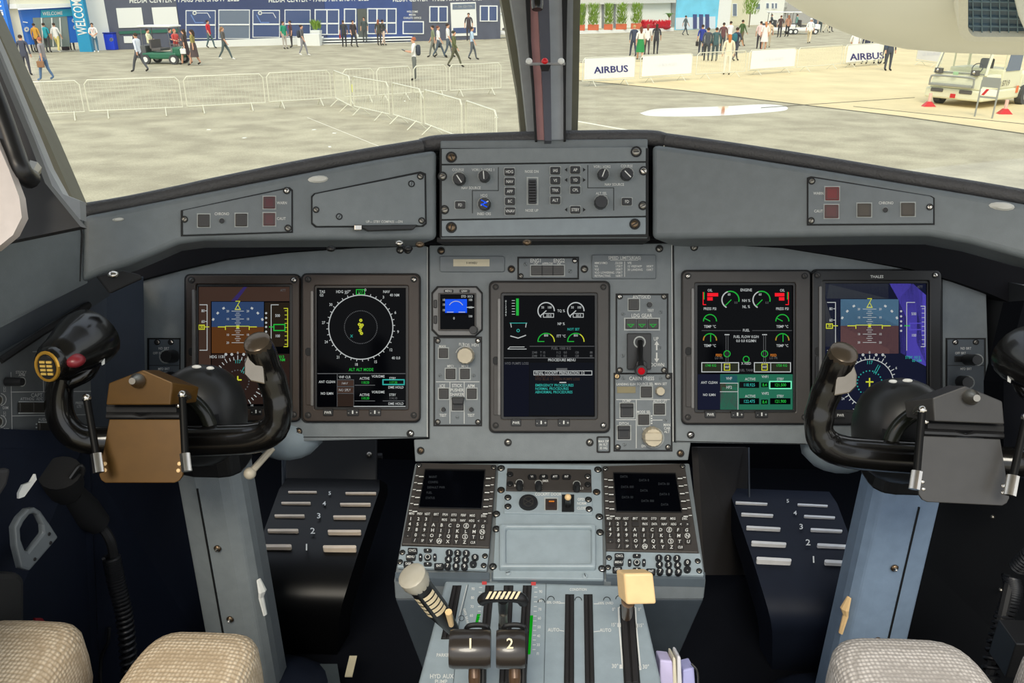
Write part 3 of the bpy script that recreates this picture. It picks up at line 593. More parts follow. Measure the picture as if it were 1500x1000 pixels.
# fittings under the lip
for k, (x, y, m) in enumerate(((585, 356, chrome), (598, 364, blk), (615, 358, brass), (166, 402, chrome), (485, 364, blk), (772, 355, brass))):
    mb = MB(); c = at(x, y, 1.05 if x > 300 else .9); mb.ell(c, (.006, .006, .004), m); build('clip', mb, gs, smooth=True)
mb = MB(); mb.prism(tilt(at(190, 405, .93), 24, 20), [(140, 404), (180, 396), (205, 402), (208, 408), (160, 430)], 0, .01, blkm); build('latch', mb, gs, bevel=.002)
# autopilot control panel
t = thing('autopilot_control_panel', 'grey autopilot panel with rows of black keys in the middle of the glareshield', 'control panel', PG.pt(797, 345))
mb = MB(); mb.prism(PG, R4(644, 217, 950, 347), -.003, .0, blkp); build('gap_edge', mb, t)
for nm, pts in (('upper_plate', [(647, 218), (946, 215), (946, 236), (647, 240)]), ('face_plate', [(647, 242), (946, 238), (946, 316), (647, 321)]), ('lower_plate', [(647, 323), (946, 318), (946, 343), (647, 346)])):
    mb = MB(); mb.prism(PG, pts, 0, .003, grey if nm != 'lower_plate' else M('plate_pale', (140, 150, 156), .45)); build(nm, mb, t, bevel=.0008)
for x, y, m in ((661, 230, brass), (932, 222, steel), (661, 333, brass), (930, 328, brass)): screw(PG, x, y, 6, t, .003, m)
for x, y, m in ((648, 258, steel), (651, 307, steel), (943, 250, chrome), (942, 301, steel)): screw(PG, x, y, 5, t, .003, m)
def gk(cx, cy, tx, w=14.5, h=10.5):
    mb = MB(); mb.prism(PG, rr(cx-w/2-1.2, cy-h/2-1.2, cx+w/2+1.2, cy+h/2+1.2, 2), .003, .0036, M('rim_grey')); build('button_rim', mb, t)
    mb = MB(); mb.prism(PG, rr(cx-w/2, cy-h/2, cx+w/2, cy+h/2, 1.5), .003, .0075, blk); build('button', mb, t, bevel=.0007); pr.text(tx, cx, cy, 4.2, wht)
pr = Print(PG, .0078)
for k, tx in enumerate(('HDG', 'NAV', 'APP', 'BC', 'VNAV')): gk(746.3+k*.25, 251.3+k*14.4, tx)
for k, tx in enumerate(('IAS', 'VS', 'TRK', 'ALT')): gk(813.5, 249.5+k*14.5, tx)
for y, tx in ((248.5, 'AP'), (263.5, 'YD'), (278, 'CPL'), (307, 'STBY')): gk(842.8, y, tx)
gk(674, 300, 'FD'); gk(918.5, 295, 'FD'); pr.out('button_lettering', t)
knob(PG, 672, 261, 9, t, .003, .014, blk, mark=-55); knob(PG, 708.5, 257, 8, t, .003, .017, blk, mark=95); knob(PG, 709, 298, 9, t, .003, .014, blk, mark=30); knob(PG, 884, 254, 8, t, .003, .017, blk, mark=70); knob(PG, 919, 254, 9, t, .003, .014, blk, mark=-45); knob(PG, 881, 295, 9.5, t, .003, .018, blk)
mb = MB(); mb.ring(PG, R4(771.5, 259, 788.5, 300), R4(773.5, 261, 786.5, 298), .003, .0045, M('rim_grey')); build('button_rim', mb, t)
for k in range(9):
    mb = MB(); y = 263+k*4; mb.prism(PG, rr(774.5, y, 785, y+3.4, 1), .003, .006+.006*sin(pi*(k+.5)/9), blk); build('wheel_rib', mb, t, bevel=.0004)
p = Print(PG, .0034); 
for tx, x, y in (('COURSE', 671, 248.5), ('VOR1 2', 699, 248.5), ('VOR2 1', 717, 248.5), ('NAV SOURCE', 690, 275), ('NOSE DN', 779, 251), ('NOSE UP', 779, 308), ('HDG', 709, 286), ('INBD CRS', 709, 313), ('VOR1 VOR2', 882, 244), ('COURSE', 918, 243), ('NAV SOURCE', 900, 270), ('ALT SEL', 881, 283)): p.text(tx, x, y, 3.8, wht)
for x in (829, 856):
    for y in (248.5, 263.5, 307): sg = 1 if x > 840 else -1; p.poly([(x-sg*2, y-3), (x-sg*2, y+3), (x+sg*2, y)], blkp)
p.line([(730, 245), (730, 279), (692, 279), (692, 312)], 1, blkp); p.line([(861, 242), (861, 275), (899, 275), (899, 308)], 1, blkp)
p.out('lettering', t)
p = Print(PG, .0178); p.line([(705, 293), (713, 297), (705, 299), (713, 303)], 1.6, eB); p.out('dial_mark', t)
# warning panels left and right
def warn(pl, pts, scr_, btns, lab, txt, rd):
    t = plate('warning_light_panel', pts, lab, 'control panel', pl=pl, h=.004)
    for x, y, m in scr_: screw(pl, x, y, 4, t, .004, m)
    for (x0, y0, x1, y1), m in btns: korr(pl, x0, y0, x1, y1, t, .004, m)
    p = Print(pl, .0044)
    for tx, x, y in txt: p.text(tx, x, y, 4, wht)
    p.out('lettering', t)
    knob(pl, rd[0], rd[1], 4, t, .004, .004, blk, n=12, grip=False)
    return t
mred = M('warning_red', (118, 26, 30), .3); mred2 = M('warning_dim', (92, 48, 48), .3); mam = M('amber_dim', (74, 66, 54), .3)
bt = M('button_brown', (52, 46, 40), .3)
warn(PGL, [(268, 308), (422, 276), (427, 280), (427, 339), (268, 344)], ((270, 321, steel), (420, 279, chrome), (422, 334, steel)), (((290, 314, 307, 332), bt), ((345, 313, 362, 331), bt), ((386, 288, 403, 305), M('warning_darkred', (88, 30, 34), .3)), ((386, 312, 403, 330), mred2)), 'slanted grey warning plate with two dark red lights on the left of the glareshield', (('WARN', 413, 297), ('CAUT', 412, 320), ('CHRONO', 325, 313)), (325, 323))
warn(PGR, [(1184, 262), (1190, 260), (1362, 287), (1367, 290), (1367, 327), (1184, 328)], ((1189, 265, steel), (1188, 323, steel), (1362, 303, chrome)), (((1209, 274, 1229, 293), mred), ((1208, 300, 1228, 319), mred2), ((1256, 298, 1276, 317), mam), ((1320, 297, 1340, 316), mam)), 'slanted grey warning plate with a bright red light on the right of the glareshield', (('WARN', 1199, 283), ('CAUT', 1199, 309), ('CHRONO', 1298, 297)), (1297, 307))
for x, y in ((312, 306), (374, 325)): pass
# compass cover
t = plate('compass_cover', [(458, 288), (462, 284), (614, 254), (622, 257), (623, 326), (618, 330), (464, 331), (458, 326)], 'blank grey trapezoid cover over the standby compass, left of the autopilot panel', 'cover', pl=PGL, h=.005, m=grey)
for x, y, m in ((616, 258, steel), (463, 307, steel), (618, 323, steel), (497, 317, grey), (603, 269, grey)): screw(PGL, x, y, 3.6, t, .005, m)
p = Print(PGL, .0054); p.text('UP--- STBY COMPASS ---DN', 563, 324.5, 3.6, wht); p.out('lettering', t)
mb = MB(); mb.prism(PGL, [(525, 330), (612, 329), (606, 336), (540, 338)], .001, .012, blk); mb.prism(PGL, R4(519, 329, 530, 337), .002, .016, chrome); build('pull_handle', mb, t, bevel=.001)

# ================================================================ FORWARD PEDESTAL
ped = thing('pedestal', 'grey centre pedestal box between the two footwells, carrying the keypad units', 'pedestal', (PC.pt(805, 852).x, PC.pt(805, 852).y, ZF))
mb = MB(); q = [PC.uv(x, y, -.004) for x, y in ((608, 678), (1010, 678), (1034, 850), (577, 850))]
top = [PC.w(u, v, -.004) for u, v in q]; low = [p-V((0, 0, .03)) for p in top]
mb.loft([top, low], greyd); build('top_plate', mb, ped, bevel=.002)
c1, c0 = low[2], low[3]; b1 = V((c1.x-.06, c1.y+.02, ZF)); b0 = V((c0.x+.06, c0.y+.02, ZF))
mb = MB(); mb.loft([[low[0], low[1], c1, c0], [V((low[0].x+.05, low[0].y, ZF)), V((low[1].x-.05, low[1].y, ZF)), b1, b0]], M('pedestal_dark', (58, 66, 74), .5)); build('body', mb, ped, bevel=.002)
for x0, x1 in ((579, 717), (720, 885), (888, 1033)):
    mb = MB(); a, b = PC.pt(x0, 846), PC.pt(x1, 848); a2, b2 = PC.pt(x0, 838), PC.pt(x1, 838)
    mb.loft([[a, b, b-V((0, 0, .012)), a-V((0, 0, .012))], [a2, b2, b2-V((0, 0, .012)), a2-V((0, 0, .012))]], M('lip_slate', (84, 94, 102), .5)); build('front_lip', mb, ped)
CH = 'keypad units on the forward pedestal'
def cdu(Q, K, label, scrq, litf):
    """Q outer quad tl tr br bl of the dark part, K quad of the pale lower keypad"""
    t = thing('keypad_unit', label, 'keypad', PC.pt(*Q[2]), CH)
    mb = MB(); mb.prism(PC, Q, 0, .006, bezel); build('housing', mb, t, bevel=.0015)
    mb = MB(); mb.prism(PC, scrq, .006, .0065, scr); build('screen', mb, t)
    s = [(x+(x-sum(a for a, b in scrq)/4)*.02, y+(y-sum(b for a, b in scrq)/4)*.03) for x, y in scrq]
    mb = MB(); mb.ring(PC, s, scrq, .006, .008, blk); build('screen_frame', mb, t)
    p = Print(PC, .0068)
    if litf:
        for k in range(9):
            s_, t_ = lerp2(scrq, .1+.3*(k % 3), .1+.09*k); p.text('DATA 0000'[:5+k % 4], s_, t_, 3.4, M('lit_faint', (70, 74, 78), emit=.35), 'L')
    else:
        for k, tx in enumerate(('MAINT', 'CONFIG', 'DEFAULT PWR', 'FUEL', 'STATUS')): s_, t_ = lerp2(scrq, .08, .2+.14*k); p.text(tx, s_, t_, 3.2, M('lit_faint', (70, 74, 78), emit=.35), 'L')
    p.out('screen_text', t)
    L = Print(PC, .0086)
    def k_(s, tt, ws, ht, txt, m=M('key_dark', (48, 45, 43), .4), sz=5.2):
        c = lerp2(Q, s, tt); key(PC, rr(c[0]-ws/2, c[1]-ht/2, c[0]+ws/2, c[1]+ht/2, 1.2, 2), .0055, .0082, m, t, 'key', .0004)
        if txt: L.text(txt, c[0], c[1], sz, wht, shear=.1)
    for r in range(6):
        for s in (-.02, -.085):
            pass
        for side in (0, 1):
            tt = .17+.085*r; c = lerp2(Q, .085 if side == 0 else .915, tt)
            key(PC, rr(c[0]-4.5, c[1]-2.6, c[0]+4.5, c[1]+2.6, 1, 2), .0055, .0078, M('key_dark'), t, 'line_key', .0004)
            L.line([(c[0]-3, c[1]), (c[0]+3, c[1])], 1.4, wht); e = lerp2(Q, .035 if side == 0 else .965, tt-.01); L.h = .0064; L.line([(e[0]-2.5, e[1]), (e[0]+2.5, e[1])], 1, wht); L.h = .0086
    row0 = ('MENU', 'PREV', 'NEXT', 'BRT', 'FPLN', 'DTO', 'PERF', 'MSG', 'EXEC'); xs0 = (.05, .145, .235, .34, .445, .55, .66, .765, .9)
    def lbl(tx, x, y, z):
        w_ = sum(GL[c][2] for c in tx)*z; L.text(tx, x, y, z, wht, sx=min(1, 9.5/w_), shear=.1)
    def kk(s_, t_, tx, w_=10.5, z=4.4):
        c = lerp2(Q, s_, t_); key(PC, rr(c[0]-w_/2, c[1]-3.1, c[0]+w_/2, c[1]+3.1, 1.2, 2), .0055, .0078, M('key_dark', (48, 45, 43), .4), t, 'key', .0003)
        if tx: lbl(tx, c[0], c[1], z)
    L.h = .0081
    for tx, x in zip(row0, xs0): kk(x, .62, tx, z=3.4)
    for tx, x in zip(('PROG', 'DATA', 'NAV', 'HDG', '<', '>'), (.445, .55, .66, .765, .845, .92)): kk(x, .683, tx, 8.5 if tx in '<>' else 10.5, z=3.4)
    kk(.34, .683, '')
    for r, row in enumerate((('1', '2', '3'), ('4', '5', '6'), ('7', '8', '9'), ('.', '0', '+/-'), ('', '/', 'SP'))):
        for c_, tx in enumerate(row):
            if tx: kk(.05+.09*c_, .683+.065*r, tx, 9, 4.6 if len(tx) == 1 else 3.4)
    for r, row in enumerate(('ABCDEFG', 'HIJKLMN', 'OPQRSTU', 'VWXYZ')):
        for c_, tx in enumerate(row): kk(.325+.096*c_, .748+.065*r, tx, 9.5, 4.6)
    kk(.325+.096*5, .943, 'CLR', 9.5, 3.4)
    for c_, r in ((4, 0), (6, 1), (4, 2), (1, 3)):
        c = lerp2(Q, .325+.096*c_, .748+.065*r); L.arc(c[0], c[1], 3.7, 0, 360, .7, wht, n=14)
    L.out('key_lettering', t)
    for q_, m in ((Q[0], chrome), (Q[1], steel)):
        c = lerp2(Q, .03 if q_ is Q[0] else .97, .03); screw(PC, c[0], c[1], 3, t, .006, m if q_ is Q[0] else steel)
    # lower pale pad
    t2 = thing('cursor_keypad', ('pale cursor keypad strip below the left keypad unit' if not litf else 'pale cursor keypad strip below the right keypad unit'), 'keypad', PC.pt(*K[2]), 'pale cursor keypads below the keypad units')
    mb = MB(); mb.prism(PC, K, 0, .005, greyl); build('plate', mb, t2, bevel=.001)
    L = Print(PC, .0088)
    for k, (s, tt, tx) in enumerate(((.14, .2, 'CNCL'), (.13, .5, 'MENU'), (.115, .83, 'DISP'), (.46, .88, 'ENT'))):
        c = lerp2(K, s, tt); key(PC, rr(c[0]-7, c[1]-4, c[0]+7, c[1]+4, 1.5, 2), .004, .0083, blk, t2, 'key', .0005); L.text(tx, c[0], c[1], 3.4, wht)
    c0 = lerp2(K, .32, .48)
    mb = MB(); mb.disc(PC, c0[0], c0[1], .0046, .004, .0085, blk); build('key', mb, t2, bevel=.0004); L.arc(c0[0], c0[1], 3.2, 0, 360, .8, wht, n=12)
    for dx, dy, w, h in ((0, -10, 6, 2.3), (0, 10, 6, 2.3), (-10.5, 0, 2.5, 5), (10.5, 0, 2.5, 5)):
        key(PC, rr(c0[0]+dx-w, c0[1]+dy-h, c0[0]+dx+w, c0[1]+dy+h, 2, 3), .004, .0082, blk, t2, 'key', .0004); L.poly([(c0[0]+dx-1.2, c0[1]+dy), (c0[0]+dx, c0[1]+dy-1.4), (c0[0]+dx+1.2, c0[1]+dy), (c0[0]+dx, c0[1]+dy+1.4)], wht)
    n_ = 1
    for r in range(3):
        for c_ in range(3):
            c = lerp2(K, .555+.095*c_, .24+.31*r); mb = MB(); mb.prism(PC, [(c[0]+5.4*cos(a_*pi/8), c[1]+4.6*sin(a_*pi/8)) for a_ in range(16)], .004, .0083, blk); build('key', mb, t2, smooth=True); L.text(str(n_), c[0], c[1], 5, wht); n_ += 1
    for s, tt, tx in ((.85, .42, '0'), (.84, .74, '.')):
        c = lerp2(K, s, tt); mb = MB(); mb.prism(PC, [(c[0]+5.4*cos(a_*pi/8), c[1]+4.6*sin(a_*pi/8)) for a_ in range(16)], .004, .0083, blk); build('key', mb, t2, smooth=True); L.text(tx, c[0], c[1], 5, wht)
    L.out('key_lettering', t2)
    for s, tt in ((.03, .3), (.02, .75), (.96, .35), (.96, .8)): c = lerp2(K, s, tt); screw(PC, c[0], c[1], 3.2, t2, .005, steel)
cdu([(611, 677), (727, 680), (717, 802), (588, 797)], [(587, 799), (717, 803), (713, 834), (582, 830)], 'dark keypad unit with a blank screen on the left of the forward pedestal', [(623, 687), (710, 688), (705, 744), (614, 742)], 0)
cdu([(883, 682), (1003, 678), (1024, 809), (888, 806)], [(888, 807), (1026, 810), (1031, 842), (888, 838)], 'dark keypad unit with faint text on its screen on the right of the forward pedestal', [(899, 692), (989, 693), (998, 749), (903, 748)], 1)
# middle: radio control and door panel, blank tray
t = thing('radio_control_panel', 'dark strip of small keys and knobs at the top middle of the pedestal', 'control panel', PC.pt(805, 718))
mb = MB(); mb.prism(PC, [(730, 679), (881, 681), (884, 848), (722, 846)], -.003, .002, greyl); build('surround', mb, t, bevel=.001)
mb = MB(); mb.prism(PC, [(743, 685), (866, 687), (867, 720), (741, 718)], .001, .004, bezel); build('plate', mb, t, bevel=.001)
for k, tx in enumerate(('VHF', 'HF', 'PA', 'INT')):
    key(PC, rr(773+k*16.8, 694, 786+k*16.8, 701, 3), .003, .0065, blk, t, 'button', .0005)
p = Print(PC, .0068)
for k, tx in enumerate(('V1', 'HF', 'ATT', 'INT')): p.text(tx, 779.5+k*16.8, 697.5, 3, wht)
p.h = .0043; p.text('INT', 756, 711, 3, wht); p.text('MKR', 763, 713, 3, wht); p.text('MASK', 790, 714, 3, wht); p.text('EMER', 799, 704, 3, wht); p.text('ST 1 2 3', 848, 715, 3, wht); p.out('lettering', t)
for x, y in ((761, 706), (789, 707), (845, 708)): knob(PC, x, y, 5, t, .004, .014, blk, n=14)
for x, y, m in ((747, 694, blk), (747, 708, blk), (861, 697, chrome), (861, 709, blk)): screw(PC, x, y, 3.6, t, .004, m)
for x, y, m in ((734, 685, steel), (734, 717, brass), (876, 687, steel), (874, 720, brass), (727, 752, steel), (727, 774, steel), (878, 756, chrome), (879, 779, steel), (722, 829, steel), (882, 832, chrome), (744, 838, greyl), (857, 842, greyl)): screw(PC, x, y, 4.2, t, .002, m, m is not greyl)
t = thing('cockpit_door_panel', 'pale grey door control strip with a round dark speaker and amber light', 'control panel', PC.pt(805, 751))
mb = MB(); mb.prism(PC, [(741, 720), (867, 722), (868, 753), (738, 751)], .001, .0045, greyl); build('plate', mb, t, bevel=.001)
mb = MB(); mb.disc(PC, 774, 734, .0135, .004, .008, blk, .0125, n=26); build('speaker', mb, t, smooth=True)
p = Print(PC, .0083); p.arc(774, 734, 7, 0, 360, 1, korry, n=16); p.line([(767, 730), (781, 738)], 1, korry); p.line([(767, 738), (781, 730)], 1, korry); p.out('speaker_mark', t)
korr(PC, 799, 730, 816, 745, t, .0045, M('button_amber_black', (52, 36, 30), .3))
p = Print(PC, .0084); p.rect(804, 733, 812, 735, eO); p.out('lamp', t)
mb = MB(); mb.prism(PC, R4(823, 724, 841, 748), .0045, .007, blkp); mb.tube([PC.pt(832, 740, .007), PC.pt(832, 730, .03)], [.004, .0035], blk); mb.ell(PC.pt(832, 728, .034), (.0045,)*3, cream); build('toggle', mb, t, smooth=True)
p = Print(PC, .0048); p.text('COCKPIT DOOR', 803, 723.5, 4.2, wht); p.text('OPEN', 852, 731, 3.8, wht); p.text('NORM', 852, 737, 3.8, wht); p.text('CLOSE', 852, 744, 3.8, wht); p.out('lettering', t)
for x, y, m in ((744, 728, steel), (744, 741, steel), (862, 731, steel), (863, 745, chrome)): screw(PC, x, y, 3.8, t, .0045, m)
t = thing('blanking_tray', 'blank pale grey recessed cover below the door control strip', 'cover', PC.pt(805, 830))
mb = MB(); mb.ring(PC, rr(731, 766, 873, 830, 3), rr(741, 772, 866, 824, 4), .002, .011, greyl); build('raised_edge', mb, t, bevel=.003)
mb = MB(); mb.prism(PC, rr(739, 770, 868, 826, 3), .002, .005, greyl); build('plate', mb, t, bevel=.001)

def woven(name, c1, c2):
    m = bpy.data.materials.new(name); m.use_nodes = True; t = m.node_tree; b = t.nodes['Principled BSDF']; b.inputs['Roughness'].default_value = .85
    g = t.nodes.new('ShaderNodeTexCoord'); v = t.nodes.new('ShaderNodeTexVoronoi'); v.inputs['Scale'].default_value = 260; v.inputs['Randomness'].default_value = .25
    mp = t.nodes.new('ShaderNodeMapping'); mp.inputs['Scale'].default_value = (1, .8, 1); t.links.new(g.outputs['Object'], mp.inputs[0]); t.links.new(mp.outputs[0], v.inputs['Vector'])
    r = t.nodes.new('ShaderNodeValToRGB'); r.color_ramp.elements[0].position = .15; r.color_ramp.elements[1].position = .6; r.color_ramp.elements[0].color = (*lin(c1), 1); r.color_ramp.elements[1].color = (*lin(c2), 1)
    t.links.new(v.outputs['Distance'], r.inputs[0]); t.links.new(r.outputs[0], b.inputs['Base Color'])
    bp = t.nodes.new('ShaderNodeBump'); bp.invert = True; bp.inputs['Strength'].default_value = .7; bp.inputs['Distance'].default_value = .002; t.links.new(v.outputs['Distance'], bp.inputs['Height']); t.links.new(bp.outputs[0], b.inputs['Normal'])
    return m
WOV_L = woven('woven_cream', (232, 214, 186), (186, 164, 134)); WOV_R = woven('woven_stone', (222, 214, 206), (172, 164, 156))
# ================================================================ THROTTLE QUADRANT
tq = thing('throttle_quadrant', 'pale grey curved quadrant with slots and white markings at the bottom centre', 'throttle quadrant', PQ.pt(805, 1000, -.02))
# curved top: a strip profile from the far edge toward the viewer
def arcpt(u, t):                 # t = distance back toward the viewer from the far edge
    return PQ.w(u, -t, 0)
u0, v0 = PQ.uv(652, 850); u1, v1 = PQ.uv(935, 850); e0, f0 = PQ.uv(612, 1000); e1, f1 = PQ.uv(970, 1000)
k0 = (e0-u0)/(f0-v0); k1 = (e1-u1)/(f1-v1)
rows = [(v0+.014, -.05), (v0+.012, -.02), (v0+.007, -.007), (v0, 0), (f0-.10, 0)]
mb = MB(); A = []; B = []
for v, h in rows: A.append(PQ.w(u0+k0*(v-v0), v, h)); B.append(PQ.w(u1+k1*(v-v1), v, h))
bot = [PQ.w(u0-.0, rows[-1][0], -.25), PQ.w(u0, rows[0][0], -.25)]; botr = [PQ.w(u1, rows[-1][0], -.25), PQ.w(u1, rows[0][0], -.25)]
mb.loft([A+bot, B+botr], greyl); build('quadrant_body', mb, tq, bevel=.004, seg=3)
slotm = M('slot_brush', (38, 35, 35), .6)
def slot(pts, name='slot'):
    mb = MB(); mb.prism(PQ, pts, .0, .0012, M('slot_dark', (16, 15, 16), .8)); build(name, mb, tq)
    xm = [(pts[0][0]+pts[1][0])/2, (pts[3][0]+pts[2][0])/2]; w = abs(pts[1][0]-pts[0][0])/2
    for sg in (-1, 1):
        mb = MB(); a = PQ.pt(xm[0]+sg*w*.48, pts[0][1]+3, .001); b = PQ.pt(xm[1]+sg*w*.48, pts[3][1], .001)
        mb.tube([a, b], w*.42*PQ.scale(xm[1], 930), slotm, 8); build('slot_brush', mb, tq, smooth=True)
slot([(663, 857), (676, 857), (662, 935), (646, 935)]); slot([(711, 857), (724, 857), (710, 1000), (699, 1000)]); slot([(738, 857), (752, 857), (746, 1000), (731, 1000)]); slot([(766, 857), (779, 857), (771, 1000), (757, 1000)])
slot([(828, 870), (841, 870), (841, 1000), (826, 1000)]); slot([(855, 870), (868, 870), (871, 1000), (857, 1000)]); slot([(908, 885), (929, 885), (938, 1000), (914, 1000)])
p = Print(PQ, .0006); pb = Print(PQ, .0006)
gB = E_('bright_green', (30, 235, 40), .9) if False else M('green_scale', (20, 225, 35), .5, emit=.25)
p.poly([(776, 901), (781, 901), (777, 958), (771, 958)], gB); p.poly([(699, 899), (704, 899), (700, 913), (696, 913)], gB)
for x, y in ((709, 854), (781, 855)): p.poly([(x-3, y-3), (x+4, y-3), (x+4, y+2), (x-3, y+2)], M('red_mark', (200, 70, 70), .6))
for x0, x1 in ((697, 692), (783, 780)):
    for k in range(14): y = 860+k*7; x = (x0+5 if x0 < 700 else x0)+(x1-x0)*k/14; p.line([(x, y), (x+4, y)], .9, wht)
for k, tx in enumerate(('90', '80', '70', '60', '50', '40', '30', 'FI')): p.text(tx, 792-k*.6, 866+k*13, 4, wht); 
for k, tx in enumerate(('90', '80', '70', '60')): p.text(tx, 693-k*.8, 862+k*13, 4, wht)
for tx, x, y, z, al in (('CONDITION', 847, 863, 3.6, 'C'), ('100% OVRD', 810, 882, 3.6, 'C'), ('100% OVRD', 887, 883, 3.6, 'C'), ('AUTO', 811, 922, 5, 'C'), ('AUTO', 887, 922.5, 5, 'C'), ('PARKING', 652, 959, 5, 'C'), ('HYD AUX', 647, 990, 6.4, 'C'), ('PUMP', 646, 998, 6, 'C'), ('0°', 899, 892, 4.4, 'C'), ('0°', 937, 892, 4.4, 'C'), ('15°', 899, 914.5, 5, 'C'), ('15°', 939, 915.5, 5, 'C'), ('30°', 901, 975, 6, 'C'), ('30°', 946, 976, 6, 'C'), ('EMER BRAKE', 683, 903, 3.6, 'C')): p.text(tx, x, y, z, wht, al, rot=75 if tx[:4] == 'EMER' else 0)
p.line([(820, 883), (827, 883)], 1, wht); p.line([(870, 884), (877, 884)], 1, wht); p.line([(820, 923), (826, 924)], 1, wht); p.line([(870, 925), (878, 924)], 1, wht)
p.line([(906, 890), (907, 914), (912, 976)], 2.2, wht); p.line([(931, 890), (932, 916), (938, 978)], 2.2, wht); p.line([(906, 890), (914, 886)], 2, wht); p.line([(931, 890), (925, 886)], 2, wht)
for x, y in ((907, 915), (932, 916), (910, 976), (937, 978)): p.rect(x-2.5, y-3, x+2.5, y+3, wht)
pb.line([(800, 854), (797, 1000)], .9, M('seam_grey', (80, 90, 96), .6)); pb.line([(686, 856), (672, 915), (664, 1000)], .9, M('seam_grey')); p.arc(676, 905, 4, 0, 360, .8, blkp, n=12)
for x, y in ((793, 880), (807, 876), (847, 877), (889, 877), (907, 875)): pb.arc(x, y+2, 5, 180, 360, 1, blkp, n=10)
p.line([(655, 990), (655, 990.5)], .1, wht); p.line([(684, 857), (670, 912)], .8, wht); pb.out('seam', tq); p.out('lettering', tq)
# power levers
def power(x0, x1, num, lab):
    c0, c1 = at(x0, 950, .815), at(x1, 950, .815)
    t = thing('power_lever', lab, 'lever', at((x0+x1)/2+5, 1000, .86), 'engine power levers')
    mb = MB(); d = (c1-c0).normalized(); n = 24; R = .0185; rg = []
    for q, r in ((0, .93), (.004, 1), ((c1-c0).length-.004, 1), ((c1-c0).length, .93)):
        rg.append([c0+d*q+fw*(-R*r*cos(2*pi*k/n)*1.15)+up*(R*r*sin(2*pi*k/n)) for k in range(n)])
    mb.loft(rg, M('lever_barrel', (48, 42, 37), .28, coat=.3)); build('grip_barrel', mb, t, smooth=True)
    pp = Pl(at((x0+x1)/2, 950, .815)-fw*(R*1.15), rt, up); p = Print(pp, .0006); p.text(num, (x0+x1)/2-(0 if num == '1' else 1), 942, 15, M('cream_print', (240, 228, 190), .5)); p.out('numeral', t)
    mb = MB(); xs = (x0+x1)/2+6; mb.tube([at(xs, 972, .835), at(xs, 990, .83), at(xs, 1030, .84)], [.006, .0065, .005], M('lever_brown', (92, 70, 52), .35, .3)); mb.tube([at(xs+12, 972, .84), at(xs+12, 1030, .84)], .004, blk); build('stalk', mb, t, smooth=True)
    xx = (x0+x1)/2+(10 if num == '1' else 5); mb = MB()
    mb.tube(path([at(xx-17, 924, .83), at(xx-13, 917, .825), at(xx, 915, .825), at(xx+13, 917, .825), at(xx+17, 924, .83)], 4), .0026, blk, 8); build('trigger', mb, t, smooth=True)
power(659, 719, '1', 'power lever numbered 1, the wider left black barrel'); power(727, 769, '2', 'power lever numbered 2, the narrower right black barrel')
t = thing('gust_lock_handle', 'short black T handle with cream diagonal stripes between the power lever slots', 'handle', at(738, 922, .9))
mb = MB(); P = path([at(707, 879, .878), at(713, 875, .873), at(737, 873, .87), at(760, 875, .873), at(767, 881, .878)], 5); mb.tube(P, .0068, blk, 12, flat=.9); build('bar', mb, t, smooth=True)
pp = Pl(at(737, 872, .87)-fw*.0076, rt, up); p = Print(pp, .0004)
for k in range(7): x = 714+k*7; p.poly([(x+3, 866), (x+7, 866), (x+1, 877), (x-3, 877)], M('stripe_cream', (232, 214, 176), .5))
p.out('stripes', t)
mb = MB(); mb.tube([at(737, 878, .89), at(737, 898, .92)], [.006, .005], blk); mb.tube([at(737, 898, .915), at(737, 914, .93)], [.0048, .0052], steel); mb.tube([at(737, 914, .925), at(737, 935, .95)], .0055, blk); build('stem', mb, t, smooth=True)
t = thing('parking_brake_lever', 'leaning black lever with cream stripes and a pale round cap, left of the quadrant', 'lever', at(662, 925, .93))
a, b = at(608, 849, .87), at(664, 922, .93); d = (b-a)
mb = MB(); mb.tube([a+d*f for f in (0.04, .12, .55, .8, 1)], [.0145, .0125, .0125, .0095, .007], blk, 14); build('shaft', mb, t, smooth=True)
mb = MB(); mb.tube([a-d*.10, a-d*.08, a+d*.02, a+d*.08], [.0125, .0155, .0155, .0135], M('ivory_cap', (178, 172, 156), .3), 16); build('cap', mb, t, smooth=True)
for k in range(5):
    f = .2+.075*k; mb = MB(); c = a+d*f; ax = d.normalized(); vv = (-fw - ax*(-fw).dot(ax)).normalized(); ss = ax.cross(vv)
    for g0, g1 in ((-1.05, .1), (.5, 1.0)):
        fs = [g0+(g1-g0)*i/6 for i in range(7)]
        for th0, th1 in zip(fs, fs[1:]):
            q = [c+ax*o+(vv*cos(th)+ss*sin(th))*.0129 for o, th in ((-.0028, th0), (.0028, th0), (.0028, th1), (-.0028, th1))]; mb.add(q, [(0, 1, 2, 3)], M('stripe_cream'))
    build('stripe', mb, t)
mb = MB(); mb.tube([at(657, 896, .885), at(661, 915, .905)], [.004, .003], cream, 8); build('catch', mb, t, smooth=True)
t = thing('flap_lever', 'flap lever with a square cream plastic block knob at the right of the quadrant', 'lever', at(918, 905, .97))
A_ = Pl(at(937, 862, .845), rt, up)
mb = MB(); q1 = [A_.pt(x, y) for x, y in ((914, 840), (957, 839), (962, 885), (918, 886))]; q0 = [A_.pt(x, y)+fw*.022 for x, y in ((906, 842), (950, 841), (955, 880), (909, 884))]
mb.loft([q0, q1], cream); build('knob_block', mb, t, bevel=.0025, seg=3)
mb = MB(); mb.tube([at(920, 880, .87), at(918, 902, .95)], [.0075, .006], M('lever_brown')); build('stalk', mb, t, smooth=True)
t = thing('document_stack', 'loose lilac and white papers tucked beside the right of the quadrant', 'papers', at(990, 1000, .9))
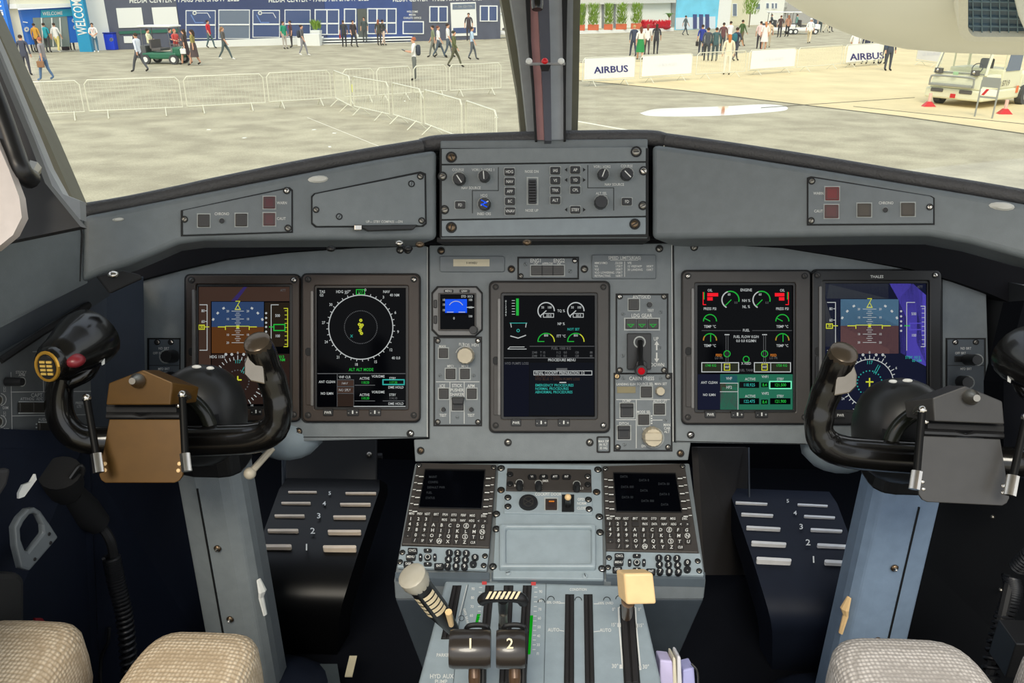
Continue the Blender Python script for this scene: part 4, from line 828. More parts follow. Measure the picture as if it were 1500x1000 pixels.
for k, (x, w, y, c) in enumerate(((976, 18, 966, 'violet'), (988, 4, 962, 'cream'), (995, 5, 960, 'white'), (1009, 16, 975, 'lilac'))):
    mb = MB(); cc = {'violet': (205, 196, 232), 'cream': (226, 218, 192), 'white': (228, 226, 230), 'lilac': (178, 178, 226)}[c]
    q = [at(x-w/2, y+(6 if k == 3 else 0), .93), at(x+w/2, y+2, .93), at(x+w/2+4, 1040, .93), at(x-w/2, 1040, .93)]
    mb.loft([q, [p_+fw*.03 for p_ in q]], M('paper_'+c, cc, .7)); build('sheet', mb, t, bevel=.002)
mb = MB(); mb.tube(path([at(1013, 972, .92), at(1022, 985, .92), at(1023, 1020, .92)], 4), .0012, steel, 6); build('wire_clip', mb, t)

# ================================================================ YOKES, COLUMNS, FOOTRESTS, SEATS (left built as seen, right is its mirror across the aircraft)
board_l = M('board_warm_reflection', (86, 60, 20), .38, .35); board_r = M('grey_board', (68, 67, 66), .36, .4)  # left board carries a warm orange reflection in its base colour
for sg in (0, 1):
    sd_ = 'left' if not sg else 'right'
    L = at
    fin = dict(mirror=bool(sg))
    base = lambda p: mir(p) if sg else p
    # ---- control column
    T0 = L(307, 650, 1.035); B0 = L(356, 930, 1.165); dr = (B0-T0).normalized(); B0 = T0+dr*((ZF-T0.z)/dr.z)
    t = thing('control_column', 'grey control column under the %s yoke' % sd_, 'control column', base(B0), 'control columns')
    mb = MB(); hx, hy = .041, .026
    sec = lambda c, s=1.0: [c+V((x*s, y*s, 0)) for x, y in ((-hx, -hy*.7), (-hx*.35, -hy), (hx*.4, -hy), (hx*.75, -hy*.85), (hx*.95, -hy*.45), (hx, 0), (hx, hy), (-hx, hy))]
    mb.loft([sec(T0+dr*.03), sec(B0, 1.12)], M('blue_grey_paint', (126, 146, 170), .45, bump=.15) if sg else grey); build('column_tube', mb, t, bevel=.003, **fin)
    mb = MB(); sc = lambda c, s=1.0: [c+V((x*s, y*s, 0)) for x, y in ((-hx*.34, -hy-.0016), (-hx*.29, -hy-.0016), (-hx*.29, -hy+.004), (-hx*.34, -hy+.004))]
    mb.loft([sc(T0+dr*.05), sc(B0, 1.12)], blkp); build('seam', mb, t, **fin)
    for f in (.31, .57):
        c = T0+dr*((B0-T0).length*f)+V((-.0, -hy*(1+.1*f)-.002, 0)); mb = MB(); mb.ell(c, (.005, .003, .005), brass, n=8, k=6); mb.ell(c+V((0, -.003, 0)), (.0025, .003, .0025), chrome, n=6, k=4); build('fastener', mb, t, smooth=True, **fin)
    mb = MB(); mb.loft([sec(T0+V((0, 0, .045)), 1.04), sec(T0+dr*.035, 1.04)], blk); build('column_cap', mb, t, bevel=.004, **fin)
    mb = MB(); c = T0+dr*((B0-T0).length*.5)+V((hx+.003, -.02, 0)); mb.tube([c+V((0, 0, .03)), c+V((.003, 0, .01)), c, c+V((.002, 0, -.03))], [.003, .006, .004, .003], cream if sg else white, 6, flat=.4); build('torn_tag', mb, t, **fin)
    mb = MB(); mb.ell(B0+V((.03, .0, .0)), (.10, .09, .06), navy, n=20); build('boot', mb, t, smooth=True, **fin)
    if sg: t.location.x += .02
    # ---- yoke
    t = thing('yoke', ('left yoke with black horns and a clipboard with a painted orange reflection' if not sg else 'right yoke with black horns and a dark grey clipboard'), 'yoke', base(L(245, 655, .97)), 'control yokes')
    mb = MB(); hub = L(296, 608, 1.01); 
    Rh = Matrix((tuple(rt), tuple(up), tuple(-fw))).transposed()
    mb.ell(hub, (.054, .063, .05), blkm if False else M('hub_black', (34, 35, 36), .38), Rh, n=28, k=14, e=.92); build('hub_housing', mb, t, smooth=True, **fin)
    mb = MB(); mb.tube(path([L(256, 575, .945), L(280, 585, .935), L(300, 605, .935), L(312, 635, .94), L(316, 660, .95)], 5), .008, M('hose_black', (30, 32, 26), .25), 12); build('hose', mb, t, smooth=True, **fin)
    mb = MB(); c = L(270, 630, .96); mb.tube([c, c+fw*.02], .031, blk, 28); build('hub_disc', mb, t, bevel=.002, **fin)
    mb = MB(); mb.tube([L(314, 607, .955), L(316, 622, .955)], .005, blkm, 8); build('hose_end', mb, t, smooth=True, **fin)
    for p_, r_, m_ in ((L(344, 598, 1.0), (.004,)*3, brass), (L(288, 537, .985), (.006, .003, .0022), white), (L(308, 539, .985), (.005, .003, .0022), white)): mb = MB(); mb.ell(p_, r_, m_, n=8, k=5); build('hub_screw', mb, t, smooth=True, **fin)
    # crossbar with both horns
    P = path([L(92, 550, .90), L(86, 580, .905), L(90, 612, .91), L(108, 636, .915), L(140, 645, .925), L(200, 643, .935), L(280, 645, .94)], 6)
    mb = MB(); n_ = len(P); mb.tube(P, [.0135+.003*min(1, i/(n_*.7)) for i in range(n_)], gloss, 16); build('horn', mb, t, smooth=True, **fin)
    P = path([L(270, 645, .94), L(330, 644, .935), L(372, 641, .93), L(398, 630, .925), L(408, 608, .92), L(404, 575, .915), L(392, 540, .905), L(379, 506, .89)], 6); n_ = len(P)
    mb = MB(); mb.tube(P, [.0185-.0035*i/n_ if i < n_*.45 else .0155+.0005*sin(i) for i in range(n_)], gloss, 16); build('horn', mb, t, smooth=True, **fin)
    mb = MB(); c = L(376, 500, .885); e_ = L(379, 506, .89); mb.tube([e_, c, c+(c-e_)*.4], [.0155, .0145, .010], M('cap_brown_metal', (84, 74, 62), .2, .5), 16); build('horn_cap', mb, t, smooth=True, **fin)  # brown, partly metallic cap on the horn tip
    mb = MB(); q = [L(x, y, .885) for x, y in ((374, 508), (362, 518), (357, 532), (357, 548), (366, 558), (388, 563), (386, 540))]; mb.loft([q, [p_+fw*.006 for p_ in q]], M('thumb_steel', (140, 132, 120), .16, .9)); build('thumb_guard', mb, t, bevel=.0015, **fin)
    # grip head
    mb = MB(); g0, g1 = L(78, 532, .86), L(140, 488, .93); d = (g1-g0)
    mb.tube([g0+d*f for f in (0, .06, .25, .5, .75, .95, 1.05)], [.016, .0195, .0215, .026, .030, .029, .018], gloss, 20, flat=1.12); 
    build('grip_head', mb, t, smooth=True, **fin)
    mb = MB(); mb.tube(path([L(138, 525, .915), L(128, 545, .91), L(108, 556, .905), L(94, 562, .90)], 4), [.009]*12+[.013], gloss, 10); build('grip_web', mb, t, smooth=True, **fin)
    o = g0-d.normalized()*.003-fw*.004; n3 = (-d.normalized()*.75-fw*.66).normalized(); X3 = rt - n3*rt.dot(n3); X3.normalize(); fp = Pl(o, X3, n3.cross(X3))
    mb = MB(); mb.loft([[fp.w(.0165*cos(a), .0185*sin(a), -.014) for a in [2*pi*i/20 for i in range(20)]], [fp.w(.0165*cos(a), .019*sin(a), 0) for a in [2*pi*i/20 for i in range(20)]], [fp.w(.0135*cos(a), .016*sin(a), .004) for a in [2*pi*i/20 for i in range(20)]]], gloss); build('switch_head', mb, t, smooth=True, **fin)
    mb = MB(); mb.tube([fp.w(.0118*cos(a), -.001+.0148*sin(a), .0035) for a in [2*pi*i/20 for i in range(21)]], .0021, M('worn_brass', (196, 150, 60), .3, .6), 6); build('switch_rim', mb, t, smooth=True, **fin)
    mb = MB(); mb.loft([[fp.w(.0095*cos(a), -.002+.0125*sin(a), .003) for a in [2*pi*i/18 for i in range(18)]], [fp.w(.0095*cos(a), -.002+.0125*sin(a), .0048) for a in [2*pi*i/18 for i in range(18)]]], blk); build('switch_face', mb, t, **fin)
    for i in range(4):
        for j in (-1, 1): mb = MB(); mb.prism(fp, [(0, 0)]*3, 0, 0, blk) if False else mb.loft([[fp.w(j*.0036+x*.0028, -.0085+i*.0042+y*.0012, h) for x, y in ((-1, -1), (1, -1), (1, 1), (-1, 1))] for h in (.0045, .0062)], M('switch_gold', (226, 190, 100), .35, .3)); build('trim_rib', mb, t, **fin)
    mb = MB(); mb.ell(L(110, 528, .865), (.0105, .0105, .007), M('button_crimson', (122, 36, 44), .35), n=14); build('red_button', mb, t, smooth=True, **fin)
    mb = MB(); q = [L(x, y, .905) for x, y in ((147, 503), (152, 506), (150, 514), (153, 525), (153, 533), (149, 535), (148, 520))]; mb.loft([q, [p_+fw*.001 for p_ in q]], white); build('paper_tag', mb, t, **fin)
    mb = MB(); mb.ell(L(108, 475, .91), (.0035,)*3, steel, n=8, k=6); build('grip_screw', mb, t, smooth=True, **fin)
    # clipboard
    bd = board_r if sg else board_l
    c = thing('clipboard', ('dark grey metal chart clipboard mounted on the right yoke' if sg else 'chart clipboard with a painted orange reflection, mounted on the left yoke'), 'clipboard', base(L(207, 706, .88)), 'yoke clipboards')
    K = Pl(L(207, 600, .865), rt, up)
    mb = MB(); q1 = [K.pt(x, y) for x, y in ((159, 561), (209, 541.5), (252, 560), (249, 593), (155, 593))]; q0 = [K.pt(x, y)+fw*.03 for x, y in ((168, 560), (215, 543), (276, 569), (272, 592), (160, 593))]
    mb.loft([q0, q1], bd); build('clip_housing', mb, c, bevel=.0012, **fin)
    mb = MB(); a = K.pt(203, 557, .0); mb.tube([a, a-fw*.004, a-fw*.010, a-fw*.015], [.0075, .008, .005, .0035], steel, 14); build('clamp_knob', mb, c, smooth=True, **fin)
    mb = MB(); mb.tube([L(157, 609, .875), L(195, 609, .875), L(207, 611, .875), L(222, 609, .875), L(264, 609, .875)], [.0035, .0035, .0018, .0035, .0035], blk, 8); build('hinge_rod', mb, c, smooth=True, **fin)
    mb = MB(); mb.tube([L(160, 599, .885), L(262, 599, .885)], .007, blkm, 8); build('hinge_base', mb, c, smooth=True, **fin)
    q = [(160, 614), (266, 614), (268, 690), (267, 697), (262, 704), (255, 707), (154, 707), (148, 703), (145, 696), (146, 688)]
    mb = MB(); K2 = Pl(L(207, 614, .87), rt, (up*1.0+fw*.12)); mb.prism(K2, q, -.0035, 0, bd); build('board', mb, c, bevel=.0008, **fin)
    for x, y in ((153, 679), (153, 688.5), (262, 679), (260.5, 689)):
        mb = MB(); mb.dome(K2, x, y, .0022, 0, .001, cream if not sg else chrome, 10); build('rivet', mb, c, smooth=True, **fin)
    for a, b, e in (((127, 583, .86), (141, 664, .845), (145, 692, .84)), ((267, 578, .865), (271, 664, .85), (274, 690, .845))):
        a, b, e = L(*a), L(*b), L(*e)
        mb = MB(); mb.tube([a, b], .0038, M('rod_black', (12, 12, 12), .5, spec=.15), 10); build('support_rod', mb, c, smooth=True, **fin)
        mb = MB(); mb.tube([b, e], .0058, chrome, 8, flat=.7); build('rod_ferrule', mb, c, smooth=True, **fin)
        mb = MB(); mb.ell(a, (.005, .005, .005), chrome, n=8, k=6); build('rod_end', mb, c, smooth=True, **fin)
    mb = MB(); mb.tube([L(262, 584, .88), L(276, 577, .88)], .006, chrome, 8); mb.ell(L(262, 594, .88), (.004,)*3, chrome, n=8, k=5); build('bracket', mb, c, smooth=True, **fin)
    # ---- footrest ramp with numbered slots
    t = thing('footrest', 'dark %s footrest ramp with numbered white bars 1 to 5' % sd_, 'footrest', base(V((L(470, 900, 1.2).x, L(470, 900, 1.2).y, ZF))), 'numbered footrests')
    rows = [((420, 700), (556, 702), 1.47), ((409, 716), (556, 717), 1.44), ((377, 803), (526, 806), 1.29), ((385, 845), (512, 850), 1.25), ((389, 868), (505, 872), 1.238), ((391, 882), (501, 886), 1.238), ((394, 892), (499, 896), 1.243), ((396, 901), (497, 905), 1.254), ((397, 915), (496, 918), 1.272), ((400, 990), (492, 990), 1.36)]
    rings = []
    for (x0, y0), (x1, y1), D in rows:
        a, b = L(x0, y0, D), L(x1, y1, D); rings.append([a, b, b+V((0, .06, -.05)), a+V((0, .06, -.05))])
    mb = MB(); mb.loft(rings, navy if sg else blk if False else M('footrest_black' if not sg else 'footrest_navy', (7, 7, 8) if not sg else (10, 14, 26), .4, spec=.25)); build('ramp', mb, t, smooth=True, **fin)
    o_ = L(483, 722, 1.432); fp = Pl(o_, rt, o_-L(449, 801, 1.293))
    for y0, xa, xb, xc, xd, h_ in ((720, 422, 464, 506, 551, 3), (736, 412, 455, 498, 543, 3.4), (754.5, 402, 446, 488, 536, 4), (776, 392, 437, 480, 529, 5), (799, 381, 427, 473, 522, 6)):
        for x0, x1, dy in ((xa, xb, 0), (xc, xd, 1.5)):
            mb = MB(); mb.prism(fp, rr(x0, y0-h_*.36+dy, x1, y0+h_*.36+dy, h_*.34, 3), -.006, .004, M('grip_bar', (222, 205, 185), .55) if not sg else M('grip_bar_white', (225, 225, 225), .55)); build('grip_bar', mb, t, **fin)
    P_ = Print(fp, .0045)
    for tx, x, y, z in (('5', 483, 722, 5), ('4', 475, 737, 6), ('3', 467, 755, 7.5), ('2', 458, 777, 8.5), ('1', 449, 801, 9.5)):
        if sg:  # digits must read correctly on the mirrored side
            continue
        P_.text(tx, x, y, z, wht, sx=1.2)
    if sg:
        fq = Pl(mir(o_), rt, mir(o_)-mir(L(449, 801, 1.293))); fq = Pl(mir(o_), V((cos(YAW), -sin(YAW), 0)), mir(o_-L(449, 801, 1.293)))
        P_ = Print(fq, .0045)
        for tx, x, y, z in (('5', 1153, 733.5, 5), ('4', 1163, 751, 6), ('3', 1171, 771, 7.5), ('2', 1180, 794, 8.5), ('1', 1187, 819, 9.5)): P_.text(tx, x-31, y-1, z, wht, sx=1.2)
    P_.out('numerals', t)
    if sg: t.location.x += .037
    # ---- seat: two thigh pads on a frame
    t = thing('pilot_seat', ('left seat with two cream woven thigh pads' if not sg else 'right seat with cream grey woven thigh pads at the bottom right'), 'seat', base(V((L(180, 990, .72).x, L(180, 990, .72).y, ZF))), 'pilot seats')
    pads = [((205, 945), (388, 945), .80), ((-60, 925), (128, 932), .77)] if not sg else [((176, 921), (390, 921), .80), ((-60, 915), (128, 922), .77)]
    for (x0, y0), (x1, y1), D in pads:
        a, b = L(x0, y0, D), L(x1, y1, D); ctr = (a+b)/2; w = (b-a).length
        cc = V((ctr.x, ctr.y-.105, ctr.z-.035)); mb = MB(); mb.ell(cc, (w/2, .13, .048), WOV_L if not sg else WOV_R, n=36, k=16, e=.42); build('thigh_pad', mb, t, smooth=True, **fin)
    mb = MB(); mb.box(V((L(175, 960, .75).x, L(175, 960, .75).y-.14, ZF+.16)), (.26, .3, .3), blkm); build('seat_frame', mb, t, bevel=.01, **fin)
# ================================================================ SIDES OF THE FLIGHT DECK, WINDOW FRAMES
frame = M('frame_grey', (148, 151, 152), .42); framed = M('frame_dark', (48, 48, 49), .5); seal = M('window_seal', (104, 102, 84), .55)
pink = M('side_window_rim', (206, 196, 190), .35)  # rim colour includes the reflection of the bright side window
def sheet(name, pts3, m, th=.012, parent=None, mirror=False, bevel=0, dirv=None):
    mb = MB(); q = [V(p) for p in pts3]; n = (q[1]-q[0]).cross(q[2]-q[0]).normalized(); 
    if n.dot(CAM-q[0]) > 0: n = -n
    mb.loft([q, [p+(dirv or n)*th for p in q]], m); return build(name, mb, parent, mirror=mirror, bevel=bevel)
# left sidewall cowl that runs from the glareshield back past the pilot
dep = lambda p: (p-CAM).dot(fw)
dA, dB, dC = dep(PGL.pt(119, 312)), dep(PGL.pt(119, 414)), dep(PGL.pt(119, 360))
def shell(name, rows, m, th=.015, ext=4, **k):      # rows of points left to right, one row per edge line, lofted into a thick skin
    rows = [[r[0]+(r[0]-r[1])*ext]+list(r) for r in rows]
    mb = MB(); n = len(rows[0]); flat = [p for r in rows for p in r]; back = [p+fw*th for p in flat]; k_ = len(flat); fs = []
    for i in range(len(rows)-1):
        for j in range(n-1):
            q = (i*n+j, i*n+j+1, (i+1)*n+j+1, (i+1)*n+j); fs += [q, tuple(k_+c for c in q)]
    for i in range(len(rows)-1): fs += [(i*n, (i+1)*n, k_+(i+1)*n, k_+i*n), (i*n+n-1, (i+1)*n+n-1, k_+(i+1)*n+n-1, k_+i*n+n-1)]
    for j in range(n-1): fs += [(j, j+1, k_+j+1, k_+j), ((len(rows)-1)*n+j, (len(rows)-1)*n+j+1, k_+(len(rows)-1)*n+j+1, k_+(len(rows)-1)*n+j)]
    mb.add(flat+back, fs, m); return st(build(name, mb, smooth=True, **k))
shell('wall_left.001', [[at(-80, 372, dA-.20), at(-10, 352, dA-.13), at(50, 334, dA-.07), at(119, 316, dA)],
    [at(-80, 430, dC-.19), at(-10, 398, dC-.12), at(50, 376, dC-.065), at(119, 352, dC+.0)],
    [at(-80, 505, dB-.17), at(-10, 478, dB-.12), at(50, 447, dB-.055), at(118.5, 413, dB)]], hood)
shell('wall_left.006', [[at(-80, 505, dB-.165), at(-10, 478, dB-.115), at(50, 447, dB-.05), at(118.5, 413, dB+.005), at(150, 402, dB+.03)],
    [at(-80, 612, dB-.09), at(-5, 558, dB-.05), at(62, 502, dB+.0), at(126, 449, dB+.06), at(152, 432, dB+.09)]], M('cowl_return', (78, 84, 90), .55))
mb = MB(); mb.tube([at(-80, 612, dB-.1), at(-5, 558, dB-.055), at(62, 502, dB-.005), at(128, 448, dB+.055)], .0045, blkm, 8); st(build('trim_1', mb, smooth=True))
mb = MB(); mb.tube([PGL.pt(117.5, 318, .001), PGL.pt(120.5, 345, .001), PGL.pt(117, 412, .001)], .0009, blkp, 6); st(build('trim_2', mb))
eA, eB = dep(PGR.pt(1545, 306)), dep(PGR.pt(1545, 388))
shell('wall_right.003', [[at(1640, 325, eA-.06), at(1545, 306, eA)], [at(1640, 415, eB-.06), at(1545, 388, eB)], [at(1640, 480, eB-.02), at(1545, 450, eB+.05)]], hood)
# window pillar, left: seal, bright strip, dark trim, grab handle
def strip(name, a, b, D, m, th=.02, **k):    # a, b lists of pixel pairs: left and right edges going down
    mb = MB(); q = [at(x, y, D[i] if isinstance(D, list) else D) for i, (x, y) in enumerate(a)]; r = [at(x, y, D[i] if isinstance(D, list) else D) for i, (x, y) in enumerate(b)]
    if a[0][1] == -40: q.insert(0, q[0]+(q[0]-q[1])*3.2); r.insert(0, r[0]+(r[0]-r[1])*3.2)
    mb.loft([[q[i], r[i], r[i]+fw*th, q[i]+fw*th] for i in range(len(q))], m); return st(build(name, mb, **k))
strip('trim_3', [(-52, -40), (-6, 72), (51, 200), (96, 296)], [(-42, -40), (4, 60), (64, 192), (108, 294)], .93, seal, .03)
strip('trim_4', [(-62, -40), (0, 108), (34, 190), (58, 248), (78, 306), (118, 322)], [(-50, -40), (2, 78), (48, 190), (70, 244), (92, 284), (117, 294)], [.86, .87, .88, .88, .87, .86], frame, .012, smooth=True)
strip('trim_5', [(-110, -40), (-60, 150), (-10, 240), (20, 300), (0, 356)], [(-60, -40), (2, 110), (40, 200), (66, 268), (118, 332)], [.80, .80, .80, .80, .78], framed, .012, smooth=True)
strip('trim_6', [(-90, 200), (-90, 250), (-90, 292), (-90, 320), (-90, 345), (-90, 375)], [(-8, 200), (13, 248), (28, 288), (32, 318), (19, 344), (-8, 366)], .745, pink, .01, smooth=True)
t = thing('grab_handle', 'black curved grab handle on the left window pillar', 'handle', at(42, 262, .76))
mb = MB(); mb.tube(path([at(-40, 60, .76), at(0, 165, .76), at(20, 222, .76), at(32, 252, .76), at(44, 262, .775)], 5), .0095, blk, 12); build('bar', mb, t, smooth=True)
mb = MB(); mb.tube([at(40, 262, .765), at(48, 246, .785)], [.006, .008], steel, 8); build('end_cap', mb, t, smooth=True)
# right end: only the black edge beyond the cowl is in view
strip('trim_7', [(1500, 440), (1470, 560), (1470, 700)], [(1640, 470), (1640, 560), (1640, 700)], .95, navyd, .04)
# centre pillar
strip('trim_8', [(727, -40), (745, 60), (757, 130), (764, 206)], [(742, -40), (759, 60), (770, 130), (779, 206)], 1.16, seal, .05)
strip('trim_9', [(742, -40), (758, 60), (766, 130), (774, 206)], [(768, -40), (775, 60), (780, 130), (786, 206)], 1.12, frame, .07)
strip('trim_10', [(768, -40), (774, 60), (780, 130), (784, 206)], [(776, -40), (778, 60), (783, 130), (787, 206)], 1.10, blkm, .05)
strip('trim_11', [(772, -40), (776, 60), (781, 130), (785, 206)], [(788, -40), (793, 60), (796, 130), (799, 206)], 1.11, M('painted_pink_reflection', (222, 168, 168), .3), .05)  # reflection of red padding painted as a pink strip
strip('trim_12', [(786, -40), (791, 60), (795, 130), (798, 206)], [(803, -40), (806, 60), (807, 130), (808, 206)], 1.09, M('pillar_dark', (84, 86, 96), .35), .05)
strip('trim_13', [(801, -40), (805, 60), (806, 130), (807, 206)], [(824, -40), (826, 60), (827, 130), (827, 206)], 1.11, M('pillar_grey', (190, 196, 202), .4), .05)
strip('trim_14', [(823, -40), (825, 60), (826, 130), (826, 206)], [(832, -40), (830, 60), (829, 130), (829, 206)], 1.10, blkm, .05)
strip('trim_15', [(828, -40), (829, 60), (829, 130), (828, 206)], [(840, -40), (839, 60), (838, 130), (837, 206)], 1.12, frame, .07)
strip('trim_16', [(839, -40), (837, 60), (836, 130), (835, 206)], [(851, -40), (849, 60), (848, 130), (846, 206)], 1.16, seal, .05)
t = thing('alignment_sight', 'eye position sight of two white balls and a red ball on a bracket', 'sight', at(797, 95, 1.05))
mb = MB(); mb.tube([at(770, 94, 1.05), at(828, 93.5, 1.05)], .0018, M('bracket_grey', (150, 150, 150), .4), 8); mb.prism(Pl(at(798, 96, 1.05), rt, up), [(791, 95), (807, 95), (804, 103), (793, 103)], 0, .004, blk); build('bracket', mb, t)
for x, m in ((775, white), (798, M('ball_red', (225, 25, 35), .3)), (822, white)): mb = MB(); mb.ell(at(x, 90, 1.05), (.0044,)*3, m, n=14, k=9); build('ball', mb, t, smooth=True)
mb = MB(); mb.tube([at(786, -40, 1.02), at(787, 8, 1.02), at(787, 14, 1.02)], [.0075, .0075, .0065], gloss, 16); tag(build('microphone_boom', mb, smooth=True), 'short glossy black rod hanging down the top of the centre pillar', 'rod')
# unseen roof of the flight deck, put in and sized to shade the interior
mb = MB(); mb.box((0, .66, CAM.z+.50), (2.1, 1.1, .04), M('headliner', (150, 150, 148), .8)); st(build('ceiling', mb))
# windscreen panes
gl = bpy.data.materials.new('windscreen_glass'); gl.use_nodes = True; n_ = gl.node_tree; n_.nodes.remove(n_.nodes['Principled BSDF'])
mx = n_.nodes.new('ShaderNodeMixShader'); tr = n_.nodes.new('ShaderNodeBsdfTransparent'); gg = n_.nodes.new('ShaderNodeBsdfGlossy'); gg.inputs[1].default_value = .02; mx.inputs[0].default_value = .05
tr.inputs[0].default_value = (.97, .98, .96, 1); n_.links.new(tr.outputs[0], mx.inputs[1]); n_.links.new(gg.outputs[0], mx.inputs[2]); n_.links.new(mx.outputs[0], n_.nodes['Material Output'].inputs[0])
for k, q in enumerate(([(-140, -560, 1.0), (700, -560, 1.19), (774, 215, 1.19), (110, 305, .97)], [(880, -560, 1.19), (1740, -560, 1.0), (1640, 320, .97), (840, 215, 1.19)])):
    mb = MB(); P = [at(*c) for c in q]; mb.loft([P, [p+fw*.006 for p in P]], gl); o = build('window_%d' % (k+1), mb); o['kind'] = 'structure'
# left side console with switch panel
SC = Pl(at(60, 570, .93), at(125, 560, 1.0)-at(0, 580, .86), up)
t = thing('side_console_panel', 'grey switch panel with white lines and CAPT SW lettering behind the left yoke', 'control panel', SC.pt(60, 655))
mb = MB(); mb.prism(SC, [(-60, 585), (0, 530), (125, 448), (133, 460), (134, 657), (-60, 655)], -.02, 0, M('console_grey', (92, 96, 98), .5)); build('plate', mb, t, bevel=.001)
p = Print(SC, .0008); wg = M('line_grey', (190, 192, 190), .6)
for a in ([(16, 545), (18, 652)], [(16, 574), (133, 573)], [(18, 609), (133, 607)], [(63, 543), (64, 573)], [(48, 515), (70, 514)]): p.line(a, .9, wg)
for tx, x, y, z in (('STICKY', 31, 545, 4), ('APM', 32, 549, 4), ('CAPT SW', 60, 578.5, 5.6), ('ATT/HDG', 40, 584, 3.8), ('ADC', 58, 584, 3.8), ('AUDIO', 64, 614, 4), ('DIM', 8, 597, 4), ('OFF', 9, 629, 4), ('PRESS', 116, 590, 3.6), ('LTS', 116, 595, 3.6)): p.text(tx, x, y, z, wg)
for y in (568, 572, 604, 608): p.text('L1', 7, y, 3.4, wg)
for k in range(4): p.rect(52.5, 620+k*5, 54.5, 622+k*5, wg)
for y in (585, 617): p.arc(0, y, 9, -80, 80, 1, wg, n=10)
p.out('lettering', t)
korr(SC, 30, 589, 49, 604, t, .001); korr(SC, 50, 589, 68, 604, t, .001); korr(SC, 59, 619, 77, 636, t, .001)
for y in (586, 618): knob(SC, -1, y, 5, t, .001, .012, steel, n=14)
knob(SC, 33, 559, 4.5, t, .001, .02, blk, n=12, grip=False); screw(SC, 96, 652, 4, t, .001, steel)
mb = MB(); mb.tube([SC.pt(0, 528, .0), SC.pt(60, 488, 0), SC.pt(130, 446, 0)], .004, blkm, 8); build('edge_seal', mb, t, smooth=True)
# dark left corner panel beyond it
st(sheet('wall_left.002', [at(127, 440, 1.06), at(210, 405, 1.17), at(214, 660, 1.17), at(127, 665, 1.06)], M('corner_blue_grey', (54, 62, 74), .5), .01))
st(sheet('wall_left.003', [at(-400, 640, .56), at(-60, 655, .82), at(130, 657, .98), at(150, 1100, 1.15), at(-60, 1100, .80), at(-400, 1100, .45)], navy, .02))
st(sheet('wall_left.004', [at(120, 657, 1.0), at(262, 655, 1.22), at(330, 1000, 1.36), at(150, 1100, 1.15)], navy, .02))
mb = MB(); mb.tube([at(175, 710, 1.09), at(222, 940, 1.22)], .0012, blkm, 6); st(build('trim_17', mb))
for x, y, D in ((196, 834, 1.15),):
    mb = MB(); mb.ell(at(x, y, D-.02), (.004,)*3, steel, n=8, k=5); tag(build('wall_stud', mb, smooth=True), 'single tiny steel stud on the dark wall left of the left column', 'stud')
# grey ring bracket, holders, hose
W1 = Pl(at(55, 790, .86), at(130, 657, .98)-at(-60, 655, .82), up)
t = thing('cup_holder', 'grey angular ring bracket fixed to the dark side wall by the left seat', 'holder', W1.pt(40, 836))
mb = MB(); O = [(22, 772), (30, 757), (42, 745), (52, 743), (60, 748), (74, 768), (86, 787), (44, 836), (32, 832), (24, 800)]; I = [(30, 775), (35, 764), (43, 754), (50, 751), (56, 754), (63, 768), (64, 780), (42, 808), (37, 806), (31, 790)]
mb.ring(W1, O, I, .0, .008, M('holder_grey', (98, 104, 108), .4)); build('ring', mb, t, bevel=.002)
for x, y in ((73, 782), (75, 795), (52, 819)): screw(W1, x, y, 2.2, t, .008, blkm, False)
mb = MB(); mb.prism(W1, [(28, 722), (34, 710), (45, 706), (52, 694), (54, 702), (44, 716), (36, 727), (28, 730)], .0, .003, white); tag(build('torn_label', mb), 'torn white sticker on the dark side wall at the far left', 'sticker')
mb = MB(); mb.prism(W1, [(-30, 690), (18, 685), (12, 710), (-10, 745), (-30, 760)], .0, .012, M('box_dark', (52, 52, 54), .45)); tag(build('side_box', mb, bevel=.004), 'dark grey recessed box at the left edge beneath the switch panel', 'box')
mb = MB(); mb.prism(W1, rr(-35, 838, 38, 925, 14), .0, .02, M('armrest_black', (30, 30, 30), .5)); tag(build('armrest', mb, bevel=.006), 'black rounded armrest pad at the left edge behind the thigh pad', 'armrest')
mb = MB(); mb.prism(W1, [(52, 905), (62, 905), (78, 925), (50, 925)], .0, .003, M('tab_red', (120, 20, 30), .5)); tag(build('red_tab', mb), 'small dark red tab just above the far left thigh pad', 'tab')
t = thing('torch_holder', 'black round cup fitting low on the left side wall behind the yoke', 'holder', at(95, 730, .95))
mb = MB(); mb.tube([at(88, 692, .92), at(94, 712, .94), at(97, 722, .95)], [.022, .021, .016], blkm, 18); build('cup', mb, t, smooth=True)
mb = MB(); mb.tube([at(100, 722, .96), at(122, 748, 1.0), at(146, 768, 1.02)], [.016, .02, .014], blkm, 12); build('handset', mb, t, smooth=True)
mb = MB(); mb.tube(path([at(102, 700, .915), at(116, 682, .92), at(122, 690, .925), at(112, 708, .93)], 4), .0025, blk, 8); build('clip_loop', mb, t, smooth=True)
def coil(P, R, m, pitch):
    P = path(P, 10); mb = MB(); N = len(P); rg = []; d0 = (P[-1]-P[0]).normalized(); a = d0.orthogonal().normalized(); b = d0.cross(a)
    pts = []; L = sum((P[i+1]-P[i]).length for i in range(N-1)); turns = L/pitch; K = int(turns*10)
    for i in range(K+1):
        f = i/K*(N-1); j = min(int(f), N-2); c = P[j].lerp(P[j+1], f-j); th = 2*pi*turns*i/K; pts.append(c+(a*cos(th)+b*sin(th))*R)
    mb.tube(pts, pitch*.42, m, 6); return mb
t = thing('corrugated_hose', 'black ribbed oxygen hose hanging down the dark left side wall', 'hose', at(190, 1000, 1.06))
build('coil', coil([at(163, 815, 1.03), at(170, 850, 1.04), at(183, 910, 1.05), at(192, 1010, 1.06)], .009, M('hose_rubber', (26, 27, 30), .4), .0055), t, smooth=True)
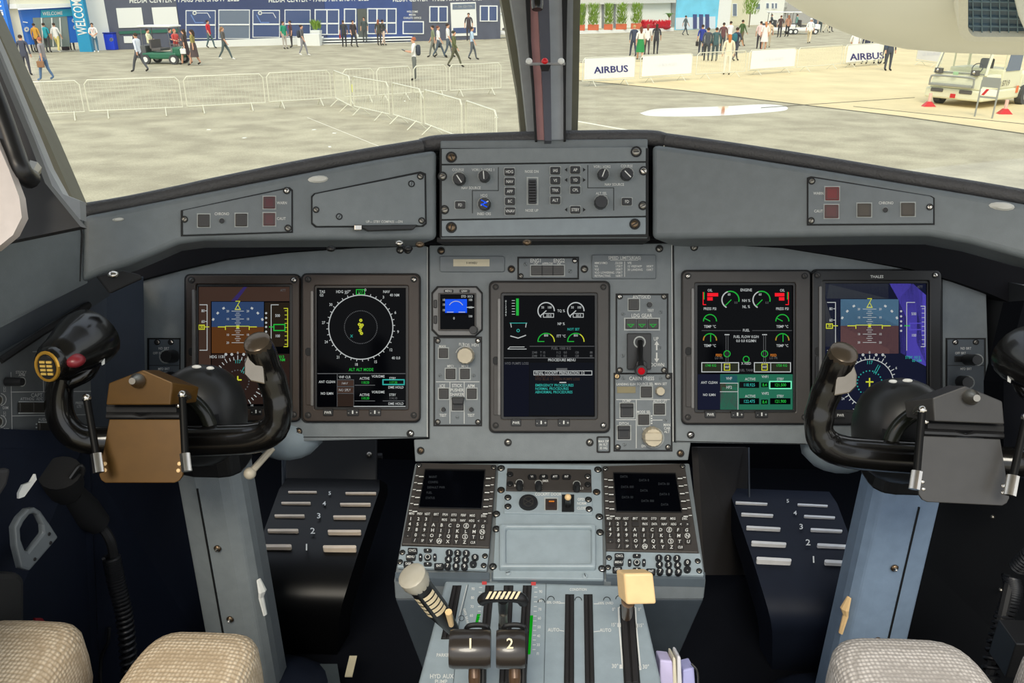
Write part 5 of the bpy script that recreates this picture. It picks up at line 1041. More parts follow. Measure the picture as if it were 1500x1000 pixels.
mb = MB(); mb.tube(path([at(146, 768, 1.02), at(160, 788, 1.02), at(166, 812, 1.03), at(170, 850, 1.045), at(183, 910, 1.055), at(192, 1010, 1.065)], 5), .006, blkm, 8); build('core', mb, t, smooth=True)
mb = MB(); mb.tube(path([at(160, 918, 1.1), at(158, 940, 1.1), at(148, 965, 1.1), at(147, 1010, 1.1)], 4), .0025, blk, 6); build('cable', mb, t, smooth=True)
# right side dark wall, hose and fittings
st(sheet('wall_right.001', [at(1365, 655, 1.22), at(1450, 655, 1.10), at(1640, 650, .92), at(1640, 1100, .92), at(1300, 1100, 1.3), at(1330, 800, 1.27)], M('wall_black', (20, 22, 26), .6), .02))
st(sheet('wall_right.002', [at(1440, 405, 1.20), at(1600, 440, 1.05), at(1600, 660, 1.05), at(1440, 660, 1.20)], M('corner_black', (33, 35, 38), .5), .01))
t = thing('corrugated_hose', 'black ribbed oxygen hose at the bottom right corner, curved beside the right seat', 'hose', at(1445, 1000, .98))
build('coil', coil([at(1481, 845, 1.0), at(1484, 862, 1.0), at(1478, 885, 1.0), at(1462, 930, .99), at(1446, 1010, .98)], .009, M('hose_rubber'), .0055), t, smooth=True)
build('upper_coil', coil([at(1540, 790, .9), at(1510, 812, .92), at(1490, 832, .95)], .008, M('hose_rubber'), .0055), t, smooth=True)
mb = MB(); mb.tube([at(1481, 845, 1.0), at(1462, 930, .99), at(1446, 1010, .98)], .006, blkm, 8); build('core', mb, t, smooth=True)
mb = MB(); mb.box(at(1500, 950, .95), (.05, .04, .05), blk); mb.tube([at(1488, 942, .94), at(1510, 938, .94)], .0025, steel, 6); tag(build('latch_box', mb, bevel=.003), 'small dark latch fitting at the bottom right edge behind the hose', 'latch')
for x, y in ((1454, 757), (1466, 864)):
    mb = MB(); mb.ell(at(x, y, 1.08), (.003,)*3, steel, n=8, k=5); tag(build('wall_stud', mb, smooth=True), 'tiny steel stud on the dark right wall, %s' % ('upper one beside the clipboard' if y < 800 else 'lower one beside the hose'), 'stud')
# insides of the footwells
st(sheet('trim_18', [at(1022, 655, 1.27), at(1096, 655, 1.5), at(1094, 842, 1.5), at(1032, 842, 1.27)], M('duct_brown', (46, 43, 42), .6), .01))
st(sheet('trim_19', [at(412, 650, 1.5), at(416, 650, 1.49), at(417, 730, 1.47), at(413, 730, 1.47)], M('edge_slate', (52, 58, 66), .5), .004)); st(sheet('trim_20', [at(1096, 655, 1.47), at(1098, 655, 1.47), at(1100, 830, 1.35), at(1098, 830, 1.35)], M('edge_slate'), .004))
t = thing('rudder_pedal_linkage', 'dark steel rudder pedal bars deep in the left footwell', 'pedal', at(510, 690, 1.5))
mb = MB(); mb.tube([at(430, 668, 1.5), at(560, 668, 1.5)], .006, blkm, 8); mb.tube([at(532, 655, 1.5), at(536, 700, 1.5)], .005, blkm, 8); mb.ell(at(541, 666, 1.49), (.006,)*3, steel, n=8, k=5); build('bar', mb, t, smooth=True)
mb = MB(); q = [at(418, 640, 1.5), at(552, 640, 1.5), at(552, 712, 1.47), at(418, 712, 1.47)]; mb.loft([q, [p+fw*.01 for p in q]], M('plate_black', (24, 24, 26), .5)); build('pedal_plate', mb, t, bevel=.003)
mb = MB(); q = [at(404, 972, 1.3), at(494, 972, 1.25), at(500, 1010, 1.2), at(404, 1010, 1.2)]; mb.loft([q, [p+V((0, 0, -.01)) for p in q]], M('sill_plate', (70, 78, 82), .5)); tag(build('floor_plate', mb), 'grey metal plate on the floor in front of the left footrest', 'plate')
mb = MB(); q = [at(512, 960, 1.25), at(523, 960, 1.25), at(516, 990, 1.22), at(505, 990, 1.22)]; mb.loft([q, [p+V((0, 0, -.002)) for p in q]], M('tape_ivory', (200, 190, 160), .6)); tag(build('tape_strip', mb), 'short ivory strip lying on the dark floor right of the left footrest', 'strip')
# ================================================================ THE APRON OUTSIDE
def apron():
    m = bpy.data.materials.new('asphalt'); m.use_nodes = True; t = m.node_tree; b = t.nodes['Principled BSDF']; b.inputs['Roughness'].default_value = .85; b.inputs['Specular IOR Level'].default_value = .2
    g = t.nodes.new('ShaderNodeTexCoord')
    def ramp(src, a, b_, ca, cb): r = t.nodes.new('ShaderNodeValToRGB'); e = r.color_ramp.elements; e[0].position = a; e[1].position = b_; e[0].color = (*lin(ca), 1); e[1].color = (*lin(cb), 1); t.links.new(src, r.inputs[0]); return r.outputs[0]
    def noise(sc, det=5, st_=None):
        n = t.nodes.new('ShaderNodeTexNoise'); n.inputs['Scale'].default_value = sc; n.inputs['Detail'].default_value = det
        mp = t.nodes.new('ShaderNodeMapping'); mp.inputs['Scale'].default_value = st_ or (1, 1, 1); t.links.new(g.outputs['Object'], mp.inputs[0]); t.links.new(mp.outputs[0], n.inputs['Vector']); return n.outputs['Fac']
    a = ramp(noise(.9, 7, (1, 1.2, 1)), .35, .68, (174, 165, 141), (206, 197, 169)); c = ramp(noise(38, 3), .3, .75, (120, 120, 120), (255, 255, 255))
    mx = t.nodes.new('ShaderNodeMix'); mx.data_type = 'RGBA'; mx.blend_type = 'MULTIPLY'; mx.inputs[0].default_value = .35; t.links.new(a, mx.inputs[6]); t.links.new(c, mx.inputs[7]); t.links.new(mx.outputs[2], b.inputs['Base Color'])
    return m
asph = apron()
conc = M('concrete', (222, 204, 160), .85, var=.1, scale=.6, spec=.2); conc_g = M('far_asphalt', (176, 170, 148), .85, var=.05, scale=.4, spec=.2)
G = lambda x, y, z=0.0: gnd(x, y, z)
mb = MB(); mb.box((0, 60, -.1), (400, 260, .2), asph); st(build('floor_apron' if False else 'ground', mb))
def patch(name, px, m, h=.004, hh=.004):
    mb = MB(); q = [G(x, y) for x, y in px]; mb.loft([[p+V((0, 0, -.02)) for p in q], [p+V((0, 0, hh)) for p in q]], m); return st(build(name, mb))
patch('ground_concrete', [(846, 117), (1000, 132), (1150, 150), (1320, 170), (1560, 204), (1560, 60), (1380, 62), (1230, 68), (1023, 82), (846, 92)], conc)
mb = MB(); cp = [G(x, y) for x, y in ((846, 118), (1000, 133), (1150, 151), (1320, 171), (1560, 205))]
for a, b in zip(cp, cp[1:]): mb.tube([a+V((0, 0, .004)), b+V((0, 0, .004))], .03, M('joint_dark', (96, 92, 78), .9), 4, flat=.2)
st(build('ground_joint', mb))
mb = MB()
for px in (((1115, 158), (1340, 143)), ((1250, 156), (1560, 188)), ((850, 92), (1010, 88))): mb.tube([G(*px[0], .006), G(*px[1], .006)], .02, M('joint_dark'), 4, flat=.2)
st(build('ground_joint', mb))
mb = MB()
for px in (((846, 178), (925, 192)), ((450, 172), (560, 216))): mb.tube([G(*px[0], .004), G(*px[1], .004)], .03 if px[0][0] > 800 else .006, M('paint_line', (225, 222, 205), .7), 4, flat=.2)
st(build('ground_line', mb))
water = M('puddle_water', (240, 242, 238), .06, .85, var=.01)
O = [(937, 166), (960, 160), (1000, 158), (1060, 156), (1120, 153), (1150, 156), (1150, 162), (1110, 166), (1050, 170), (990, 171), (950, 170)]
mb = MB(); P = path([G(x, y) for x, y in O]+[G(*O[0])], 5); mb.loft([[p+V((0, 0, -.004)) for p in P[:-1]], [p+V((0, 0, .009)) for p in P[:-1]]], M('puddle_water')); o = build('puddle', mb); tag(o, 'shiny white puddle on the asphalt right of the centre pillar', 'puddle'); stuff(o)
litter = M('litter_white', (235, 235, 225), .8)
for k, (x, y) in enumerate(((306, 190), (358, 202), (483, 215), (490, 195), (460, 190), (593, 148), (727, 172))):
    mb = MB(); c = G(x, y, .012); mb.box(c, (.10, .06, .02), litter, Matrix.Rotation(k, 3, 'Z')); tag(build('paper_scrap', mb), 'tiny white scrap on the asphalt, '+('left of the long pale seam line', 'second from the left', 'nearest the padded rim', 'farthest right of the left group', 'beside the faint seam line', 'behind the diagonal barriers', 'close to the centre pillar')[k], 'litter', 'paper scraps on the asphalt')

# ---- people
BODY = {}
def pose_skel(kind):
    """joints: name -> (xyz, rx, ry, parent, tag); faces -Y; 1.75 m tall"""
    J = {}
    def j(n, p, r, par, tg): J[n] = (V(p), r, par, tg)
    j('pelvis', (0, 0, .93), (.155, .11), None, 'leg'); j('waist', (0, 0, 1.08), (.14, .105), 'pelvis', 'top'); j('chest', (0, .0, 1.30), (.175, .12), 'waist', 'top'); j('neckb', (0, .01, 1.45), (.10, .08), 'chest', 'top')
    j('neck', (0, .0, 1.50), (.055, .055), 'neckb', 'skin'); j('head', (0, -.015, 1.60), (.082, .095), 'neck', 'skin'); j('crown', (0, -.005, 1.69), (.072, .085), 'head', 'skin'); j('nose', (0, -.11, 1.60), (.016, .016), 'head', 'skin')
    sw = {'walk': .22, 'stride': .33, 'stand': .02, 'back': .03, 'read': .02, 'phone': .04, 'skirt': .16, 'lean': .05, 'sit': 0}[kind]
    for s, sx in (('l', 1), ('r', -1)):
        f = -sw*sx
        if kind == 'sit': kn, an, to = (.10*sx, -.42, .90), (.10*sx, -.45, .48), (.10*sx, -.60, .45)
        else: kn, an, to = (.105*sx, f*.45-(.05 if sw > .1 else 0), .50), (.11*sx, f, .09+(.06 if f > .2 else 0)), (.115*sx, f-.16, .04+(.0 if f <= .2 else .02))
        j('hip'+s, (.095*sx, 0, .86), (.10, .095), 'pelvis', 'leg'); j('knee'+s, kn, (.062, .065), 'hip'+s, 'leg'); j('ankle'+s, an, (.044, .046), 'knee'+s, 'leg'); j('toe'+s, to, (.045, .035), 'ankle'+s, 'shoe')
        j('sho'+s, (.185*sx, .01, 1.41), (.062, .062), 'neckb', 'top')
        af = f*-.55
        el, wr = (.245*sx, af*.5+.02, 1.15), (.25*sx, af-.04, .91)
        if kind == 'read' or (kind == 'phone' and sx > 0): el, wr = (.24*sx, -.05, 1.14), (.10*sx, -.30, 1.18 if kind == 'read' else 1.3)
        if kind == 'sit': el, wr = (.23*sx, -.10, 1.16), (.15*sx, -.36, 1.12)
        if kind == 'lean': el, wr = (.24*sx, -.08, 1.15), (.06*sx, -.26, 1.02)
        j('elb'+s, el, (.046, .046), 'sho'+s, 'sleeve'); j('wri'+s, wr, (.030, .030), 'elb'+s, 'fore')
        wv = V(wr); d = (wv-V(el)).normalized(); sd = V((0, -1, 0)) if abs(d.z) > .6 else V((-sx, 0, 0)); pc = wv+d*.07
        j('palm'+s, pc, (.034, .02), 'wri'+s, 'skin')
        for k in range(4): j('f%d%s' % (k, s), pc+d*(.075-.006*abs(k-1))+sd*(.024*(k-1.5)), (.008, .008), 'palm'+s, 'skin')
        j('thumb'+s, wv+d*.05+sd*-.05, (.009, .009), 'wri'+s, 'skin')
    return J
def grow(kinds):
    made = []
    for kd in kinds:
        J = pose_skel(kd); names = list(J); me = bpy.data.meshes.new('sk'); bm = bmesh.new(); sl = bm.verts.layers.skin.verify(); vv = {}
        for n in names:
            p, r, par, tg = J[n]; v = bm.verts.new(p); v[sl].radius = r; v[sl].use_root = par is None; vv[n] = v
            if par: bm.edges.new((vv[par], v))
        bm.to_mesh(me); bm.free(); o = link(bpy.data.objects.new('sk', me)); o.modifiers.new('s', 'SKIN').use_smooth_shade = True
        q = o.modifiers.new('u', 'SUBSURF'); q.levels = q.render_levels = 1; made.append((kd, o, J))
    bpy.context.view_layer.update(); dg = bpy.context.evaluated_depsgraph_get()
    for kd, o, J in made:
        me = o.evaluated_get(dg).to_mesh(); vs = [v.co.copy() for v in me.vertices]; fs = [tuple(p.vertices) for p in me.polygons]; tags = []
        bones = [(J[p[2]][0], p[0], p[3], p[1][0]) for p in J.values() if p[2]]
        for f in fs:
            c = sum((vs[i] for i in f), V())/len(f); best = None
            for a, b, tg, r in bones:
                ab = b-a; t = max(0, min(1, (c-a).dot(ab)/max(1e-9, ab.length_squared))); dd = (c-a-ab*t).length-r*.6
                if best is None or dd < best[0]: best = (dd, tg)
            tags.append(best[1])
        BODY[kd] = (vs, fs, tags); o.evaluated_get(dg).to_mesh_clear(); m_ = o.data; bpy.data.objects.remove(o); bpy.data.meshes.remove(m_)
grow(['walk', 'stride', 'stand', 'read', 'phone', 'skirt', 'lean', 'sit'])
def cm(c): return M('cloth_%02x%02x%02x' % c, c, .8, var=.03, scale=8)
SK = (214, 164, 136)
def person(px, py, pose, face, top, leg, label, hair=(60, 44, 34), shoe=(40, 36, 34), h=1.75, sleeve=None, fore=None, skirt=None, bag=None, z=0.0, dress=None, cap=None, group=None, lan=None):
    """face: 0 towards the camera, 90 walking to the right of the picture, 180 away"""
    loc = G(px, py, z); t = thing('person', label, 'person', loc, group); R = Matrix.Rotation(radians(face), 3, 'Z'); s = h/1.75
    if skirt or dress: leg_c = SK
    else: leg_c = leg
    mats = {'leg': cm(leg_c), 'top': cm(top), 'skin': cm(SK), 'shoe': cm(shoe), 'sleeve': cm(sleeve or top), 'fore': cm(fore or SK)}
    T = lambda p: loc+R @ (V(p)*s)
    vs, fs, tg = BODY[pose]; mb = MB(); mb.v = [T(p) for p in vs]; mb.f = [list(f) for f in fs]; mb.m = [mb.mi(mats[x]) for x in tg]; build('body', mb, t, smooth=True, keep=True)
    mb = MB(); rg = []
    if cap is None:
        for a, r in ((1.605, .088), (1.645, .094), (1.69, .088), (1.725, .06), (1.74, .015)): rg.append([T((r*.92*cos(2*pi*i/12), .018+r*1.05*sin(2*pi*i/12)*(1 if a > 1.62 or sin(2*pi*i/12) > 0 else .2), a)) for i in range(12)])
        mb.loft(rg, cm(hair)); build('hair', mb, t, smooth=True)
        if dress or skirt or lan == 'long': mb = MB(); mb.tube([T((0, .06, 1.66)), T((0, .09, 1.55)), T((0, .10, 1.40))], [.07, .08, .045], cm(hair), 8); build('long_hair', mb, t, smooth=True)
    else:
        for a, r in ((1.655, .095), (1.70, .096), (1.745, .07), (1.755, .02)): rg.append([T((r*cos(2*pi*i/12), .01+r*1.1*sin(2*pi*i/12), a)) for i in range(12)])
        mb.loft(rg, cm(cap)); mb.loft([[T((x, y, z_)) for x, y in ((-.06, -.08), (.06, -.08), (.05, -.17), (-.05, -.17))] for z_ in (1.655, 1.665)], cm(cap)); build('cap', mb, t)
    if skirt or dress:
        c_ = skirt or dress; mb = MB(); lo_ = .42 if skirt else .5; zz = [(1.10, .15), (.95, .185), (.75, .21), (lo_, .25)]
        if dress: zz = [(1.36, .15)]+zz
        mb.loft([[T((r*cos(2*pi*i/14), r*.85*sin(2*pi*i/14), a)) for i in range(14)] for a, r in zz], cm(c_)); build('skirt' if skirt else 'dress', mb, t, smooth=True)
    if leg and not (skirt or dress) and pose in ('stand', 'read', 'lean', 'phone'): pass
    if bag == 'pack': mb = MB(); mb.ell(T((0, .19, 1.22)), (.15*s, .1*s, .22*s), cm((60, 66, 80)), R, n=12, k=8, e=.6); build('backpack', mb, t, smooth=True)
    if bag == 'packteal': mb = MB(); mb.ell(T((0, .19, 1.22)), (.15*s, .1*s, .22*s), cm((44, 108, 122)), R, n=12, k=8, e=.6); build('backpack', mb, t, smooth=True)
    if bag in ('red', 'white', 'brown', 'black'):
        c_ = {'red': (176, 56, 60), 'white': (240, 240, 236), 'brown': (150, 110, 80), 'black': (52, 48, 50)}[bag]; mb = MB(); mb.box(T((.27, .0, .68)), (.09*s, .30*s, .26*s), cm(c_), R); build('hand_bag', mb, t, bevel=.03)
        mb = MB(); mb.tube([T((.27, -.08, .80)), T((.27, 0, .92)), T((.27, .08, .80))], .012, cm(c_), 6); build('bag_handle', mb, t)
    if lan == 'lanyard': mb = MB(); mb.tube([T((-.07, -.11, 1.42)), T((0, -.16, 1.16)), T((.07, -.11, 1.42))], .012, cm((190, 50, 60)), 5); build('lanyard', mb, t)
    if pose == 'read': mb = MB(); mb.box(T((0, -.42, 1.22)), (.22, .16, .02), blk, R @ Matrix.Rotation(radians(-25), 3, 'X')); build('tablet', mb, t)
    return t
NV = (56, 60, 72); DK = (58, 58, 62); WH = (236, 234, 230); JN = (92, 120, 158); GY = (120, 118, 116)
FB = (120, 72, 48)
PPL = [
 (70, 118, 'walk', -90, (150, 146, 150), JN, 'man in grey T shirt and blue jeans nearest the entrance banners', dict(hair=(176, 96, 66), bag='brown', shoe=JN)),
 (42, 111, 'stand', 190, (70, 74, 88), (66, 68, 78), 'man in a dark suit standing with his back turned at far left', dict(fore=(70, 74, 88))),
 (20, 95, 'walk', 160, (128, 126, 130), (116, 112, 116), 'person in grey cut off by the window pillar at far left', dict(fore=(128, 126, 130))),
 (50, 77, 'stand', 175, (110, 112, 108), (98, 96, 98), 'person in dull green grey behind the orange shirt at the entrance', {}),
 (58, 78, 'stand', 180, (216, 160, 62), (64, 56, 56), 'person in an orange yellow shirt facing the entrance doors', {}),
 (72, 77, 'stand', 185, (44, 166, 184), (80, 78, 84), 'person in a turquoise shirt facing the entrance doors', {}),
 (87, 77, 'walk', 175, WH, (222, 206, 130), 'person in white shirt and yellow trousers by the entrance', dict(shoe=WH)),
 (107, 74, 'lean', 200, (128, 128, 136), (74, 70, 74), 'person in grey leaning forward beside the suitcase at the entrance', {}),
 (142, 77, 'lean', 20, WH, (70, 112, 140), 'person in white top and blue jeans with a red strap beside the blue banner', dict(lan='lanyard', shoe=WH)),
 (207, 106, 'stride', 255, (222, 228, 240), (84, 86, 92), 'man in pale blue shirt striding left in front of the golf cart', dict(fore=(222, 228, 240))),
 (275, 95, 'walk', -95, (84, 70, 66), None, 'woman in a short dark dress walking by the golf cart', dict(dress=(74, 64, 68), bag='white')),
 (287, 96, 'walk', -90, (150, 140, 80), None, 'woman with an olive yellow top and dark skirt behind the golf cart', dict(skirt=(86, 72, 72))),
 (309, 71, 'walk', 80, (206, 44, 56), (88, 110, 116), 'person in a bright red shirt before the blue office windows', dict(h=1.8)),
 (331, 88, 'stride', 95, (92, 88, 84), (84, 98, 100), 'woman in dark clothes and wide trousers walking right past the red shirt', dict(hair=(150, 116, 84), shoe=WH, lan='long')),
 (418, 72, 'stand', 60, (42, 150, 116), (192, 184, 176), 'man in a green shirt chatting beside the white planter', {}),
 (428, 70, 'stand', -60, (84, 60, 66), (66, 64, 68), 'man in maroon talking to the man in green', dict(lan='lanyard')),
 (445, 82, 'walk', 90, (98, 96, 98), (142, 140, 146), 'man in grey trousers with a dark backpack left of the white planter', dict(bag='pack', shoe=WH)),
 (505, 69, 'stand', 200, (62, 64, 68), (60, 60, 64), 'dark dressed person with a red bag by the office doors', dict(bag='red')),
 (519, 69, 'walk', 40, (66, 58, 60), (58, 58, 62), 'dark dressed person carrying a white bag by the office doors', dict(bag='white')),
 (535, 62, 'stand', 0, (74, 84, 86), (76, 80, 84), 'dim figure standing in the open dark doorway', dict(z=.1)),
 (556, 67, 'stand', 170, (78, 76, 66), (72, 66, 64), 'long haired person in dark olive beside the wide glass doors', dict(hair=(150, 88, 62), lan='long')),
 (562, 67, 'walk', 140, (70, 72, 74), (220, 196, 180), 'person in dark top and pale trousers right of the long haired one', {}),
 (608, 118, 'read', -85, (238, 236, 230), (112, 116, 112), 'man in white shirt with a backpack reading a tablet behind the barriers', dict(bag='pack', hair=(176, 100, 70))),
 (635, 84, 'walk', -80, (132, 140, 112), (120, 122, 116), 'person in faded green half hidden behind two white shirts', {}),
 (643, 85, 'stride', 90, WH, (84, 96, 108), 'man in a white shirt walking right, left one of the two white shirts', dict(bag='black', hair=(120, 70, 56))),
 (657, 84, 'walk', 90, WH, (92, 104, 116), 'taller man in a white shirt walking right behind the olive suit', dict(h=1.85)),
 (666, 99, 'stride', 85, (98, 104, 66), (92, 92, 72), 'man in an olive green suit striding right near the centre pillar', dict(fore=(98, 104, 66), hair=(64, 62, 48))),
 (692, 88, 'walk', 95, (184, 206, 226), (92, 98, 104), 'man in a light blue shirt walking toward the centre pillar', {}),
 (687, 60, 'stand', 0, (70, 64, 70), (70, 66, 70), 'dark figure standing high on the step of the white door', dict(z=.5)),
 (927, 83, 'walk', 190, (66, 74, 96), (66, 72, 88), 'man in a navy suit walking behind the lettered banner', dict(fore=(66, 74, 96), hair=(190, 160, 110))),
 (937, 88, 'walk', 180, (240, 232, 224), None, 'woman in white top and green skirt between the banners', dict(skirt=(44, 140, 76), hair=(110, 66, 46))),
 (947, 81, 'walk', 175, (242, 238, 236), (86, 78, 80), 'woman in white with dark trousers beside the green skirt', dict(hair=(140, 76, 50), lan='long')),
 (960, 80, 'walk', 170, (62, 64, 72), (62, 64, 70), 'woman in a black outfit with a long dark jacket', dict(lan='long', fore=SK)),
 (1003, 52, 'stride', 110, (96, 108, 112), (76, 84, 92), 'lone dark figure walking in front of the blue mural', dict(h=1.65)),
 (1026, 82, 'stand', 190, (44, 60, 150), (58, 62, 78), 'person in a royal blue shirt at the left of the busy group', dict(bag='black')),
 (1034, 90, 'walk', 170, (72, 78, 88), (62, 66, 74), 'man in charcoal beside the royal blue shirt', dict(fore=(72, 78, 88))),
 (1046, 90, 'stand', 180, (66, 96, 102), (64, 80, 86), 'man in a dark teal suit in the middle of the busy group', dict(fore=(66, 96, 102))),
 (1057, 76, 'walk', 160, (110, 74, 76), (70, 70, 76), 'person in dull maroon just right of the teal suit', {}),
 (1067, 72, 'lean', 200, (240, 238, 240), (90, 96, 104), 'person in white behind the backpack in the busy group', {}),
 (1064, 110, 'stand', 175, (236, 222, 196), (236, 230, 214), 'woman with orange brown hair in a cream suit leaning at the barrier', dict(hair=(190, 112, 52), fore=(236, 222, 196), lan='long')),
 (1076, 90, 'stride', 130, (60, 66, 84), (66, 70, 82), 'man in dark blue with a teal backpack walking right', dict(bag='packteal')),
 (1085, 68, 'stride', 120, (80, 104, 60), (110, 96, 72), 'man in an olive shirt and brown trousers walking away', dict(fore=(80, 104, 60))),
 (1111, 72, 'stand', 170, (240, 208, 204), (66, 62, 70), 'person in pink white top and black trousers behind the blank banner', {}),
 (1118, 73, 'stand', 185, (246, 236, 230), None, 'woman in a white dress and red shoes behind the blank banner', dict(dress=(246, 232, 226), shoe=(206, 78, 56), hair=(196, 130, 86))),
 (1124, 70, 'stand', 160, (222, 196, 164), (190, 176, 150), 'person in tan standing right of the white dress', {}),
 (1141, 55, 'stand', 180, (84, 62, 62), (56, 54, 60), 'person in black trousers beside the white carts', dict(hair=(100, 66, 50))),
 (1152, 54, 'stand', 190, (188, 140, 116), (56, 56, 60), 'person in a tan vest top and black leggings by the white carts', dict(hair=(150, 100, 74), lan='long')),
 (1184, 64, 'walk', 150, (238, 240, 240), (222, 206, 172), 'person in white shirt and cap with beige trousers', dict(cap=WH)),
 (1192, 48, 'stand', 180, (70, 88, 110), (60, 76, 98), 'person in blue jacket beneath the aircraft nose', {}),
 (1200, 48, 'walk', 160, (74, 86, 88), (66, 78, 82), 'person in dark green grey beneath the aircraft nose', {}),
 (1209, 48, 'stride', 90, (232, 222, 206), (230, 220, 196), 'person in cream beige striding under the aircraft', {}),
 (1215, 47, 'walk', 80, (226, 176, 176), (70, 68, 76), 'person in pink top with a black bag under the aircraft', dict(bag='black')),
 (1248, 96, 'lean', 170, (244, 242, 238), (226, 222, 214), 'man in a white shirt leaning by the barrier under the aircraft', dict(hair=(110, 90, 70))),
 (1266, 94, 'stand', 180, (66, 68, 88), (60, 62, 76), 'man in dark navy left of the navy polo', dict(hair=(130, 86, 66), fore=(66, 68, 88))),
 (1283, 94, 'lean', 160, (60, 66, 92), (66, 68, 80), 'person in navy with a red collar behind the right lettered banner', dict(hair=(178, 92, 74), h=1.68)),
 (1293, 94, 'stand', 190, (54, 78, 116), (62, 70, 84), 'man in a blue polo with a white badge behind the right lettered banner', dict(hair=(70, 60, 56), h=1.65)),
 (1299, 104, 'stand', 10, (72, 78, 90), (70, 74, 84), 'man in a dark suit standing at the end of the right banner', dict(fore=(72, 78, 90), h=1.78)),
 (1340, 66, 'walk', 170, (52, 72, 128), (60, 64, 84), 'person in blue far behind the tug', {}),
]
for (px, py, pose, face, top, leg, lab, kw) in PPL: person(px, py, pose, face, top, leg, lab, **kw)

# ---- crowd barriers
galv = M('galvanised', (222, 220, 200), .5, .1)
def barrier(p0, p1, label, group='crowd control barriers', thin=.006):
    p0, p1 = V((p0.x, p0.y, 0)), V((p1.x, p1.y, 0)); d = (p1-p0).normalized(); n = V((-d.y, d.x, 0)); L = (p1-p0).length; t = thing('crowd_barrier', label, 'barrier', p0.lerp(p1, .5), group)
    Z = V((0, 0, 1)); g = .04
    P = [p0+d*g+Z*.22, p0+d*g+Z*.98, p0+d*(g+.1)+Z*1.09, p1-d*(g+.1)+Z*1.09, p1-d*g+Z*.98, p1-d*g+Z*.22, p0+d*g+Z*.22]
    mb = MB(); mb.tube(P, .021, galv, 6); build('frame', mb, t, smooth=True)
    if thin:
        mb = MB(); nb = int(L/.115)
        for k in range(1, nb): c = p0+d*(g+(L-2*g)*k/nb); mb.tube([c+Z*.22, c+Z*1.09], thin, galv, 4, caps=False)
        stuff(build('bars', mb, t))
    for f in (.2, .8):
        c = p0.lerp(p1, f); mb = MB(); mb.tube([c+n*.28+Z*.012, c+Z*.24, c-n*.28+Z*.012], .015, galv, 6); build('foot', mb, t, smooth=True)
    return t
T1 = lambda x, y: G(x, y, 1.09)
pts = [(-40, 124), (28, 120)]; lrow = [((28, 121), (117, 118)), ((120, 117.5), (263, 113)), ((266, 112.5), (386, 108)), ((388, 107.5), (484, 103))]
for k, (a, b) in enumerate(lrow): barrier(T1(*a), T1(*b), ('steel barrier nearest the left window pillar', 'steel barrier second from the left window pillar', 'steel barrier third from the left window pillar', 'steel barrier at the left of the corner in the row')[k], thin=.0035 if k < 3 else .006)
crow = [((488, 103), (512, 112)), ((515, 112), (569, 121)), ((573, 121), (617, 131)), ((620, 131), (677, 147)), ((681, 147), (728, 163))]
for k, (a, b) in enumerate(crow): barrier(T1(*a), T1(*b), ('short steep barrier at the bend of the row', 'first barrier after the bend, with a yellow tag', 'second barrier after the bend toward the centre pillar', 'third barrier after the bend toward the centre pillar', 'last barrier before the centre pillar')[k])
mb = MB(); c = T1(515, 112); c.z = .75; mb.box(c, (.03, .05, .22), M('tag_yellow', (222, 226, 60), .6)); tag(build('reflective_tag', mb), 'small yellow tag on the barrier post just after the bend', 'tag')
brow = [((500, 102), (548, 100)), ((550, 100), (602, 97)), ((604, 97), (655, 95)), ((657, 95), (735, 92))]
for k, (a, b) in enumerate(brow): barrier(T1(*a), T1(*b), ('back row barrier just behind the bend', 'back row barrier left of the man with the tablet', 'back row barrier right of the man with the tablet', 'back row barrier touching the centre pillar')[k])
def banner(a, b, lab, txt=None, group='white banners on the right barriers'):
    p0, p1 = T1(*a), T1(*b); d = (p1-p0).normalized(); Z = V((0, 0, 1)); n = d.cross(Z); off = n*.035
    mb = MB(); q = [p0+off-Z*.02, p1+off-Z*.02, p1+off-Z*.80, p0+off-Z*.80]; mb.loft([q, [p-n*.004 for p in q]], M('banner_white', (240, 240, 240), .6)); t = thing('banner', lab, 'banner', (p0+p1)/2-Z*1.0, group); build('sheet', mb, t)
    pl = Pl(p0+off+n*.001, d, Z)
    P_ = Print(pl, .004); m = M('navy_print', (70, 70, 140), .6); mf = M('faint_print', (222, 224, 232), .6)
    if txt: P_.text(txt, (a[0]+b[0])/2+2, (a[1]+b[1])/2+18, 9.5, m, sx=1.12, rot=-3); P_.text(txt, (a[0]+b[0])/2+2.5, (a[1]+b[1])/2+18, 9.5, m, sx=1.12, rot=-3)
    else: P_.text('LE BOURGET', (a[0]+b[0])/2, (a[1]+b[1])/2+15, 4, mf, rot=-3)
    P_.out('lettering', t)
rrow = [((853, 85), (932, 82), 'AIRBUS'), ((938, 81.5), (1016, 78), 0), ((1021, 77.5), (1095, 74), None), ((1098, 73.5), (1168, 70), 0), ((1170, 70), (1236, 66), None), ((1239, 66), (1296, 62.5), 'AIRBUS')]
nm = ('barrier under the lettered banner right of the centre pillar', 'barrier under the first blank banner', 'bare barrier in front of the cream suit', 'barrier under the second blank banner', 'bare barrier between the second blank and the right lettered banner', 'barrier under the right lettered banner')
bn = ('white banner lettered in purple just right of the centre pillar', 'blank white banner next to the left lettered banner', '', 'blank white banner in the middle of the right row', '', 'white banner lettered in purple below the aircraft nose')
for k, (a, b, x) in enumerate(rrow):
    barrier(T1(*a), T1(*b), nm[k]); 
    if x is not None: banner((a[0]+3, a[1]), (b[0]-2, b[1]), bn[k], x or None)
barrier(T1(1346, 62), T1(1385, 66), 'barrier under the white banner just left of the tug'); banner((1347, 62), (1384, 66), 'white banner just left of the tug')

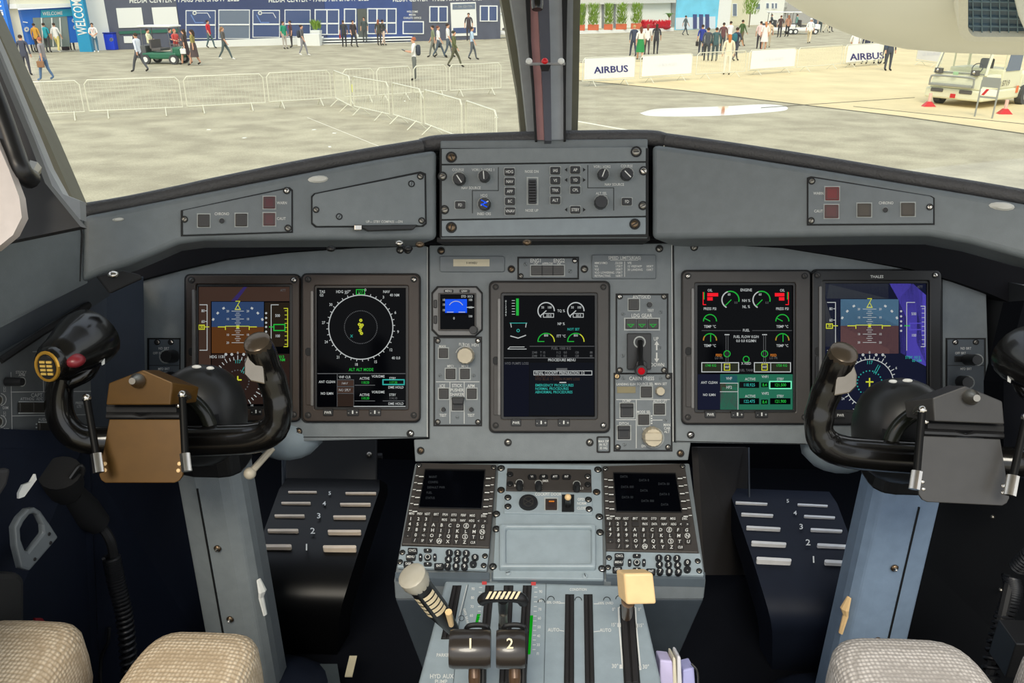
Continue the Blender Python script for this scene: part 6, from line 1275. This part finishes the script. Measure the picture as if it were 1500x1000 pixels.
# ---- media centre building
def facade(a, b): p, q = G(*a), G(*b); return Pl(p, q-p, V((0, 0, 1)))
navb = M('cladding_navy', (60, 72, 112), .6, scale=2); navg = M('cladding_grey', (88, 92, 108), .6, scale=2); fw_ = M('frame_white', (238, 240, 240), .5); glz = M('office_glass', (74, 90, 132), .25); glz2 = M('office_glass_grey', (112, 124, 142), .25)
FB_ = facade((165, 73), (730, 57))
def wallbox(pl, x0, x1, yb, H, m, th=.3, name='wall', parent=None):
    u0, _ = pl.uv(x0, yb, 0); u1, _ = pl.uv(x1, yb, 0); mb = MB(); mb.loft([[pl.w(u0, 0, h), pl.w(u1, 0, h), pl.w(u1, H, h), pl.w(u0, H, h)] for h in (-th, 0)], m); return build(name, mb, parent)
bt_ = thing('media_centre', 'long navy blue office building with white framed windows and a name along the top', 'building', FB_.pt(450, 66))
wallbox(FB_, 156, 268, 71, 4.2, navg, .3, 'grey_module', bt_); wallbox(FB_, 268, 480, 69, 4.2, navb, .3, 'left_module', bt_); wallbox(FB_, 480, 606, 64, 4.2, M('cladding_blue', (62, 82, 138), .6, scale=2), .3, 'middle_module', bt_); wallbox(FB_, 606, 733, 60, 4.2, navg, .3, 'right_module', bt_)
def part(pl, pts, h0, h1, m, name, par): mb = MB(); mb.prism(pl, pts, h0, h1, m); return build(name, mb, par)
part(FB_, [(268, 61), (474, 53), (474, 68), (268, 72)], 0, .12, white, 'plinth', bt_)
for k in range(3): part(FB_, [(474, 56+k*4), (604, 53.5+k*4), (604, 55+k*4), (474, 58+k*4)], 0, .5-.12*0+k*.25, white, 'step', bt_)
for q in ([(170, 12), (207, 11), (211, 40), (174, 41)], [(222, 11), (258, 10), (262, 38), (226, 39)]): part(FB_, q, 0, .05, white, 'white_panel', bt_)
part(FB_, [(174, 46), (262, 42), (262, 47), (175, 50)], 0, .06, M('stripe_green', (44, 104, 88), .5), 'green_band', bt_); 
part(FB_, [(181, 53), (194, 53), (194, 63), (182, 63)], 0, .04, white, 'sign_plate', bt_)
def win(pl, x0, y0, x1, y1, par, cols=1, bar=None, gm=glz, fr=1.6, ln=False):
    w = MB(); o = build('window', w.prism(pl, R4(x0, y0, x1, y1), 0, .05, fw_), par)
    build('pane', MB().prism(pl, R4(x0+fr, y0+fr, x1-fr, y1-fr), .045, .07, gm), o)
    for k in range(1, cols): x = x0+(x1-x0)*k/cols; build('mullion', MB().prism(pl, R4(x-.9, y0, x+.9, y1), .05, .1, fw_), o)
    if bar: build('transom', MB().prism(pl, R4(x0, bar, x1, bar+2), .05, .1, fw_), o)
    return o
for x0, x1, y0, y1, b_ in ((272, 316, 15, 57, 35.5), (320, 366, 14, 57, 35), (370, 410, 14.5, 55, 34.5), (417, 455, 14, 54, 34)):
    o = win(FB_, x0, y0, x1, y1, bt_, 1, b_, glz2 if x0 in (320,) else glz, 1.2); 
for x0, x1, y0, y1, b_, c_ in ((461, 497, 13.5, 51, 33.5, 2), (504, 522, 12.5, 50, 33, 1), (538, 581, 12, 50, 32.5, 3), (629, 656, 9, 33, None, 2), (703, 729, 8, 31.5, None, 2), (590, 621, 31, 50, None, 1)): win(FB_, x0, y0, x1, y1, bt_, c_, b_)
part(FB_, [(523, 13), (537, 12.5), (539, 58), (525, 59)], -.02, .02, M('doorway_dark', (92, 96, 92), .6), 'open_doorway', bt_)
o = part(FB_, [(660, 4), (697, 3), (699, 52), (662, 53)], 0, .06, white, 'door', bt_); part(FB_, [(663, 6), (696, 5), (696, 13), (663, 14)], .06, .08, glz2, 'door_sign', o); part(FB_, [(664, 41), (697, 40), (697, 48), (664, 49)], .06, .08, glz, 'door_panel', o)
p = Print(FB_, .01)
for x, y, wd_ in ((270, -1, 162), (467, -1.8, 148), (641, -2.6, 132)): tx = 'MEDIA CENTER - PARIS AIR SHOW 2025'; p.text(tx, x, y, 8, white, sx=wd_/(sum(GL[c][2] for c in tx)*8), rot=-1.0)
p.h = .06
for x in (466, 480, 511, 546, 566): p.text('MEDIA', x+3, 18, 2.6, white)
p.h = .02
for k, tx in enumerate(('WELCOME', 'MEDIA', 'CHALETS OFFICE')): p.text(tx, 604, 17+k*4.6, 2.8, white)
for k in range(5): p.line([(420, 17+k*3), (434, 17+k*3)], .8, M('faint_print')); p.line([(438, 17+k*3), (450, 17+k*3)], .8, M('faint_print'))
p.h = .08; p.text('MEDIA CENTER', 679, 9.5, 3, white)
for x in (294, 390): p.arc(x-9, 19, 2.4, 0, 360, 1.6, white, n=8); p.line([(x-6, 19), (x+10, 19), (x+14, 26)], 1, M('faint_print')); p.line([(x-14, 22), (x-8, 33), (x+4, 33)], 1.4, M('stripe_blue', (110, 140, 200), .5))
p.out('lettering', bt_)
# white wall and entrance pavilion on the left
FE = facade((0, 80), (165, 73)); ev = thing('entrance_pavilion', 'entrance with a blue welcome arch and glass doors at the far left', 'building', FE.pt(80, 76))
wallbox(FE, -60, 40, 78, 4.0, M('tent_cream', (226, 222, 200), .6), .2, 'tent_wall', ev); wallbox(FE, 128, 168, 73, 4.0, white, .2, 'white_wall', ev)
part(FE, [(20, 15), (110, 10), (118, 62), (30, 66)], -.3, -.05, M('arch_blue', (36, 110, 206), .5), 'blue_arch', ev); part(FE, [(60, 15), (108, 13), (108, 23), (60, 26)], -.05, .02, M('arch_teal', (44, 164, 190), .5), 'arch_sign', ev)
part(FE, [(48, 26), (98, 24), (103, 68), (52, 70)], -.3, .0, M('door_glass', (128, 140, 136), .25), 'glass_doors', ev)
for x in (60, 75, 87): part(FE, [(x, 26), (x+1.5, 26), (x+4, 68), (x+2.5, 68)], 0, .05, white, 'door_post', ev)
part(FE, [(14, 6), (108, 5), (108, 10), (14, 13)], -.2, .3, white, 'canopy_edge', ev); part(FE, [(12, -30), (108, -30), (108, 5), (14, 7)], -.4, .1, M('tent_cream'), 'canopy', ev)
p = Print(FE, .03); p.text('WELCOME', 77, 19.5, 5, white, rot=-2); p.arc(39, 43, 2.5, 0, 360, 2.4, white, n=8); p.arc(108, 30, 2, 0, 360, 2, white, n=8); p.arc(110, 40, 2, 0, 360, 2, white, n=8); p.line([(34, 32), (40, 33)], 1.4, white); p.out('lettering', ev)
bb = M('banner_blue', (44, 120, 216), .5); bteal = M('banner_teal', (34, 150, 196), .5)
for nm_, x0, x1, yb, txt, m, lb, tx_ in (('banner_column', 0, 22, 80, 'BIENVENUE', bb, 'tall blue banner column with BIENVENUE lettering at far left', 0), ('banner_column', 117, 135, 76, 'WELCOME', bteal, 'tall blue green banner column with WELCOME lettering', 0)):
    c0, c1 = G(x0, yb), G(x1, yb); d = (c1-c0).normalized(); n = d.cross(V((0, 0, 1))); t = thing(nm_, lb, 'banner', (c0+c1)/2, 'entrance banner columns'); w = (c1-c0).length
    mb = MB(); mb.loft([[c0, c1, c1-n*.4, c0-n*.4], [p_+V((0, 0, 5)) for p_ in (c0, c1, c1-n*.4, c0-n*.4)]], m); build('column', mb, t)
    pl = Pl(c0+n*.01, d, V((0, 0, 1))); mbx = MB(); z = 1.0 if txt == 'WELCOME' else .9; sz = .6
    for ch in txt:
        vs, fs, wd = GL[ch]; mbx.add([pl.w(w*.5-(gy-.5)*sz, z+gx*sz*.55, .01) for gx, gy in vs], fs, white); z += wd*sz*.55
    stuff(build('lettering', mbx, t, keep=True))
mb = MB(); mb.box(G(163, 73)+V((0, 0, .5)), (.8, .6, 1.0), M('bin_blue', (28, 66, 216), .5)); t = thing('wheelie_bin', 'bright blue wheeled bin against the white wall', 'bin', G(163, 73)); build('body', mb, t, bevel=.05)
mb = MB(); mb.box(G(163, 73)+V((0, 0, 1.04)), (.86, .66, .08), M('bin_lid', (30, 50, 150), .5)); build('lid', mb, t, bevel=.02); p = Print(Pl(G(163, 73)+V((0, -.3, 0)), V((1, 0, 0)), V((0, 0, 1))), .01); p.arc(163, 58, 1.8, 0, 360, 1.8, white, n=8); p.out('badge', t)
mb = MB(); mb.box(G(97, 74)+V((0, 0, .35)), (.4, .3, .65), cm((70, 56, 62))); tag(build('suitcase', mb, bevel=.04), 'dark suitcase standing on the ground in front of the glass doors', 'suitcase')
# carts
def wheel(mb, c, r, w, ax, m1, m2):
    ax = ax.normalized(); u = ax.orthogonal().normalized(); v = ax.cross(u)
    for rr_, ww, m in ((r, w, m1), (r*.55, w*1.08, m2)):
        mb.loft([[c+ax*(s*ww/2)+u*rr_*cos(2*pi*i/16)+v*rr_*sin(2*pi*i/16) for i in range(16)] for s in (-1, 1)], m)
tyre = M('tyre', (70, 72, 74), .7)
def cart(px, py, yawd, body, label, L=2.7, Wd=1.2, H=1.85, group='passenger carts'):
    o = G(px, py); R = Matrix.Rotation(radians(yawd), 3, 'Z'); t = thing('golf_cart', label, 'cart', o, group); T = lambda x, y, z: o+R @ V((x, y, z)); B_ = lambda nm, c, s, m, bv=.03: build(nm, MB().box(T(*c), s, m, R), t, bevel=bv)
    B_('body', (0, 0, .42), (L*.8, Wd, .32), body, .08); B_('front_cowl', (L*.40, 0, .62), (L*.2, Wd*.9, .46), body, .1); B_('seat', (-.15, 0, .72), (.5, Wd*.9, .14), cm((96, 92, 92))); B_('seat_back', (-.42, 0, .98), (.1, Wd*.9, .45), cm((96, 92, 92))); B_('rear_box', (-L*.42, 0, .60), (L*.24, Wd*.95, .62), cm((92, 94, 96)), .03)
    B_('roof', (-.05, 0, H), (L*.78, Wd*1.05, .09), white, .04)
    for x in (-L*.36, L*.3):
        for y in (-Wd/2+.05, Wd/2-.05): build('post', MB().tube([T(x, y, .6), T(x*.95, y, H)], .025, cm((110, 112, 114)), 6), t)
    for x in (-L*.32, L*.34):
        for y in (-Wd/2, Wd/2): mb = MB(); wheel(mb, T(x, y, .24), .24, .16, R @ V((0, 1, 0)), tyre, white); build('wheel', mb, t, smooth=True)
    build('steering_wheel', MB().tube([T(L*.26+.16*sin(a)*.3, .3+.16*cos(a), 1.0+.16*sin(a)) for a in [2*pi*i/10 for i in range(11)]], .012, blk, 5), t)
    return T, R
cart(243, 93, -3, M('cart_green', (44, 110, 84), .4), 'green golf cart with a white roof passing the grey office module', L=2.3)
person(223, 90, 'sit', 90, (228, 226, 190), (110, 112, 110), 'seated driver in a cream shirt in the green golf cart', z=-.12); person(255, 89, 'sit', 80, (64, 74, 104), (88, 84, 92), 'seated passenger in navy in the green golf cart', z=-.12); person(262, 91, 'sit', 60, (202, 78, 74), (130, 110, 104), 'seated passenger with a red bag at the front of the green golf cart', z=-.12, hair=(200, 120, 90))
cart(738, 56, 180, cm((232, 232, 230)), 'white utility cart half hidden by the centre pillar', group=None)
cart(1140, 50, 0, cm((236, 236, 232)), 'white golf cart at the left of the far right pair'); cart(1176, 50, 0, cm((240, 240, 238)), 'white golf cart at the right of the far right pair')
person(1128, 49, 'sit', 90, (70, 78, 86), (70, 74, 80), 'seated person in dark clothes in the left far cart', z=-.12); person(1165, 49, 'sit', 90, (120, 166, 156), (90, 96, 96), 'seated person in pale green in the right far cart', z=-.12)
# planters beside the offices
leaf = M('leaf_green', (132, 164, 62), .7); leafd = M('leaf_dark', (88, 128, 60), .7)
def bush(c, r, h, n, m, par, seed=1):
    rnd = random.Random(seed); mb = MB()
    for k in range(n):
        a = rnd.random()*6.28; rr_ = r*sqrt(rnd.random()); z = h*rnd.random(); p = c+V((rr_*cos(a), rr_*sin(a), z)); d = V((cos(a)*.5, sin(a)*.5, 1)).normalized(); s = V((-sin(a), cos(a), 0)); L = .22+.15*rnd.random(); w = .035
        mb.add([p-s*w, p+s*w, p+d*L*.6+s*w*.8, p+d*L, p+d*L*.6-s*w*.8], [(0, 1, 2, 3, 4)], m)
    return stuff(build('foliage', mb, par, keep=True))
for px, py, lb, s_ in ((465, 66, 'white tapered planter with a shrub left of the office steps', 1), (605, 60, 'white tapered planter with a shrub right of the wide glass doors', 1)):
    o = G(px, py); t = thing('planter', lb, 'planter', o, 'white office planters'); mb = MB(); mb.loft([[o+V((x*r, y*r, z)) for x, y in ((-1, -1), (1, -1), (1, 1), (-1, 1))] for z, r in ((0, .22), (1.0, .34))], white); build('pot', mb, t, bevel=.02); bush(o+V((0, 0, 1.0)), .35, .5, 160, leaf, t, px)
# bench boxes and table near people
mb = MB(); mb.box(G(454, 67)+V((0, 0, .4)), (1.6, .6, .8), white); tag(build('white_counter', mb, bevel=.02), 'low white counter between the man with a backpack and the planter', 'counter')
# right hand far side: white wall, bamboo, flowers, mural
FR = facade((846, 42), (1000, 39)); t = thing('white_hall', 'white hall wall behind the row of bamboo planters', 'building', FR.pt(920, 46)); wallbox(FR, 735, 990, 41, 4.6, M('hall_white', (236, 236, 228), .6), .3, 'wall', t)
for x in (853, 882, 899): part(FR, [(x, 6), (x+3, 5), (x+3, 44), (x, 45)], 0, .1, cm((128, 130, 134)), 'post', t)
part(FR, [(846, -4), (990, -6), (990, 4), (846, 7)], 0, .6, cm((214, 212, 206)), 'eave', t); part(FR, [(984, -6), (991, -6), (991, 44), (984, 44)], 0, .15, cm((150, 152, 148)), 'corner_post', t)
mb = MB(); a, b = G(843, 50), G(987, 45.5); mb.loft([[a, b, b+V((0, .8, 0)), a+V((0, .8, 0))], [p_+V((0, 0, .28)) for p_ in (a, b, b+V((0, .8, 0)), a+V((0, .8, 0)))]], white); tag(build('white_kerb', mb), 'low white kerb platform under the bamboo and red flowers', 'kerb')
terra = M('terracotta', (206, 106, 70), .7)
for k, (px, py, w) in enumerate(((851, 43.5, .7), (869, 43, 1.0), (891, 42.5, .8), (910, 42, 1.0), (932, 41.5, 1.0))):
    o = G(px, 50-(px-843)*.031)+V((0, .4, .28)); t = thing('bamboo_planter', ('bamboo in a terracotta trough next to the centre pillar', 'bamboo in a terracotta trough, second along from the centre pillar', 'bamboo in a terracotta trough, third along from the centre pillar', 'bamboo in a terracotta trough, fourth along from the centre pillar', 'bamboo in a terracotta trough nearest the red flowers')[k], 'planter', o, 'bamboo planters by the hall')
    build('trough', MB().box(o+V((0, 0, .25)), (w, .5, .5), terra), t, bevel=.03); bush(o+V((0, 0, .45)), w*.55, 1.7, 420, leaf, t, k)
for k, (px, w) in enumerate(((947, 1.0), (969, 1.2))):
    o = G(px, 46)+V((0, .35, .28)); t = thing('red_flower_bed', ('mound of red flowers, left one of two, on the white kerb', 'mound of red flowers, right one of two, on the white kerb')[k], 'flowers', o, 'red flower mounds'); build('soil_mound', MB().ell(o+V((0, 0, .1)), (w*.8, .4, .28), M('flower_deep', (170, 30, 50), .7), n=12, k=6), t, smooth=True); bush(o+V((0, 0, .15)), w*.8, .4, 300, M('flower_red', (222, 40, 62), .7), t, k+20)
o = G(980, 46)+V((0, .6, .3)); t = thing('potted_palm', 'small palm in a red pot at the right of the flowers', 'plant', o); build('pot', MB().loft([[o+V((r*cos(a), r*sin(a), z)) for a in [2*pi*i/10 for i in range(10)]] for z, r in ((0, .12), (.7, .2))], M('flower_red')), t)
mb = MB()
for k in range(9): a = k*.7; c = o+V((0, 0, .9)); d = V((cos(a), sin(a), 0)); s = V((-sin(a), cos(a), 0)); mb.add([c-s*.03, c+s*.03, c+d*.35+V((0, 0, .45))+s*.07, c+d*.8+V((0, 0, .3)), c+d*.35+V((0, 0, .45))-s*.07], [(0, 1, 2, 3, 4)], leafd)
build('fronds', mb, t); build('stem', MB().tube([o+V((0, 0, .6)), o+V((0, 0, .95))], .03, M('flower_deep'), 6), t)
FM = facade((990, 44), (1052, 42)); t = thing('mural_wall', 'wall with a bright blue sky mural right of the white hall', 'mural', FM.pt(1020, 43)); wallbox(FM, 990, 1050, 43, 4.4, M('mural_blue', (120, 208, 240), .5, var=.15, scale=.5), .2, 'mural', t); part(FM, [(990, 26), (1048, 24), (1048, 42), (990, 43)], 0, .02, cm((214, 226, 236)), 'mural_cloud', t)
for x in (1016, 1025, 1034): part(FM, [(x, 21), (x+5, 21), (x+5, 42), (x, 42)], 0, .1, cm((72, 82, 130)), 'dark_panel', t)
wallbox(FM, 1050, 1068, 42, 4.4, white, .2, 'white_end', t)
FX = facade((1066, 38), (1300, 30)); t = thing('far_buildings', 'cream and white houses behind the far golf carts', 'building', FX.pt(1120, 34)); wallbox(FX, 1066, 1096, 36, 6, M('house_cream', (222, 216, 188), .6), .3, 'cream_wall', t); wallbox(FX, 1096, 1150, 35, 6, M('hall_white'), .5, 'white_wall', t); wallbox(FX, 1146, 1420, 33, 3.2, cm((176, 174, 170)), .3, 'grey_wall', t)
win(FX, 1073, 5, 1080, 24, t, 1, None, glz2, .8); win(FX, 1107, 5, 1114, 14, t, 1, None, glz2, .8); win(FX, 1122, 4, 1127, 13, t, 1, None, glz2, .8); win(FX, 1130, 4, 1139, 13, t, 2, None, glz2, .8)
o = G(1097, 40); t = thing('small_tree', 'small bright green tree between the cream and white houses', 'tree', o); build('trunk', MB().tube([o, o+V((0, 0, 1.6))], .06, cm((110, 96, 70)), 6), t); bush(o+V((0, 0, 1.3)), .9, 2.0, 500, leaf, t, 77)
# parked vehicles glimpsed under the aircraft nose
for k, (px, py, w, c) in enumerate(((1228, 31, 3.6, (92, 110, 150)), (1260, 30, 4.2, (226, 224, 220)))):
    o = G(px, py); t = thing('parked_car', ('small blue car far off under the aircraft nose', 'white car far off under the aircraft nose')[k], 'car', o); build('car_body', MB().box(o+V((0, 0, .55)), (w, 1.7, .6), cm(c)), t, bevel=.15); build('cabin', MB().box(o+V((0, 0, 1.05)), (w*.55, 1.5, .5), cm((110, 120, 130))), t, bevel=.15)
    for s_ in (-1, 1): mb = MB(); wheel(mb, o+V((s_*w*.32, -.8, .3)), .3, .2, V((0, 1, 0)), tyre, white); build('wheel', mb, t)

# ---- ground tug
o = G(1357, 152); o2 = G(1440, 161); d = (o2-o).normalized(); R = Matrix(((d.x, -d.y, 0), (d.y, d.x, 0), (0, 0, 1))); Wd = 1.75
TG = Pl(o-d*.1, d, V((0, 0, 1)))        # front face of the tug
cw = M('tug_cream', (228, 226, 196), .45); cwd = M('fittings_grey', (150, 152, 146), .5)  # cream bodywork, plain grey for fittings and the folding sign
t = thing('baggage_tug', 'cream white airport tug with an open cab parked under the aircraft', 'vehicle', o)
sidev = (G(1500, 166)-G(1446, 170)).normalized(); 
back = V((-d.y, d.x, 0))
def tw(u, v, b): return TG.o+d*u+V((0, 0, v))+back*b
def tbox(nm, u0, u1, v0, v1, b0, b1, m, bv=.03, top=0): mb = MB(); mb.loft([[tw(u0, v0, b0), tw(u1, v0, b0), tw(u1, v0, b1), tw(u0, v0, b1)], [tw(u0+top, v1, b0+top*2), tw(u1-top, v1, b0+top*2), tw(u1-top, v1, b1), tw(u0+top, v1, b1)]], m); return build(nm, mb, t, bevel=bv)
ue = (o2-o).length
tbox('chassis', -.05, ue+.0, .22, .55, 0, 3.4, cw, .06); tbox('bonnet', .02, ue-.02, .55, 1.02, .05, 1.1, cw, .06, .06)
tbox('cab_side', .05, ue-.05, .55, 1.15, 1.1, 2.3, cw, .04); tbox('rear_deck', .05, ue-.02, .55, 1.0, 2.3, 3.4, cw, .05)
tbox('cab_roof', .12, ue-.12, 1.86, 1.95, .35, 2.2, cw, .03)
for u in (.08, ue-.12):
    build('cab_pillar', MB().tube([tw(u, 1.0, .15), tw(u+(.06 if u < 1 else -.04), 1.9, .45)], .045, cw, 8), t); build('cab_pillar', MB().tube([tw(u, 1.1, 2.2), tw(u, 1.9, 2.15)], .045, cw, 8), t); build('cab_pillar', MB().tube([tw(u, 1.1, 1.25), tw(u, 1.9, 1.25)], .03, cw, 8), t)
glt = gl
mb = MB(); mb.loft([[tw(.14, 1.05, .17), tw(ue-.18, 1.05, .17), tw(ue-.2, 1.84, .42), tw(.2, 1.84, .42)], [tw(.14, 1.05, .18), tw(ue-.18, 1.05, .18), tw(ue-.2, 1.84, .43), tw(.2, 1.84, .43)]], gl); build('windscreen', mb, t)
mb = MB(); mb.tube([tw(.12, 1.04, .16), tw(ue-.16, 1.04, .16), tw(ue-.2, 1.86, .43), tw(.18, 1.86, .43), tw(.12, 1.04, .16)], .025, cwd, 6); build('windscreen_seal', mb, t)
tbox('seat', .9, 1.3, .95, 1.45, 1.3, 1.5, cm((90, 90, 92)), .05)
build('steering_wheel', MB().tube([tw(ue*.65+.17*cos(a), 1.18+.15*sin(a), .6+.05*sin(a)) for a in [2*pi*i/12 for i in range(13)]], .015, blk, 6), t)
tbox('bumper_bar', .15, ue-.35, .62, .70, -.12, 0, cwd, .02)
build('bull_bar', MB().tube(path([tw(.12, .62, -.08), tw(.14, .86, -.1), tw(.3, .93, -.1), tw(ue-.45, .93, -.1), tw(ue-.33, .85, -.1), tw(ue-.32, .62, -.08)], 4), .03, cwd, 8), t, smooth=True)
for u in (.28, ue-.42): tbox('headlight', u-.12, u+.12, 1.02-.02, 1.16, .0, .12, M('lamp_housing', (92, 90, 86), .5), .01); build('headlight_lens', MB().ell(tw(u, 1.09, -.01), (.055, .03, .055), chrome, n=10, k=6), t, smooth=True)
for u in (.16, ue-.78): tbox('grille', u, u+.42, .42, .54, -.03, .02, M('grille_dark', (92, 90, 88), .6), .03)
tbox('front_reflector', ue*.45, ue*.45+.17, .27, .40, -.03, .0, M('reflector_red', (206, 40, 44), .4), .01)
tbox('green_badge', ue*.42, ue*.42+.16, .98, 1.08, .0, .04, cm((170, 206, 160)), .005)
mb = MB(); wheel(mb, tw(.22, .25, .55), .25, .22, d, tyre, cm((120, 120, 118))); build('wheel', mb, t)
mb = MB(); wheel(mb, tw(ue, .30, 2.55), .33, .22, d, tyre, cm((150, 152, 150))); build('wheel', mb, t)
sp_ = Pl(tw(ue+.004, 0, 0), back, V((0, 0, 1))); 
mb = MB(); mb.loft([[sp_.w(u, v, 0), sp_.w(u, v, .02)] for u, v in ()] or [[sp_.w(u, v, h) for u, v in ((1.2, 1.1), (2.05, 1.1), (2.05, 1.78), (1.32, 1.78))] for h in (-.06, -.03)], glz2); build('side_window', mb, t)
mb = MB(); vs_ = 0; z = .62; x = 1.0; pm_ = M('number_brown', (96, 90, 76), .6)
for ch in 'S719':
    vs, fs, wd = GL[ch]; mb.add([sp_.w(x+gx*.17, .66+gy*.17, .01) for gx, gy in vs], fs, pm_); x += wd*.17
build('fleet_number', mb, t, keep=True)
build('side_reflector', MB().prism(sp_, [(0, 0), (1, 0), (0, 1)], 0, 0, cw) if False else MB().loft([[sp_.w(u, v, h) for u, v in ((2.0, .4), (2.12, .4), (2.12, .62), (2.0, .62))] for h in (0, .02)], M('reflector_orange', (230, 120, 70), .4)), t)
# barrier sign in front of the tug and the red chocks
o = G(1431, 169); t = thing('folding_sign', 'grey folding sign frame with a red and white band before the tug', 'sign', o); SG = Pl(o-V((0, .5, 0)), d, V((0, 0, 1)))
for x in (0, .52): build('leg', MB().tube([SG.w(x-.3, 0, .02), SG.w(x-.3, 1.05, 0)], .025, cwd, 6), t)
for v, m, h_ in ((1.0, cwd, .28), (.72, M('band_white', (240, 236, 230), .5), .18), (.58, cwd, .05)): build('board' if h_ > .1 else 'rail', MB().loft([[SG.w(u, v_, hh) for u, v_ in ((-.3, v-h_/2), (.22, v-h_/2), (.22, v+h_/2), (-.3, v+h_/2))] for hh in (.0, .02)], m), t)
build('red_stripe', MB().loft([[SG.w(u, v_, hh) for u, v_ in ((-.24, .63), (-.16, .63), (-.04, .81), (-.12, .81))] for hh in (.02, .03)], M('reflector_red')), t)
for k, (px, py) in enumerate(((1360, 156), (1471, 167))):
    o = G(px, py); t = thing('wheel_chock', ('red chock on the ground at the front left corner of the tug', 'red chock on the ground beside the rear tug wheel')[k], 'chock', o); build('block', MB().loft([[o+V((x, y, 0)) for x, y in ((-.2, -.12), (.2, -.12), (.2, .12), (-.2, .12))], [o+V((x, y, .16)) for x, y in ((-.06, -.06), (.06, -.06), (.06, .06), (-.06, .06))]], M('reflector_red')), t); build('marker_pole', MB().tube([o+V((0, 0, .1)), o+V((0, 0, .42))], .05, cm((236, 190, 176)), 6), t)
# ---- the neighbouring aircraft's nose overhead
o = at(1560, -60, 9.2); t = thing('aircraft_nose', 'big cream rounded aircraft nose with dark glazing at the top right', 'aircraft', V((o.x, o.y, 0)))
fcr = M('fuselage_cream', (243, 240, 228), .35, scale=1, var=.03)
prof = [(1140, -30), (1168, -2), (1205, 14), (1250, 31), (1290, 45), (1330, 56), (1370, 63), (1420, 67), (1500, 70), (1600, 71)]
rings = []
for i, (x, y) in enumerate(prof):
    b_ = at(x, y, 9.0); H = .05+1.7*(1-math.exp(-i*.55)); rings.append([b_+up*(H*(1-cos(a)))+fw*(H*.9*sin(a))+up*0 for a in [2*pi*k/28 for k in range(28)]])
build('fuselage', MB().loft(rings, fcr), t, smooth=True)
AP = Pl(at(1460, 56, 8.42), rt, at(1460, -20, 7.72)-at(1460, 56, 8.42))
def nose_depth(px, py): return None
q = rr(1418, -60, 1560, 54, 14, 6)
build('glazing_frame', MB().ring(AP, rr(1404, -60, 1600, 61, 20, 6), q, -.25, .02, M('frame_ivory', (232, 228, 214), .4)), t, bevel=.02); build('dark_glazing', MB().prism(AP, q, -.3, -.05, M('glazing_blue', (58, 84, 108), .2, var=.3, scale=3)), t)
for k in range(7): build('glazing_bar', MB().prism(AP, [(1424+k*13, -60), (1425.2+k*13, -60), (1426.5+k*13, 53), (1425+k*13, 53)], -.05, -.03, cm((110, 134, 150))), t)
for k in range(5): build('glazing_bar', MB().prism(AP, [(1419, 2+k*12), (1520, 4+k*12), (1520, 5.2+k*12), (1419, 3.2+k*12)], -.05, -.03, cm((110, 134, 150))), t)
build('white_lip', MB().prism(AP, path2 if False else [(1482, -60), (1486, 0), (1492, 25), (1502, 48), (1600, 60), (1600, -60)], -.02, .06, white), t, bevel=.02)
